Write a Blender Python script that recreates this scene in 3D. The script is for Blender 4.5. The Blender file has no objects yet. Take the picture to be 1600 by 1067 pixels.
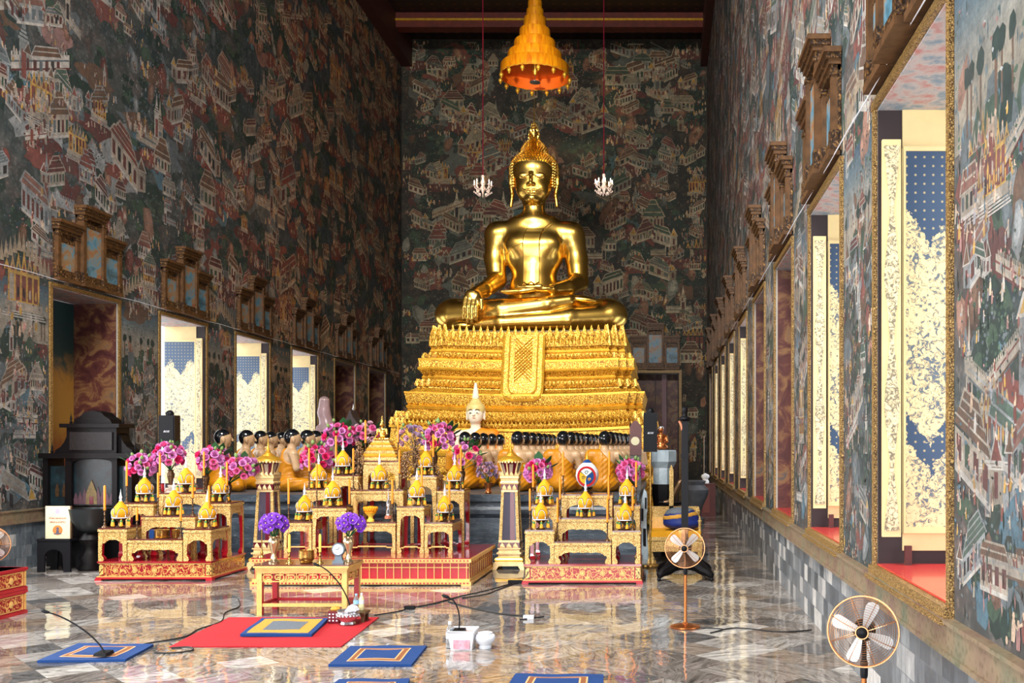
import bpy, bmesh, math, random
import numpy as np
from mathutils import Matrix, Vector

SC = bpy.context.scene
COL = SC.collection
PI = math.pi
# ---------------------------------------------------------------- camera mapping
F, VX, VY, EYE = 1500.0, 1037.0, 697.0, 1.65


def wx(px, y):
    return (px - VX) * y / F


def wz(py, y):
    return EYE - (py - VY) * y / F


def fl(px, py):
    y = EYE * F / (py - VY)
    return (wx(px, y), y, 0.0)


# ---------------------------------------------------------------- mesh builder
class MB:
    def __init__(s):
        s.v, s.f, s.m, s.c = [], [], [], []
        s.M = None

    def add(s, vs, fs, mi=0, col=None):
        o = len(s.v)
        if s.M is not None:
            vs = [tuple(s.M @ Vector(v)) for v in vs]
        s.v.extend(vs)
        s.f.extend([tuple(i + o for i in f) for f in fs])
        s.m.extend([mi] * len(fs))
        return s

    def box(s, x0, x1, y0, y1, z0, z1, mi=0):
        return s.add([(x0, y0, z0), (x1, y0, z0), (x1, y1, z0), (x0, y1, z0), (x0, y0, z1), (x1, y0, z1), (x1, y1, z1), (x0, y1, z1)],
                     [(3, 2, 1, 0), (4, 5, 6, 7), (0, 1, 5, 4), (1, 2, 6, 5), (2, 3, 7, 6), (3, 0, 4, 7)], mi)

    def cbox(s, cx, cy, cz, sx, sy, sz, mi=0):
        return s.box(cx - sx / 2, cx + sx / 2, cy - sy / 2, cy + sy / 2, cz - sz / 2, cz + sz / 2, mi)

    def lathe(s, prof, n=16, c=(0, 0, 0), mi=0, sx=1, sy=1, a0=0.0, cap=True):
        """prof: list of (r, z)"""
        vs, fs = [], []
        for r, z in prof:
            for i in range(n):
                a = a0 + 2 * PI * i / n
                vs.append((c[0] + r * sx * math.cos(a), c[1] + r * sy * math.sin(a), c[2] + z))
        k = len(prof)
        for j in range(k - 1):
            for i in range(n):
                i2 = (i + 1) % n
                fs.append((j * n + i, j * n + i2, (j + 1) * n + i2, (j + 1) * n + i))
        if cap and prof[0][0] > 1e-5:
            fs.append(tuple(reversed(range(n))))
        if cap and prof[-1][0] > 1e-5:
            fs.append(tuple(range((k - 1) * n, k * n)))
        return s.add(vs, fs, mi)

    def tube(s, pts, r, n=6, mi=0, closed=False):
        pts = [Vector(p) for p in pts]
        m = len(pts)
        vs, fs = [], []
        up = Vector((0, 0, 1))
        prev = None
        for i, p in enumerate(pts):
            if closed:
                t = (pts[(i + 1) % m] - pts[i - 1])
            else:
                t = pts[min(i + 1, m - 1)] - pts[max(i - 1, 0)]
            if t.length < 1e-9:
                t = Vector((0, 0, 1))
            t.normalize()
            if prev is None:
                a = up if abs(t.z) < 0.9 else Vector((1, 0, 0))
                n1 = t.cross(a).normalized()
            else:
                n1 = (prev - t * prev.dot(t))
                if n1.length < 1e-6:
                    n1 = t.cross(Vector((1, 0, 0)))
                n1.normalize()
            prev = n1
            n2 = t.cross(n1)
            rr = r[i] if isinstance(r, (list, tuple)) else r
            for k in range(n):
                a = 2 * PI * k / n
                vs.append(tuple(p + n1 * (rr * math.cos(a)) + n2 * (rr * math.sin(a))))
        seg = m if closed else m - 1
        for i in range(seg):
            j = (i + 1) % m
            for k in range(n):
                k2 = (k + 1) % n
                fs.append((i * n + k, i * n + k2, j * n + k2, j * n + k))
        if not closed:
            fs.append(tuple(reversed(range(n))))
            fs.append(tuple(range((m - 1) * n, m * n)))
        return s.add(vs, fs, mi)

    def prism(s, poly, a, b, axis='y', mi=0):
        """poly: 2D points; extruded from a to b along axis. axis y -> poly is (x,z); x -> (y,z); z -> (x,y)"""
        n = len(poly)

        def P(p, t):
            return (p[0], t, p[1]) if axis == 'y' else ((t, p[0], p[1]) if axis == 'x' else (p[0], p[1], t))
        vs = [P(p, a) for p in poly] + [P(p, b) for p in poly]
        fs = [tuple(range(n)), tuple(reversed(range(n, 2 * n)))]
        for i in range(n):
            j = (i + 1) % n
            fs.append((j, i, n + i, n + j))
        return s.add(vs, fs, mi)

    def ball(s, c, r, n=10, mi=0, rz=None):
        rx, ry, rz_ = (r, r, r) if not isinstance(r, (tuple, list)) else r
        k = max(4, n // 2 + 1)
        vs, fs = [(c[0], c[1], c[2] - rz_)], []
        for j in range(1, k):
            t = -PI / 2 + PI * j / k
            for i in range(n):
                a = 2 * PI * i / n
                vs.append((c[0] + rx * math.cos(t) * math.cos(a), c[1] + ry * math.cos(t) * math.sin(a), c[2] + rz_ * math.sin(t)))
        vs.append((c[0], c[1], c[2] + rz_))
        L = len(vs) - 1
        for i in range(n):
            i2 = (i + 1) % n
            fs.append((0, 1 + i2, 1 + i))
            fs.append((L, 1 + (k - 2) * n + i, 1 + (k - 2) * n + i2))
            for j in range(k - 2):
                fs.append((1 + j * n + i, 1 + j * n + i2, 1 + (j + 1) * n + i2, 1 + (j + 1) * n + i))
        return s.add(vs, fs, mi)

    def loft(s, rings, mi=0, cap=True):
        n = len(rings[0])
        vs = [p for r in rings for p in r]
        fs = []
        for j in range(len(rings) - 1):
            for i in range(n):
                i2 = (i + 1) % n
                fs.append((j * n + i, j * n + i2, (j + 1) * n + i2, (j + 1) * n + i))
        if cap:
            fs.append(tuple(reversed(range(n))))
            fs.append(tuple(range((len(rings) - 1) * n, len(rings) * n)))
        return s.add(vs, fs, mi)

    def quad(s, a, b, c, d, mi=0):
        return s.add([a, b, c, d], [(0, 1, 2, 3)], mi)

    def mesh(s, name, mats, smooth=None, fix=False):
        me = bpy.data.meshes.new(name)
        me.from_pydata(s.v, [], s.f)
        if not isinstance(mats, (list, tuple)):
            mats = [mats]
        for m in mats:
            me.materials.append(m)
        if len(mats) > 1:
            me.polygons.foreach_set('material_index', s.m)
        if fix:
            bm = bmesh.new()
            bm.from_mesh(me)
            bmesh.ops.recalc_face_normals(bm, faces=bm.faces)
            bm.to_mesh(me)
            bm.free()
        if smooth is not None:
            me.polygons.foreach_set('use_smooth', [True] * len(me.polygons))
            me.set_sharp_from_angle(angle=math.radians(smooth))
        me.update()
        return me

    def build(s, name, mats, parent=None, smooth=40, fix=True, loc=None):
        me = s.mesh(name, mats, smooth, fix)
        o = bpy.data.objects.new(name, me)
        COL.objects.link(o)
        if parent is not None:
            o.parent = parent
        if loc is not None:
            o.location = loc
        return o


def tag(o, label=None, cat=None, group=None, kind=None):
    if label:
        o['label'] = label
    if cat:
        o['category'] = cat
    if group:
        o['group'] = group
    if kind:
        o['kind'] = kind
    return o


def empty(name, loc=(0, 0, 0), rz=0.0, label=None, cat=None, group=None, kind=None):
    o = bpy.data.objects.new(name, None)
    COL.objects.link(o)
    o.empty_display_size = 0.1
    o.location = loc
    o.rotation_euler = (0, 0, rz)
    return tag(o, label, cat, group, kind)


def inst(name, src, parent=None, loc=(0, 0, 0), rot=(0, 0, 0), scale=None):
    """an object sharing the mesh data of src"""
    o = bpy.data.objects.new(name, src.data if hasattr(src, 'data') else src)
    COL.objects.link(o)
    o.parent = parent
    o.location = loc
    o.rotation_euler = rot
    if scale:
        o.scale = scale if isinstance(scale, (tuple, list)) else (scale,) * 3
    return o


def copy_tree(root, loc, rz=None, label=None, group=None, scale=None):
    r = root.copy()
    COL.objects.link(r)
    r.location = loc
    if rz is not None:
        r.rotation_euler = (0, 0, rz)
    if scale:
        r.scale = (scale,) * 3
    if label:
        r['label'] = label
    if group:
        r['group'] = group
    for ch in list(root.children):
        c = ch.copy()
        COL.objects.link(c)
        c.parent = r
        for g in list(ch.children):
            d = g.copy()
            COL.objects.link(d)
            d.parent = c
    return r


# ---------------------------------------------------------------- materials
class NT:
    def __init__(s, name):
        s.mat = bpy.data.materials.new(name)
        s.mat.use_nodes = True
        s.t = s.mat.node_tree
        s.n = s.t.nodes
        s.b = s.n['Principled BSDF']
        s._co = None

    def new(s, typ, **kw):
        n = s.n.new(typ)
        for k, v in kw.items():
            if k in n.inputs:
                if isinstance(v, tuple) and len(v) == 2 and hasattr(v[0], 'outputs'):
                    s.t.links.new(v[0].outputs[v[1]], n.inputs[k])
                elif hasattr(v, 'outputs'):
                    s.t.links.new(v.outputs[0], n.inputs[k])
                else:
                    n.inputs[k].default_value = v
            else:
                setattr(n, k, v)
        return n

    def link(s, a, out, b, inp):
        s.t.links.new(a.outputs[out], b.inputs[inp])

    def co(s):
        if s._co is None:
            s._co = s.n.new('ShaderNodeTexCoord')
        return (s._co, 'Object')

    def mapping(s, scale=(1, 1, 1), rot=(0, 0, 0), loc=(0, 0, 0), src=None):
        m = s.n.new('ShaderNodeMapping')
        c = src or s.co()
        s.t.links.new(c[0].outputs[c[1]], m.inputs['Vector'])
        m.inputs['Scale'].default_value = scale
        m.inputs['Rotation'].default_value = rot
        m.inputs['Location'].default_value = loc
        return (m, 'Vector')

    def noise(s, scale, detail=4, rough=0.55, dist=0.0, vec=None):
        n = s.n.new('ShaderNodeTexNoise')
        n.inputs['Scale'].default_value = scale
        n.inputs['Detail'].default_value = detail
        n.inputs['Roughness'].default_value = rough
        n.inputs['Distortion'].default_value = dist
        c = vec or s.co()
        s.t.links.new(c[0].outputs[c[1]], n.inputs['Vector'])
        return (n, 'Fac')

    def voro(s, scale, feature='F1', vec=None, out='Distance', rand=1.0):
        n = s.n.new('ShaderNodeTexVoronoi')
        n.feature = feature
        n.inputs['Scale'].default_value = scale
        n.inputs['Randomness'].default_value = rand
        c = vec or s.co()
        s.t.links.new(c[0].outputs[c[1]], n.inputs['Vector'])
        return (n, out)

    def math(s, op, a, b=None, c=None):
        n = s.n.new('ShaderNodeMath')
        n.operation = op
        for i, v in enumerate((a, b, c)):
            if v is None:
                continue
            if isinstance(v, tuple):
                s.t.links.new(v[0].outputs[v[1]], n.inputs[i])
            else:
                n.inputs[i].default_value = v
        return (n, 'Value')

    def ramp(s, fac, stops, interp='LINEAR'):
        n = s.n.new('ShaderNodeValToRGB')
        n.color_ramp.interpolation = interp
        e = n.color_ramp.elements
        while len(e) < len(stops):
            e.new(0.5)
        for i, (p, c) in enumerate(stops):
            e[i].position = p
            e[i].color = c if len(c) == 4 else (*c, 1)
        s.t.links.new(fac[0].outputs[fac[1]], n.inputs['Fac'])
        return (n, 'Color')

    def mix(s, fac, a, b, blend='MIX'):
        n = s.n.new('ShaderNodeMix')
        n.data_type = 'RGBA'
        n.blend_type = blend
        for idx, v in ((0, fac), (6, a), (7, b)):
            if isinstance(v, tuple) and hasattr(v[0], 'outputs'):
                s.t.links.new(v[0].outputs[v[1]], n.inputs[idx])
            elif idx == 0:
                n.inputs[0].default_value = v
            else:
                n.inputs[idx].default_value = v if len(v) == 4 else (*v, 1)
        return (n, 2)

    def set(s, name, v):
        if isinstance(v, tuple) and hasattr(v[0], 'outputs'):
            s.t.links.new(v[0].outputs[v[1]], s.b.inputs[name])
        else:
            if name in ('Base Color', 'Emission Color') and len(v) == 3:
                v = (*v, 1)
            s.b.inputs[name].default_value = v
        return s

    def bump(s, h, strength=0.3, dist=0.01):
        n = s.n.new('ShaderNodeBump')
        n.inputs['Strength'].default_value = strength
        n.inputs['Distance'].default_value = dist
        s.t.links.new(h[0].outputs[h[1]], n.inputs['Height'])
        s.t.links.new(n.outputs['Normal'], s.b.inputs['Normal'])
        return s


def lin(r, g, b):
    f = lambda c: (c / 255 / 12.92) if c / 255 <= 0.04045 else ((c / 255 + 0.055) / 1.055) ** 2.4
    return (f(r), f(g), f(b))


def simple(name, rgb, rough=0.5, metal=0.0, var=0.0, vs=8.0, bump=0.0, bs=40.0, coat=0.0):
    t = NT(name)
    c = lin(*rgb)
    if var > 0:
        n = t.noise(vs, 5)
        d = tuple(max(0, x * (1 - var)) for x in c)
        l = tuple(min(1, x * (1 + var)) for x in c)
        t.set('Base Color', t.ramp(n, [(0.3, d), (0.7, l)]))
    else:
        t.set('Base Color', c)
    t.set('Roughness', rough)
    t.set('Metallic', metal)
    if coat:
        t.set('Coat Weight', coat)
        t.set('Coat Roughness', 0.08)
    if bump > 0:
        t.bump(t.noise(bs, 4), bump, 0.004)
    return t.mat


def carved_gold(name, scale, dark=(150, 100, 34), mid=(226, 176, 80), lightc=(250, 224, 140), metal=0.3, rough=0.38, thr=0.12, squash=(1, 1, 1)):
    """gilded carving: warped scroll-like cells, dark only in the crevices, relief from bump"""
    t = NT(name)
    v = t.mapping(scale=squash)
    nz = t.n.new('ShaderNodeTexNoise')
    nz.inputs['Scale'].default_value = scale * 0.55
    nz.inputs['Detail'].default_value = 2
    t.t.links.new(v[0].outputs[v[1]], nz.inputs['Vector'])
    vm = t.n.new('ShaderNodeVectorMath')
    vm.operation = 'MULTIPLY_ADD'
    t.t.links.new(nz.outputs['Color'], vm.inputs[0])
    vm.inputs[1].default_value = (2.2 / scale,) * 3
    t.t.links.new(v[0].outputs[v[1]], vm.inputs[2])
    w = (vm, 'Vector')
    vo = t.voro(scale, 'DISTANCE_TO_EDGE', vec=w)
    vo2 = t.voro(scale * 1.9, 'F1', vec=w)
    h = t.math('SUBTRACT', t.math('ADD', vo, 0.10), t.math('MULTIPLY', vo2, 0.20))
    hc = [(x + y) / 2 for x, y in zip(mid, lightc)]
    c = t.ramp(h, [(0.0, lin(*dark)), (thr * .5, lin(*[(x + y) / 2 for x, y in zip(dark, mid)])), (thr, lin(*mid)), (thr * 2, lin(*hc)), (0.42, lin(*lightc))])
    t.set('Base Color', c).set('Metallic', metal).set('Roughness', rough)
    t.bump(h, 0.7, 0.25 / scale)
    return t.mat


M = {}
M['gold_leaf'] = None
t = NT('polished_gilding')
n = t.noise(1.3, 5, 0.6)
n2 = t.noise(14, 4, 0.6)
t.set('Base Color', t.ramp(n, [(0.3, (0.80, 0.47, 0.075)), (0.7, (0.95, 0.66, 0.18))]))
t.set('Metallic', 1.0)
t.set('Roughness', 0.27)
t.bump(t.noise(1.6, 1), 0.12, 0.06)
M['gold_leaf'] = t.mat
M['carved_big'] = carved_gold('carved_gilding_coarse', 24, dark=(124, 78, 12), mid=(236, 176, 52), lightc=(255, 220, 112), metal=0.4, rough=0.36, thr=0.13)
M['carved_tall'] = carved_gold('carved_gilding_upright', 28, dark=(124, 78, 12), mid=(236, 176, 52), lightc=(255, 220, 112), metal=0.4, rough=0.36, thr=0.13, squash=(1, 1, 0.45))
M['gold_rail'] = simple('gilded_moulding', (238, 178, 58), 0.3, 0.55, 0.25, 9)
M['carved_fine'] = carved_gold('carved_gilding_fine', 62, dark=(132, 90, 38), mid=(232, 190, 106), lightc=(255, 240, 182), metal=0.2, rough=0.4, thr=0.13)
M['gold_pale'] = simple('pale_gold_paint', (230, 184, 106), 0.38, 0.12, 0.14, 14)
M['red_lacquer'] = simple('red_lacquer', (150, 16, 30), 0.16, 0.0, 0.15, 5, coat=0.6)
M['red_panel'] = simple('red_painted_board', (178, 28, 40), 0.35, 0.0, 0.12, 4)
M['candle'] = simple('orange_wax', (255, 140, 12), 0.45)
M['candle_yellow'] = simple('yellow_wax', (250, 215, 80), 0.45)
M['bronze'] = simple('dark_bronze', (96, 72, 50), 0.35, 0.7, 0.3, 30)
M['yellow_dome'] = simple('yellow_velvet', (228, 160, 0), 0.75, 0, 0.08, 20)
M['white_plastic'] = simple('white_plastic', (225, 228, 235), 0.4)
M['black_trim'] = simple('black_cord', (24, 30, 26), 0.6)
M['tassel'] = simple('orange_tassel', (245, 170, 40), 0.7, 0, 0.1, 60)
M['green_bead'] = simple('green_bead', (70, 130, 60), 0.5)
M['skin'] = simple('flesh_paint', (198, 162, 122), 0.35, 0, 0.1, 6)
M['hair_black'] = simple('black_lacquer_hair', (14, 18, 22), 0.12, 0, coat=0.5)
M['robe'] = simple('saffron_robe_paint', (205, 132, 12), 0.4, 0, 0.12, 7)
M['robe_orange'] = simple('orange_robe_cloth', (235, 130, 10), 0.6, 0, 0.1, 7)
M['white_stucco'] = simple('pale_cream_stone', (235, 222, 198), 0.45, 0, 0.06, 6)
M['dark_wood'] = simple('blackened_carved_wood', (8, 5, 7), 0.5, 0, 0.3, 12, bump=0.5, bs=30)
M['black_plastic'] = simple('black_speaker_cloth', (16, 18, 22), 0.55, 0, 0.15, 60)
M['black_metal'] = simple('black_iron', (22, 22, 26), 0.45, 0.1)
M['black_rubber'] = simple('black_cable', (20, 20, 22), 0.6)
M['copper'] = simple('copper_coating', (190, 112, 60), 0.25, 0.85)
M['rose_gold'] = simple('rose_gold_wire', (196, 140, 96), 0.3, 0.8)
M['steel'] = simple('satin_aluminium', (225, 225, 225), 0.3, 0.35)
M['brass'] = simple('brass', (190, 150, 80), 0.25, 0.9, 0.15, 20)
M['silver'] = simple('silverware', (200, 200, 205), 0.22, 0.9)
M['silver_vase_gilt'] = simple('pale_gilt_silver', (214, 190, 150), 0.2, 0.9)
for k_ in ('dark_wood', 'black_plastic', 'black_metal'):
    M[k_].node_tree.nodes['Principled BSDF'].inputs['Specular IOR Level'].default_value = 0.2
M['petal_pink'] = simple('lotus_petal_pink', (230, 112, 170), 0.6, 0, 0.15, 30)
M['petal_mauve'] = simple('lotus_petal_mauve', (222, 146, 204), 0.6, 0, 0.15, 30)
M['petal_magenta'] = simple('lotus_petal_magenta', (222, 46, 118), 0.6, 0, 0.15, 30)
M['petal_pale'] = simple('rose_petal_pale_pink', (232, 190, 205), 0.6, 0, 0.1, 30)
M['petal_lilac'] = simple('rose_petal_lilac', (190, 160, 190), 0.6, 0, 0.15, 30)
M['petal_violet'] = simple('orchid_petal_violet', (112, 42, 178), 0.55, 0, 0.2, 30)
M['bud_green'] = simple('lotus_bud_green', (120, 150, 84), 0.6, 0, 0.15, 30)
M['leaf_green'] = simple('leaf_green', (38, 92, 48), 0.5, 0, 0.2, 20)
M['stamen'] = simple('yellow_stamen', (240, 220, 110), 0.6)
M['marigold'] = simple('marigold_orange', (250, 160, 0), 0.7, 0, 0.2, 60, bump=0.6, bs=90)
M['marble_grey'] = None
M['blue_felt'] = simple('blue_velvet_mat', (5, 56, 116), 0.95, 0, 0.1, 30)
M['gold_braid'] = simple('ochre_braid', (200, 146, 52), 0.8, 0, 0.15, 50)
M['brown_braid'] = simple('brown_braid', (140, 84, 46), 0.8, 0, 0.1, 50)
M['grey_weave'] = simple('grey_weave', (96, 104, 112), 0.9, 0, 0.2, 60)
M['red_felt'] = simple('red_carpet_felt', (172, 16, 28), 0.95, 0, 0.08, 14)
M['beige_trim'] = simple('peach_braid', (236, 176, 120), 0.8)
M['navy'] = simple('navy_satin', (18, 40, 112), 0.5, 0, 0.15, 9)
M['cream_board'] = simple('cream_board', (212, 204, 168), 0.6)
M['terracotta'] = simple('salmon_plinth', (225, 135, 100), 0.6)
M['beads'] = simple('bronze_beads', (150, 118, 84), 0.3, 0.4, 0.35, 60)

t = NT('clear_glass')
t.set('Base Color', (1, 1, 1)).set('Roughness', 0.02).set('Transmission Weight', 1.0).set('IOR', 1.08)
M['glass'] = t.mat
t = NT('clear_pet')
t.set('Base Color', (0.85, 0.93, 1.0)).set('Roughness', 0.08).set('Transmission Weight', 0.9).set('IOR', 1.15)
M['pet'] = t.mat
t = NT('dark_pane')
t.set('Base Color', lin(70, 66, 84)).set('Roughness', 0.06).set('Coat Weight', 0.5)
M['dark_pane'] = t.mat
t = NT('maroon_lining')
t.set('Base Color', lin(100, 16, 36)).set('Roughness', 0.25)
M['maroon'] = t.mat

# dark blue-grey marble with white streaks
t = NT('blue_grey_marble')
v = t.mapping(scale=(1.0, 1.0, 4.5))
w = t.noise(1.6, 6, 0.6, 1.2, vec=v)
st = t.noise(5.0, 8, 0.7, 2.0, vec=v)
c1 = t.ramp(w, [(0.25, lin(34, 42, 50)), (0.55, lin(66, 78, 90)), (0.8, lin(112, 124, 134))])
c2 = t.ramp(st, [(0.55, (0, 0, 0)), (0.75, (1, 1, 1))])
t.set('Base Color', t.mix((c2[0], c2[1]), (c1[0], c1[1]), lin(150, 160, 166)))
t.set('Roughness', 0.4)
M['marble_grey'] = t.mat
t = NT('pale_blue_marble')
w = t.noise(2.6, 6, 0.6, 1.0)
t.set('Base Color', t.ramp(w, [(0.3, lin(120, 136, 146)), (0.55, lin(165, 180, 188)), (0.8, lin(206, 214, 218))]))
t.set('Roughness', 0.3)
M['marble_pale'] = t.mat


def arabesque(name, scale, ground, line, dens=0.5):
    """scroll pattern: bright scrolling lines on a painted ground"""
    t = NT(name)
    wv = t.n.new('ShaderNodeTexWave')
    wv.wave_type = 'RINGS'
    wv.rings_direction = 'SPHERICAL'
    wv.inputs['Scale'].default_value = scale * 0.5
    wv.inputs['Distortion'].default_value = 14.0
    wv.inputs['Detail'].default_value = 0.6
    wv.inputs['Detail Scale'].default_value = scale * 0.16
    c = t.co()
    t.t.links.new(c[0].outputs[c[1]], wv.inputs['Vector'])
    vo = t.voro(scale, 'F1')
    rings = t.math('SINE', t.math('MULTIPLY', vo, 16.0))
    a = t.math('MAXIMUM', (wv, 'Fac'), t.math('MULTIPLY', rings, 0.85))
    t.set('Base Color', t.ramp(a, [(dens, lin(*ground)), (dens + 0.1, lin(*line))]))
    t.set('Roughness', 0.32)
    t.set('Metallic', 0.1)
    return t.mat


M['red_scroll'] = arabesque('gilt_scroll_on_red', 15, (150, 18, 28), (230, 172, 96), 0.77)
M['gold_scroll'] = arabesque('gilt_scroll_on_brown', 14, (96, 58, 20), (236, 190, 110), 0.45)


# ---------------------------------------------------------------- signed distance modelling
class SDF:
    def __init__(s, lo, hi, h):
        s.lo, s.h = np.array(lo, float), h
        s.n = [int(math.ceil((b - a) / h)) + 1 for a, b in zip(lo, hi)]
        s.ax = [lo[i] + h * np.arange(s.n[i]) for i in range(3)]
        s.d = np.full(s.n, 9.0, np.float32)

    def sl(s, lo, hi):
        out = []
        for i in range(3):
            a = max(0, int((lo[i] - s.lo[i]) / s.h))
            b = min(s.n[i], int((hi[i] - s.lo[i]) / s.h) + 2)
            out.append(slice(a, max(a, b)))
        return tuple(out)

    def grid(s, q):
        return s.ax[0][q[0]][:, None, None], s.ax[1][q[1]][None, :, None], s.ax[2][q[2]][None, None, :]

    def blend(s, q, d, k, op):
        cur = s.d[q]
        if op == 'sub':
            d = -d
            h = np.clip(0.5 - 0.5 * (d - cur) / max(k, 1e-6) * -1, 0, 1)
            s.d[q] = np.maximum(cur, d) if k < 1e-6 else (cur * (1 - h) + d * h + k * h * (1 - h))
            return
        if k < 1e-6:
            s.d[q] = np.minimum(cur, d)
        else:
            h = np.clip(0.5 + 0.5 * (cur - d) / k, 0, 1)
            s.d[q] = cur * (1 - h) + d * h - k * h * (1 - h)

    def cap(s, a, b, ra, rb=None, k=0.0, op='add'):
        rb = ra if rb is None else rb
        a, b = np.array(a, float), np.array(b, float)
        r = max(ra, rb) + k + 3 * s.h
        q = s.sl(np.minimum(a, b) - r, np.maximum(a, b) + r)
        x, y, z = s.grid(q)
        ba = b - a
        L = max(ba @ ba, 1e-12)
        t = np.clip(((x - a[0]) * ba[0] + (y - a[1]) * ba[1] + (z - a[2]) * ba[2]) / L, 0, 1)
        d = np.sqrt((x - a[0] - t * ba[0]) ** 2 + (y - a[1] - t * ba[1]) ** 2 + (z - a[2] - t * ba[2]) ** 2) - (ra + (rb - ra) * t)
        s.blend(q, d.astype(np.float32), k, op)
        return s

    def chain(s, pts, rs, k=0.0, op='add'):
        for i in range(len(pts) - 1):
            s.cap(pts[i], pts[i + 1], rs[i] if isinstance(rs, (list, tuple)) else rs, rs[i + 1] if isinstance(rs, (list, tuple)) else rs, k, op)
        return s

    def ell(s, c, r, k=0.0, op='add', rot=None):
        c, r = np.array(c, float), np.array(r, float)
        e = max(r) + k + 3 * s.h
        q = s.sl(c - e, c + e)
        x, y, z = s.grid(q)
        x, y, z = x - c[0], y - c[1], z - c[2]
        if rot:   # rotation about x axis then z
            ca, sa = math.cos(rot[0]), math.sin(rot[0])
            y, z = ca * y + sa * z, -sa * y + ca * z
            ca, sa = math.cos(rot[1]), math.sin(rot[1])
            x, z = ca * x + sa * z, -sa * x + ca * z
        k0 = np.sqrt((x / r[0]) ** 2 + (y / r[1]) ** 2 + (z / r[2]) ** 2)
        k1 = np.sqrt((x / r[0] ** 2) ** 2 + (y / r[1] ** 2) ** 2 + (z / r[2] ** 2) ** 2) + 1e-9
        d = k0 * (k0 - 1) / k1
        s.blend(q, d.astype(np.float32), k, op)
        return s

    def surf_y(s, x, z, back=False):
        """y of the first surface met at (x, z) coming from the front (-y) or the back"""
        i = int(round((x - s.lo[0]) / s.h))
        k = int(round((z - s.lo[2]) / s.h))
        if not (0 <= i < s.n[0] and 0 <= k < s.n[2]):
            return None
        col = s.d[i, :, k]
        idx = np.nonzero(col < 0)[0]
        if not len(idx):
            return None
        j = idx[-1] if back else idx[0]
        j2 = min(s.n[1] - 1, j + 1) if back else max(0, j - 1)
        a, b = col[j2], col[j]
        tt = a / (a - b) if a != b else 0
        return s.ax[1][j2] + (s.ax[1][j] - s.ax[1][j2]) * tt

    def mesh(s, name, mat, dd=None, scale=1.0):
        d = s.d if dd is None else dd
        neg = d < 0
        nx, ny, nz = d.shape
        cnt = np.zeros((nx - 1, ny - 1, nz - 1), np.int8)
        for i in (0, 1):
            for j in (0, 1):
                for k in (0, 1):
                    cnt += neg[i:nx - 1 + i, j:ny - 1 + j, k:nz - 1 + k]
        act = (cnt > 0) & (cnt < 8)
        I, J, K = np.nonzero(act)
        idx = -np.ones(act.shape, np.int64)
        idx[I, J, K] = np.arange(len(I))
        pos = np.zeros((len(I), 3))
        num = np.zeros(len(I))
        cor = [(a, b, c) for a in (0, 1) for b in (0, 1) for c in (0, 1)]
        for a in cor:
            for ax in range(3):
                if a[ax] == 0:
                    b = list(a)
                    b[ax] = 1
                    va = d[I + a[0], J + a[1], K + a[2]]
                    vb = d[I + b[0], J + b[1], K + b[2]]
                    m = (va < 0) != (vb < 0)
                    tt = np.where(m, va / np.where(va == vb, 1, va - vb), 0)
                    p = np.stack([np.full(len(I), a[0], float), np.full(len(I), a[1], float), np.full(len(I), a[2], float)], 1)
                    p[:, ax] += tt
                    pos += p * m[:, None]
                    num += m
        pos = pos / np.maximum(num, 1)[:, None]
        P = np.stack([I, J, K], 1) + pos
        P = (P * s.h + s.lo) * scale
        faces = []
        # x edges
        for ax in range(3):
            sl0 = [slice(1, n - 1) for n in (nx, ny, nz)]
            sl1 = list(sl0)
            sl0[ax] = slice(0, (nx, ny, nz)[ax] - 1)
            sl1[ax] = slice(1, (nx, ny, nz)[ax])
            a, b = neg[tuple(sl0)], neg[tuple(sl1)]
            ch = a != b
            E = np.stack(np.nonzero(ch), 1)
            off = np.array([1, 1, 1])
            off[ax] = 0
            E = E + off
            inside_first = a[tuple((E - off).T)]
            u, w = [(1, 2), (2, 0), (0, 1)][ax]

            def cell(du, dw):
                e = E.copy()
                e[:, u] -= du
                e[:, w] -= dw
                return idx[e[:, 0], e[:, 1], e[:, 2]]
            quad = np.stack([cell(1, 1), cell(0, 1), cell(0, 0), cell(1, 0)], 1)
            quad[~inside_first] = quad[~inside_first][:, ::-1]
            faces.append(quad)
        Fq = np.concatenate(faces)
        Fq = Fq[(Fq >= 0).all(1)]
        me = bpy.data.meshes.new(name)
        me.vertices.add(len(P))
        me.vertices.foreach_set('co', P.astype(np.float32).ravel())
        me.loops.add(Fq.size)
        me.loops.foreach_set('vertex_index', Fq.astype(np.int32).ravel())
        me.polygons.add(len(Fq))
        me.polygons.foreach_set('loop_start', np.arange(0, Fq.size, 4, dtype=np.int32))
        me.polygons.foreach_set('use_smooth', np.ones(len(Fq), bool))
        me.materials.append(mat)
        me.update(calc_edges=True)
        me.validate()
        return me


def meshobj(name, me, parent=None, loc=(0, 0, 0)):
    o = bpy.data.objects.new(name, me)
    COL.objects.link(o)
    o.parent = parent
    o.location = loc
    return o
# ================================================================= THE HALL
XL, XR, YB, YF, ZC = -8.6, 1.43, 31.5, -4.0, 15.0
DEPTH = 0.75
PITCH, OPEN_W, SILL, HEAD = 2.9, 1.64, 0.855, 3.90
Y0 = 4.78
BAYS = [(k, Y0 + PITCH * k, Y0 + PITCH * k + OPEN_W) for k in range(-2, 9)]

# ---- plaster ground under the mural

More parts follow.
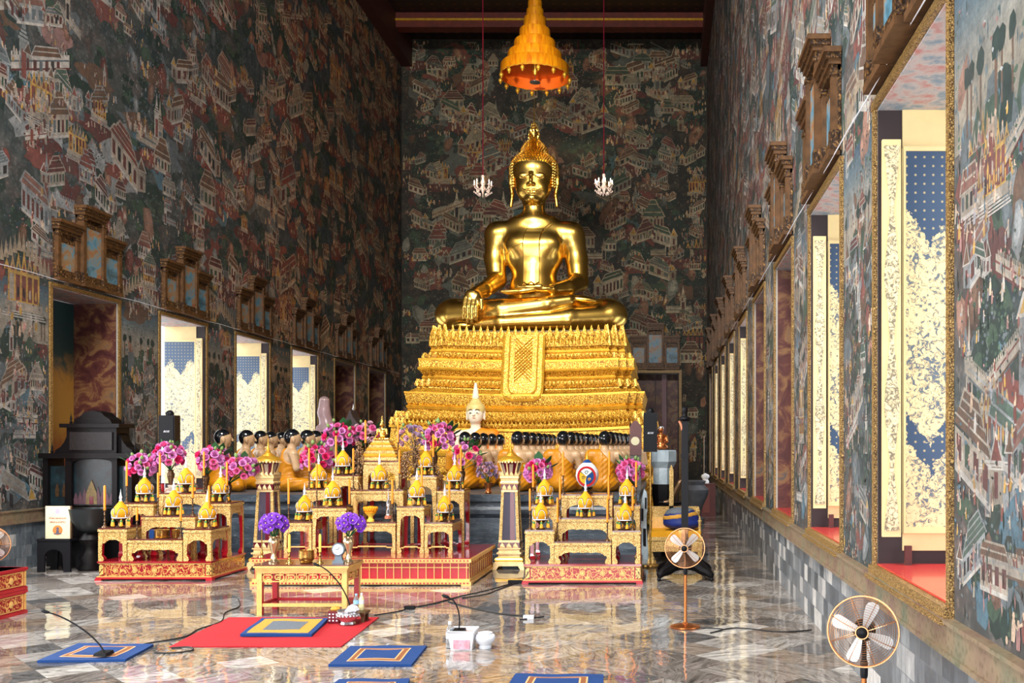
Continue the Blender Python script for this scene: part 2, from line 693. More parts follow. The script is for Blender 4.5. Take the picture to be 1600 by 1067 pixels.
def mural_ground(t, warm):
    n1 = t.noise(0.9, 5, 0.6, 0.6)
    n2 = t.noise(4.0, 7, 0.68, 0.5)
    vd = t.voro(17.0, 'F1')
    if warm:
        c1 = t.ramp(n1, [(0.28, (0.014, 0.012, 0.007)), (0.45, (0.032, 0.024, 0.014)), (0.58, (0.065, 0.038, 0.021)), (0.74, (0.12, 0.056, 0.030))])
        c2 = t.ramp(n2, [(0.34, (0.008, 0.010, 0.006)), (0.5, (0.034, 0.028, 0.017)), (0.7, (0.15, 0.105, 0.06))])
    else:
        c1 = t.ramp(n1, [(0.28, (0.014, 0.024, 0.024)), (0.45, (0.038, 0.050, 0.054)), (0.56, (0.095, 0.066, 0.062)), (0.72, (0.18, 0.085, 0.065))])
        c2 = t.ramp(n2, [(0.32, (0.016, 0.028, 0.026)), (0.5, (0.062, 0.075, 0.074)), (0.7, (0.19, 0.19, 0.18))])
    cm = t.mix(0.55, (c1[0], 'Color'), (c2[0], 'Color'))
    dk = t.ramp(vd, [(0.0, (1.4, 1.3, 1.25)), (0.5, (0.65, 0.72, 0.72))])
    return t.mix(1.0, (cm[0], 2), (dk[0], 'Color'), 'MULTIPLY')


for warm in (0, 1):
    t = NT('mural_ground_warm' if warm else 'mural_ground')
    g = mural_ground(t, warm)
    t.set('Base Color', g).set('Roughness', 0.7)
    M['mural_ground_warm' if warm else 'mural_ground'] = t.mat
    t = NT('mural_paint_warm' if warm else 'mural_paint')
    g = mural_ground(t, warm)
    a = t.new('ShaderNodeAttribute')
    a.attribute_name = 'Col'
    n2 = t.noise(9.0, 7, 0.7)
    nf = t.noise(46.0, 3, 0.7)
    mt = t.ramp(t.math('ADD', t.math('MULTIPLY', n2, 0.6), t.math('MULTIPLY', nf, 0.4)), [(0.32, (0.42, 0.44, 0.45)), (0.66, (1.35, 1.3, 1.25))])
    c = t.mix(1.0, (a, 'Color'), (mt[0], 'Color'), 'MULTIPLY')
    n3 = t.noise(2.2, 6, 0.7, 0.8)
    fade = t.ramp(n3, [(0.40, (0.03, 0.03, 0.03)), (0.68, (0.5, 0.5, 0.5))])
    t.set('Base Color', t.mix((fade[0], 'Color'), (c[0], 2), (g[0], 2)))
    t.set('Roughness', 0.7)
    M['mural_paint_warm' if warm else 'mural_paint'] = t.mat

CREAM, WHITE, RED, DRED = (.34, .30, .25), (.43, .41, .38), (.175, .056, .046), (.10, .034, .032)
ROCK, BROWN, DGREEN, GREEN = (.27, .15, .11), (.13, .075, .05), (.014, .032, .027), (.04, .075, .05)
SLATE, BLUE, GOLDP, SKINP, BLACKP = (.11, .135, .15), (.075, .15, .20), (.46, .28, .07), (.52, .38, .28), (.014, .014, .016)
PINKP, GREYP = (.36, .19, .18), (.25, .27, .28)


class Mural:
    def __init__(s, seed, pt, holes, scale=1.0, warm=0.0):
        s.r = random.Random(seed)
        s.pt, s.holes, s.k, s.warm, s.step = pt, holes, scale, warm, 4e-6 if warm else (2e-6 if pt(0, 0, 0)[0] < 0 else 1e-6)
        s.layers = {i: [] for i in range(7)}
        s.brown = False

    def poly(s, lay, pts, col, var=0.12):
        u0, u1 = min(p[0] for p in pts), max(p[0] for p in pts)
        v0, v1 = min(p[1] for p in pts), max(p[1] for p in pts)
        if u0 < s.u0 or u1 > s.u1 or v0 < s.v0 or v1 > s.v1:
            return
        for h in s.holes:
            if u1 > h[0] and u0 < h[1] and v1 > h[2] and v0 < h[3]:
                return
        f = 1 + s.r.uniform(-var, var)
        s.layers[lay].append((pts, tuple(c * f for c in col)))

    def blob(s, lay, x, y, rx, ry, col, n=9, jit=0.25, rot=0.0):
        cr, sr = math.cos(rot), math.sin(rot)
        pts = []
        for i in range(n):
            a = 2 * PI * i / n
            q = 1 + s.r.uniform(-jit, jit)
            px, py = rx * q * math.cos(a), ry * q * math.sin(a)
            pts.append((x + px * cr - py * sr, y + px * sr + py * cr))
        s.poly(lay, pts, col)

    def rect(s, lay, x, y, w, h, col, sh=0.0, var=0.1):
        """lower left corner, sheared upward by sh per unit"""
        s.poly(lay, [(x, y), (x + w, y + sh * w), (x + w, y + sh * w + h), (x, y + h)], col, var)

    def tree(s, x, y, k):
        for i in range(s.r.randint(7, 12)):
            s.blob(1, x + s.r.uniform(-.3, .3) * k, y + s.r.uniform(-.22, .25) * k, s.r.uniform(.08, .17) * k, s.r.uniform(.07, .13) * k, s.r.choice((DGREEN, DGREEN, GREEN, (.02, .04, .045))), 8)
        for i in range(10):
            s.blob(2, x + s.r.uniform(-.3, .3) * k, y + s.r.uniform(-.2, .28) * k, .025 * k, .018 * k, s.r.choice((GREEN, (.07, .12, .08), SLATE)), 6)

    def rock(s, x, y, k):
        c = s.r.choice((ROCK, BROWN, RED, GREYP, SLATE, ROCK))
        rot = s.r.uniform(-.7, .7)
        for q, g in ((1, .55), (.75, .85), (.45, 1.2)):
            s.blob(1 if q == 1 else 2, x + (1 - q) * .05 * k, y + (1 - q) * .1 * k, .16 * k * q, .30 * k * q, tuple(v * g for v in c), 9, .2, rot)

    def fig(s, x, y, k, lay=5):
        c = s.r.choice((CREAM, WHITE, RED, GOLDP, PINKP, CREAM, SKINP, RED, (.3, .3, .33)))
        h = .13 * k
        w = .04 * k
        ln = s.r.uniform(-.02, .02) * k
        s.poly(lay, [(x - w * .5, y), (x + w * .5, y), (x + w * .62 + ln, y + h * .42), (x + w * .4 + ln, y + h * .75), (x - w * .4 + ln, y + h * .75), (x - w * .6 + ln, y + h * .4)], c, .25)
        s.blob(lay, x + ln, y + h * .86, w * .42, h * .15, SKINP if s.r.random() < .8 else WHITE, 6, .1)
        if s.r.random() < .5:
            d = s.r.choice((-1, 1))
            s.poly(lay, [(x + ln, y + h * .7), (x + ln + d * w * 1.3, y + h * .5), (x + ln + d * w * 1.2, y + h * .42), (x + ln, y + h * .55)], SKINP)

    def dabs(s, x, y, n):
        """loose brush dabs: leaves, ripples, flecks of worn paint"""
        k = s.k
        c = s.r.choice((DGREEN, GREEN, SLATE, BLUE, BROWN, (.10, .13, .11), GREYP, PINKP))
        vert = s.r.random() < .35
        for i in range(n):
            u, v = x + s.r.gauss(0, .42) * k, y + s.r.gauss(0, .36) * k
            a, b = s.r.uniform(.012, .035) * k, s.r.uniform(.010, .026) * k
            if vert:
                a, b = a * .5, b * 3
            f = s.r.uniform(.5, 1.5)
            s.poly(s.r.choice((2, 3, 6)), [(u - a, v), (u, v - b), (u + a, v + b * .3), (u + a * .2, v + b)], tuple(q * f for q in c))

    def crowd(s, x, y, n, k, wid=.5, ground=None):
        if ground:
            s.blob(2, x, y + .02, wid * .75, wid * .3, ground, 20, .32)
        for i in range(n):
            s.fig(x + s.r.uniform(-wid, wid) * .6, y + s.r.uniform(-.3, .3) * wid * .7, k)

    def wall(s, x, y, L, k, sh):
        c = s.r.choice((CREAM, GREYP, WHITE, CREAM))
        h = .2 * k
        s.rect(3, x, y, L, h, c, sh)
        s.rect(4, x, y + h * .55, L, h * .12, s.r.choice((RED, SLATE, GREYP)), sh)
        s.rect(4, x, y, L, h * .14, s.r.choice((DRED, BROWN, SLATE)), sh)
        n = int(L / (.05 * k))
        for i in range(n):
            u = x + i * .05 * k
            s.rect(4, u, y + h + sh * (u - x), .028 * k, .05 * k, c, sh)

    def gate(s, x, y, k):
        c = s.r.choice((WHITE, CREAM, GREYP))
        w, h = .17 * k, .5 * k
        s.rect(3, x - w / 2, y, w, h, c)
        s.rect(4, x - w * .27, y + .03 * k, w * .54, h * .72, s.r.choice((DRED, BLACKP, RED, SLATE)))
        for q in range(3):
            ww = w * (1.25 - q * .3)
            s.rect(4, x - ww / 2, y + h + q * .05 * k, ww, .035 * k, c)
        s.poly(4, [(x - w * .25, y + h + .15 * k), (x + w * .25, y + h + .15 * k), (x, y + h + .42 * k)], c)

    def house(s, x, y, k):
        sh = s.r.choice((0, .35, -.35, .5, -.5, 0))
        w, h = s.r.uniform(.4, .75) * k, s.r.uniform(.22, .34) * k
        c = s.r.choice((CREAM, WHITE, CREAM, GREYP))
        rc = s.r.choice((RED, DRED, BROWN, SLATE, (.06, .10, .08), (.20, .10, .08), (.24, .22, .19), BROWN))
        s.rect(3, x, y, w, h, c, sh)
        s.rect(4, x, y - .035 * k, w, .045 * k, WHITE, sh)
        n = s.r.randint(3, 6)
        ww = w / n
        for i in range(n):
            u = x + ww * (i + .22)
            s.rect(4, u, y + .06 * k + sh * (u - x), ww * .55, h * .62, s.r.choice((BLACKP, DRED, SLATE, DRED, GREEN)), sh)
        rh = s.r.uniform(.16, .26) * k
        ov = .05 * k
        for q in range(s.r.randint(1, 2)):
            b0, b1 = x - ov + q * .12 * k, x + w + ov - q * .12 * k
            yb = y + h + q * rh * .8
            ins = .12 * k
            f = lambda u, v: (u, v + sh * (u - x))
            s.poly(4, [f(b0, yb), f(b1, yb), f(b1 - ins, yb + rh), f(b0 + ins, yb + rh)], c)
            e = .022 * k
            s.poly(5, [f(b0 + e * 2, yb + e), f(b1 - e * 2, yb + e), f(b1 - ins - e * .4, yb + rh - e), f(b0 + ins + e * .4, yb + rh - e)], rc)
            s.poly(5, [f(b0 + e * 2, yb + rh * .45), f(b1 - e * 2, yb + rh * .45), f(b1 - e * 3, yb + rh * .55), f(b0 + e * 3, yb + rh * .55)], c)
        if sh:   # gable end
            d = -1 if sh > 0 else 1
            xe = x if d < 0 else x + w
            ye = y + (0 if d < 0 else sh * w)
            gw = .2 * k * d
            s.poly(3, [(xe, ye), (xe + gw, ye + .03 * k), (xe + gw, ye + h), (xe, ye + h)], tuple(v * .75 for v in c))
            s.poly(4, [(xe + gw * 1.15, ye + h), (xe, ye + h), (xe + gw * .45, ye + h + rh * 1.1)], WHITE)
            s.poly(5, [(xe + gw * .95, ye + h + .015 * k), (xe + gw * .1, ye + h + .015 * k), (xe + gw * .46, ye + h + rh * .9)], s.r.choice((RED, GOLDP, BROWN)))
            s.rect(4, xe + gw * .5 - .03 * k, ye + .05 * k, .06 * k, h * .6, DRED)

    def palace(s, x, y, k):
        w = .8 * k
        s.rect(3, x - w / 2, y, w, .12 * k, CREAM)
        s.rect(3, x - w * .42, y + .12 * k, w * .84, .42 * k, GOLDP)
        for i in range(5):
            u = x - w * .38 + i * w * .16
            s.rect(4, u, y + .14 * k, w * .11, .36 * k, s.r.choice((RED, DRED, RED, CREAM)))
            s.blob(5, u + w * .055, y + .25 * k, w * .03, .08 * k, s.r.choice((GOLDP, CREAM, BLACKP)), 7)
        for i in range(7):
            u = x - w * .45 + i * w * .15
            hh = (.34 - abs(i - 3) * .06) * k
            s.poly(4, [(u - w * .08, y + .54 * k), (u + w * .08, y + .54 * k), (u, y + .54 * k + hh)], s.r.choice((GOLDP, CREAM, (.38, .25, .12))))
            s.poly(5, [(u - w * .05, y + .55 * k), (u + w * .05, y + .55 * k), (u, y + .5 * k + hh * .6)], s.r.choice((RED, BROWN, SLATE)))
        for i in range(3):
            s.rect(4, x - w / 2 - .04 * k * i, y - .035 * k * (i + 1), w + .08 * k * i, .02 * k, WHITE)

    def fill(s, u0, u1, v0, v1, dens=1.0):
        s.u0, s.u1, s.v0, s.v1 = u0, u1, v0, v1
        k = s.k
        st = .95 * k
        nu, nv = int((u1 - u0) / st), int((v1 - v0) / st)
        for i in range(nu + 1):
            for j in range(nv + 1):
                k = s.k * s.r.choice((.75, .95, 1.0, 1.25, 1.6))
                x, y = u0 + (i + s.r.uniform(0, 1)) * st, v0 + (j + s.r.uniform(0, 1)) * st
                s.dabs(x, y, int(26 * dens))
                s.blob(0, x, y, s.r.uniform(.3, .75) * k, s.r.uniform(.2, .5) * k, s.r.choice((DGREEN, DGREEN, SLATE, BLUE, DRED, RED, BROWN, GREYP, (.05, .06, .06), (.22, .13, .12), SLATE)), 22, .36, s.r.uniform(-.6, .6))
                p = s.r.random()
                if p < .25:
                    for q in range(3):
                        s.tree(x + s.r.uniform(-.5, .5) * k, y + s.r.uniform(-.5, .5) * k, k)
                    s.rock(x, y, k)
                elif p < .5:
                    for q in range(3):
                        s.rock(x + s.r.uniform(-.5, .5) * k, y + s.r.uniform(-.4, .4) * k, k * s.r.uniform(.6, 1.3))
                    s.tree(x - .3, y + .3 * k, k)
                    s.crowd(x, y - .3 * k, 4, k, .3)
                elif p < .7:
                    s.house(x - .3, y, k * s.r.uniform(.8, 1.25))
                    s.crowd(x, y - .22 * k, s.r.randint(4, 10), k, .5, s.r.choice((RED, DRED, None)))
                    s.tree(x + .5 * k, y + .2 * k, k * .8)
                elif p < .8:
                    s.wall(x - .5 * k, y, s.r.uniform(.6, 1.2) * k, k, s.r.choice((0, .4, -.4)))
                    s.gate(x + s.r.uniform(-.3, .3) * k, y - .03, k)
                    s.crowd(x, y - .2 * k, 5, k, .5, s.r.choice((RED, None)))
                elif p < .88:
                    s.palace(x, y, k * s.r.uniform(.7, 1.1))
                    s.crowd(x, y - .25 * k, 9, k, .55, DRED)
                else:
                    s.crowd(x, y, s.r.randint(9, 18), k, .6, s.r.choice((RED, DRED, BROWN)))
                    s.gate(x + .5 * k, y, k * .8)
                if dens > 1 and s.r.random() < dens - 1:
                    s.house(x + s.r.uniform(-.6, .6) * k, y + s.r.uniform(-.5, .5) * k, k * .8)
                    s.crowd(x + s.r.uniform(-.6, .6) * k, y + s.r.uniform(-.5, .5) * k, 7, k, .4)

    def flush(s, mb, cols):
        eps = .0006
        for lay in range(7):
            items = s.layers[lay]
            base = eps
            for i, (pts, c) in enumerate(items):
                eps = base + (i % 400) * s.step
                if s.warm:
                    c = (c[0] * (1 + .15 * s.warm), c[1] * (1 - .02 * s.warm), c[2] * (1 - .36 * s.warm))
                if s.brown:
                    f = min(1, max(0, (pts[0][0] - 17.0) / 6))
                    c = (c[0] * (1 + .45 * f), c[1] * (1 + .02 * f), c[2] * (1 - .35 * f))
                mb.add([s.pt(p[0], p[1], eps) for p in pts], [tuple(range(len(pts)))], 1)
                cols.append((len(pts), c))
            eps = base + 401 * s.step


def pier_sky(mu, u0, u1):
    """the strip beside a window: pale sky above wooded hills and a zigzag border over it"""
    z = 3.86
    n = 16
    st = [(.05, .09, .13), (.10, .14, .16), (.22, .22, .20), (.29, .26, .21), (.24, .22, .18)]
    for i in range(n):
        f = i / (n - 1) * 3.99
        q = int(f)
        c = tuple(a + (b - a) * (f - q) for a, b in zip(st[q], st[q + 1]))
        mu.rect(2, u0, z - .8 / n * (i + 1), u1 - u0, .8 / n + .01, c, 0, .05)
    for i in range(9):
        mu.blob(3, mu.r.uniform(u0 + .12, u1 - .12), 3.06 + mu.r.uniform(-.12, .08), .1, .16, mu.r.choice((DGREEN, GREEN, SLATE)), 8)
    for i in range(7):
        x = mu.r.uniform(u0 + .08, u1 - .08)
        mu.rect(4, x - .01, 3.1, .02, .25, BROWN)
        mu.blob(4, x, 3.1 + .28, .05, .06, DGREEN, 7)


def pier_scene(mu, u0, u1):
    """small crowded scenes filling the strip of wall between two windows"""
    k0, k = mu.k, mu.k * .72
    r = mu.r
    for j in range(26):
        x, y = r.uniform(u0, u1), .95 + 2.05 * (j + r.random()) / 26
        mu.blob(1, x, y, .16, .12, r.choice((SLATE, DRED, RED, BROWN, DGREEN, BLUE, GREYP)), 10)
    for j in range(9):
        y = 2.95 - 2.0 * (j + r.random() * .6) / 9
        x = r.uniform(u0 + .25, u1 - .35)
        q = r.random()
        if q < .4:
            mu.house(x, y, k * .8)
        elif q < .65:
            mu.gate(x, y, k)
        elif q < .8:
            mu.palace((u0 + u1) / 2, y, k)
        else:
            mu.wall(x - .2, y, .45, k, r.choice((0, .4, -.4)))
        for q in range(2):
            for n in range(7):
                mu.fig(r.uniform(u0 + .04, u1 - .04), y + r.uniform(-.16, .1), k)
        for n in range(3):
            mu.tree(r.uniform(u0 + .2, u1 - .2), y + r.uniform(-.1, .15), k * .6)
        mu.dabs(r.uniform(u0, u1), y, 30)


def zigzag(mu, u0, u1, z):
    m = (u0 + u1) / 2
    for a, b in ((u0, m), (m, u1)):
        up = a == u0
        for q in range(9):
            f = (q + .5) / 9
            x = a + (b - a) * f
            y = z + .42 * (f if up else 1 - f)
            mu.poly(5, [(x - .05, y - .09), (x + .05, y - .09), (x + .03, y + .02), (x, y + .17), (x - .03, y + .02)], (.30, .24, .17))


def colour_layer(me, ngeneric, cols):
    at = me.attributes.new('Col', 'FLOAT_COLOR', 'CORNER')
    arr = np.ones((len(me.loops), 4), np.float32)
    arr[:ngeneric, :3] = (.05, .06, .06)
    i = ngeneric
    for n, c in cols:
        arr[i:i + n, :3] = c
        i += n
    at.data.foreach_set('color', arr.ravel())


def side_wall(name, X, s, seed, u_from):
    """s=+1: the face looks to +x (left wall)"""
    mb = MB()
    xo = X - s * DEPTH
    P = lambda y, z: (X, y, z)

    def face(y0, y1, z0, z1):
        q = [P(y0, z0), P(y1, z0), P(y1, z1), P(y0, z1)]
        mb.add(q if s < 0 else q[::-1], [(0, 1, 2, 3)], 0)
    prev = YF
    for k, a, b in BAYS:
        face(prev, a, .65, ZC)
        face(a, b, .65, SILL)
        face(a, b, HEAD, ZC)
        prev = b
    face(prev, YB, .65, ZC)
    # outer faces and reveals so that the wall has its thickness
    prev = YF
    for k, a, b in BAYS:
        for (y0, y1, z0, z1) in ((prev, a, 0, ZC), (a, b, 0, SILL), (a, b, HEAD, ZC)):
            mb.quad((xo, y0, z0), (xo, y1, z0), (xo, y1, z1), (xo, y0, z1), 2)
        mb.quad((X, a, SILL), (xo, a, SILL), (xo, a, HEAD), (X, a, HEAD), 2)
        mb.quad((X, b, SILL), (xo, b, SILL), (xo, b, HEAD), (X, b, HEAD), 2)
        prev = b
    mb.quad((xo, prev, 0), (xo, YB, 0), (xo, YB, ZC), (xo, prev, ZC), 2)
    ng = sum(len(f) for f in mb.f)
    cols = []
    pt = lambda u, v, e: (X + s * e, u, v)
    holes = [(a - .062, b + .062, SILL - .09, HEAD + .062) for k, a, b in BAYS]
    mu = Mural(seed, pt, holes, .66 if s > 0 else .6)
    mu.brown = s > 0
    mu.fill(u_from, YB - .02, .80, ZC - .05, 1.5)
    for k, a, b in BAYS[:-1]:
        if b > u_from - 1:
            pier_sky(mu, b + .068, a + PITCH - .068)
            pier_scene(mu, b + .068, a + PITCH - .068)
            zigzag(mu, b - .15, a + PITCH + .15, 3.95)
    mu.flush(mb, cols)
    me = mb.mesh(name, [M['mural_ground'], M['mural_paint'], M['plain_plaster']], None)
    colour_layer(me, ng, cols)
    o = bpy.data.objects.new(name, me)
    COL.objects.link(o)
    return tag(o, kind='structure')


M['plain_plaster'] = simple('grey_plaster', (170, 165, 155), 0.8, 0, 0.1, 3)
side_wall('wall_left', XL, 1, 11, 9.5)
side_wall('wall_right', XR, -1, 23, 2.2)

# ---- back wall with two doorways
mb = MB()
DOORS = [(wx(995, YB), wx(1062, YB)), (-7.15 - .7, -7.15 + .7)]
DOORS = [(-1.05, .50), (-7.67, -6.12)]
DH = 4.05
xs = sorted([XL - DEPTH, XR + DEPTH] + [v for d in DOORS for v in d])
for i in range(0, len(xs), 2):
    mb.quad((xs[i], YB, 0), (xs[i + 1], YB, 0), (xs[i + 1], YB, ZC), (xs[i], YB, ZC), 0)
for a, b in DOORS:
    mb.quad((a, YB, DH), (b, YB, DH), (b, YB, ZC), (a, YB, ZC), 0)
mb.quad((XL - DEPTH, YB + .8, 0), (XR + DEPTH, YB + .8, 0), (XR + DEPTH, YB + .8, ZC), (XL - DEPTH, YB + .8, ZC), 2)
ng = sum(len(f) for f in mb.f)
cols = []
mu = Mural(5, lambda u, v, e: (u, YB - e, v), [(a - .1, b + .1, 0, DH + .1) for a, b in DOORS], .85, .9)
mu.fill(XL + .02, XR - .02, .9, ZC - .05, 2.0)
mu.flush(mb, cols)
me = mb.mesh('wall_back', [M['mural_ground_warm'], M['mural_paint_warm'], M['plain_plaster']], None)
colour_layer(me, ng, cols)
o = bpy.data.objects.new('wall_back', me)
COL.objects.link(o)
tag(o, kind='structure')

# ---- front wall (behind the camera) with three tall doorways open to the porch
mb = MB()
for a, b in ((XL - DEPTH, -7.6), (-5.6, -4.6), (-2.6, -1.6), (0.4, XR + DEPTH)):
    mb.box(a, b, YF - .5, YF, 0, ZC)
for a, b in ((-7.6, -5.6), (-4.6, -2.6), (-1.6, 0.4)):
    mb.box(a, b, YF - .5, YF, 4.2, ZC)
tag(mb.build('wall_front', M['plain_plaster'], smooth=None), kind='structure')

# ---- marble dado along both side walls, and the painted ledge above it
t = NT('dado_marble')
br = t.new('ShaderNodeTexBrick')
mp = t.mapping(rot=(PI / 2, 0, PI / 2), scale=(1, 1, 1))
sx = t.new('ShaderNodeSeparateXYZ')
t.link(t.co()[0], 'Object', sx, 0)
cx = t.new('ShaderNodeCombineXYZ')
t.link(sx, 'Y', cx, 'X')
t.link(sx, 'Z', cx, 'Y')
t.t.links.new(cx.outputs[0], br.inputs['Vector'])
for k_, v_ in (('Scale', 1.0), ('Brick Width', 0.21), ('Row Height', 0.163), ('Mortar Size', 0.003), ('Bias', 0.0)):
    br.inputs[k_].default_value = v_
br.inputs['Color1'].default_value = (0, 0, 0, 1)
br.inputs['Color2'].default_value = (1, 1, 1, 1)
br.inputs['Mortar'].default_value = (0.3, 0.3, 0.3, 1)
tone = t.ramp((br, 'Color'), [(0.0, lin(78, 88, 96)), (0.4, lin(114, 122, 128)), (0.75, lin(140, 146, 150)), (0.92, lin(214, 211, 205))])
mv = t.mapping(scale=(1, 6, 1.2))
vein = t.noise(3.5, 7, 0.65, 1.6, vec=mv)
vc = t.ramp(vein, [(0.35, (0.55, 0.57, 0.6)), (0.6, (1.1, 1.1, 1.1))])
t.set('Base Color', t.mix(1.0, (tone[0], 'Color'), (vc[0], 'Color'), 'MULTIPLY'))
t.set('Roughness', 0.28)
M['dado'] = t.mat
t = NT('painted_ledge')
n = t.noise(3.0, 5)
n2 = t.voro(26, 'F1')
c = t.ramp(n, [(0.3, lin(96, 102, 82)), (0.5, lin(128, 110, 86)), (0.7, lin(112, 84, 74))])
d = t.ramp(n2, [(0.1, (0.7, 0.7, 0.65)), (0.5, (1.1, 1.1, 1.1))])
t.set('Base Color', t.mix(1.0, (c[0], 'Color'), (d[0], 'Color'), 'MULTIPLY'))
t.set('Roughness', 0.6)
M['ledge'] = t.mat
for nm, X, s in (('left', XL, 1), ('right', XR, -1)):
    mb = MB().box(min(X, X + s * .03), max(X, X + s * .03), YF, YB, 0, .64)
    tag(mb.build('baseboard_' + nm, M['dado'], smooth=None), kind='structure')
    mb = MB()
    x1 = X + s * .045
    mb.box(min(X, x1), max(X, x1), YF, YB, .64, .79)
    x2 = X + s * .06
    mb.box(min(X, x2), max(X, x2), YF, YB, .62, .645)
    mb.box(min(X, x2), max(X, x2), YF, YB, .78, .80)
    tag(mb.build('trim_1' if s > 0 else 'trim_2', M['ledge'], smooth=None), kind='structure')

# ---- floor: marble tiles laid on the diagonal, polished
t = NT('polished_marble_tiles')
rotm = t.mapping(rot=(0, 0, PI / 4), scale=(1 / 0.345,) * 3)
fl_ = t.new('ShaderNodeVectorMath')
fl_.operation = 'FLOOR'
t.t.links.new(rotm[0].outputs['Vector'], fl_.inputs[0])
wn = t.new('ShaderNodeTexWhiteNoise')
wn.noise_dimensions = '3D'
t.t.links.new(fl_.outputs[0], wn.inputs['Vector'])
sc_ = t.new('ShaderNodeVectorMath')
sc_.operation = 'MULTIPLY'
t.t.links.new(wn.outputs['Color'], sc_.inputs[0])
sc_.inputs[1].default_value = (37, 53, 11)
ad = t.new('ShaderNodeVectorMath')
ad.operation = 'ADD'
t.t.links.new(sc_.outputs[0], ad.inputs[0])
t.t.links.new(t.co()[0].outputs['Object'], ad.inputs[1])
rr = t.new('ShaderNodeVectorRotate')
rr.rotation_type = 'Z_AXIS'
t.t.links.new(ad.outputs[0], rr.inputs['Vector'])
t.t.links.new(t.math('MULTIPLY', (wn, 'Value'), 6.28)[0].outputs[0], rr.inputs['Angle'])
mp = t.mapping(scale=(1.2, 5.0, 1), src=(rr, 'Vector'))
vein = t.noise(2.0, 8, 0.66, 2.6, vec=mp)
tone = t.ramp((wn, 'Value'), [(0.0, lin(96, 96, 97)), (0.16, lin(122, 116, 112)), (0.38, lin(138, 127, 117)), (0.58, lin(144, 139, 134)), (0.8, lin(156, 154, 151)), (0.94, lin(190, 188, 184))], 'CONSTANT')
vc = t.ramp(vein, [(0.30, (0.22, 0.22, 0.23)), (0.40, (0.52, 0.50, 0.48)), (0.50, (0.95, 0.92, 0.89)), (0.62, (1.38, 1.36, 1.34)), (0.8, (1.65, 1.63, 1.61))])
base = t.mix(1.0, (tone[0], 'Color'), (vc[0], 'Color'), 'MULTIPLY')
fr = t.new('ShaderNodeVectorMath')
fr.operation = 'FRACTION'
t.t.links.new(rotm[0].outputs['Vector'], fr.inputs[0])
sp = t.new('ShaderNodeSeparateXYZ')
t.t.links.new(fr.outputs[0], sp.inputs[0])
ex = t.math('MINIMUM', t.math('MINIMUM', (sp, 'X'), t.math('SUBTRACT', 1.0, (sp, 'X'))), t.math('MINIMUM', (sp, 'Y'), t.math('SUBTRACT', 1.0, (sp, 'Y'))))
gr = t.math('LESS_THAN', ex, 0.005)
t.set('Base Color', t.mix(gr, (base[0], 2), (0.14, 0.125, 0.11)))
t.set('Roughness', 0.05)
t.set('Specular IOR Level', 0.8)
t.bump(t.noise(2.4, 3, 0.5), 0.12, 0.05)
M['floor'] = t.mat
mb = MB().box(XL - DEPTH, XR + DEPTH, YF - 2, YB + .8, -.2, 0)
tag(mb.build('floor', M['floor'], smooth=None), kind='structure')
# paved terrace outside both sides
mb = MB()
mb.box(XL - 14, XL - DEPTH, YF - 6, YB + 2, -.5, -.25)
mb.box(XR + DEPTH, XR + 14, YF - 6, YB + 2, -.5, -.25)
tag(mb.build('ground_terrace', simple('terrace_paving', (215, 210, 200), 0.7, 0, 0.06, 2), smooth=None), kind='structure')

# ---- ceiling, cornice beam
t = NT('ceiling_boards')
vo = t.voro(3.0, 'F1', rand=0.0)
t.set('Base Color', t.ramp(vo, [(0.12, lin(70, 42, 18)), (0.2, lin(34, 10, 8)), (0.45, lin(24, 8, 7))]))
t.set('Roughness', 0.6)
M['ceiling'] = t.mat
mb = MB().box(XL - DEPTH, XR + DEPTH, YF - .5, YB + .8, ZC, ZC + .3)
tag(mb.build('ceiling', M['ceiling'], smooth=None), kind='structure')
mb = MB()
mb.box(XL, XR, 29.55, 29.95, 14.55, ZC, 0)
mb.box(XL, XR, 29.50, 30.0, 14.74, 14.80, 1)
tag(mb.build('beam', [simple('red_beam_paint', (96, 32, 16), 0.6, 0, 0.3, 6), M['gold_rail']], smooth=None), kind='structure')
mb = MB().box(XL, XL + .35, 9, YB, 14.1, ZC)
tag(mb.build('trim_3', simple('dark_red_cornice', (70, 30, 22), 0.6, 0, 0.2, 6), smooth=None), kind='structure')
mb = MB().box(XR - .22, XR, 9, YB, 14.1, ZC)
tag(mb.build('trim_4', bpy.data.materials['dark_red_cornice'], smooth=None), kind='structure')

# ---- windows
t = NT('gilt_lacquer_leaf')
sp = t.new('ShaderNodeSeparateXYZ')
t.link(t.co()[0], 'Object', sp, 0)
# small crosses on blue in the upper field, gilt tracery below
vo = t.voro(17, 'F1', rand=0.0)
cross = t.ramp(vo, [(0.26, lin(228, 205, 140)), (0.33, lin(58, 78, 104))])
nn = t.noise(26.0, 5, 0.68, 1.2)
nb_ = t.noise(2.4, 3, 0.6)
trc = t.ramp(t.math('SUBTRACT', t.math('ADD', nn, t.math('MULTIPLY', t.math('SUBTRACT', nb_, 0.5), 0.22)), 0.43), [(0.0, lin(92, 104, 116)), (0.03, lin(188, 168, 124)), (0.10, lin(226, 206, 158))])
saw = t.math('ABSOLUTE', t.math('SUBTRACT', t.math('FRACT', t.math('MULTIPLY', t.math('ADD', (sp, 'X'), (sp, 'Z') if False else 0.05), 2.6)), 0.5))
zz = t.math('ADD', (sp, 'Z'), t.math('ADD', t.math('MULTIPLY', saw, 0.6), t.math('MULTIPLY', t.math('SUBTRACT', t.noise(13.0, 3, 0.6), 0.5), 0.28)))
up = t.math('GREATER_THAN', zz, 2.42)
mid1 = t.math('GREATER_THAN', zz, 0.92)
mid2 = t.math('LESS_THAN', zz, 1.08)
mid = t.math('MULTIPLY', mid1, mid2)
sel = t.math('MAXIMUM', up, mid)
t.set('Base Color', t.mix(sel, (trc[0], 'Color'), (cross[0], 'Color')))
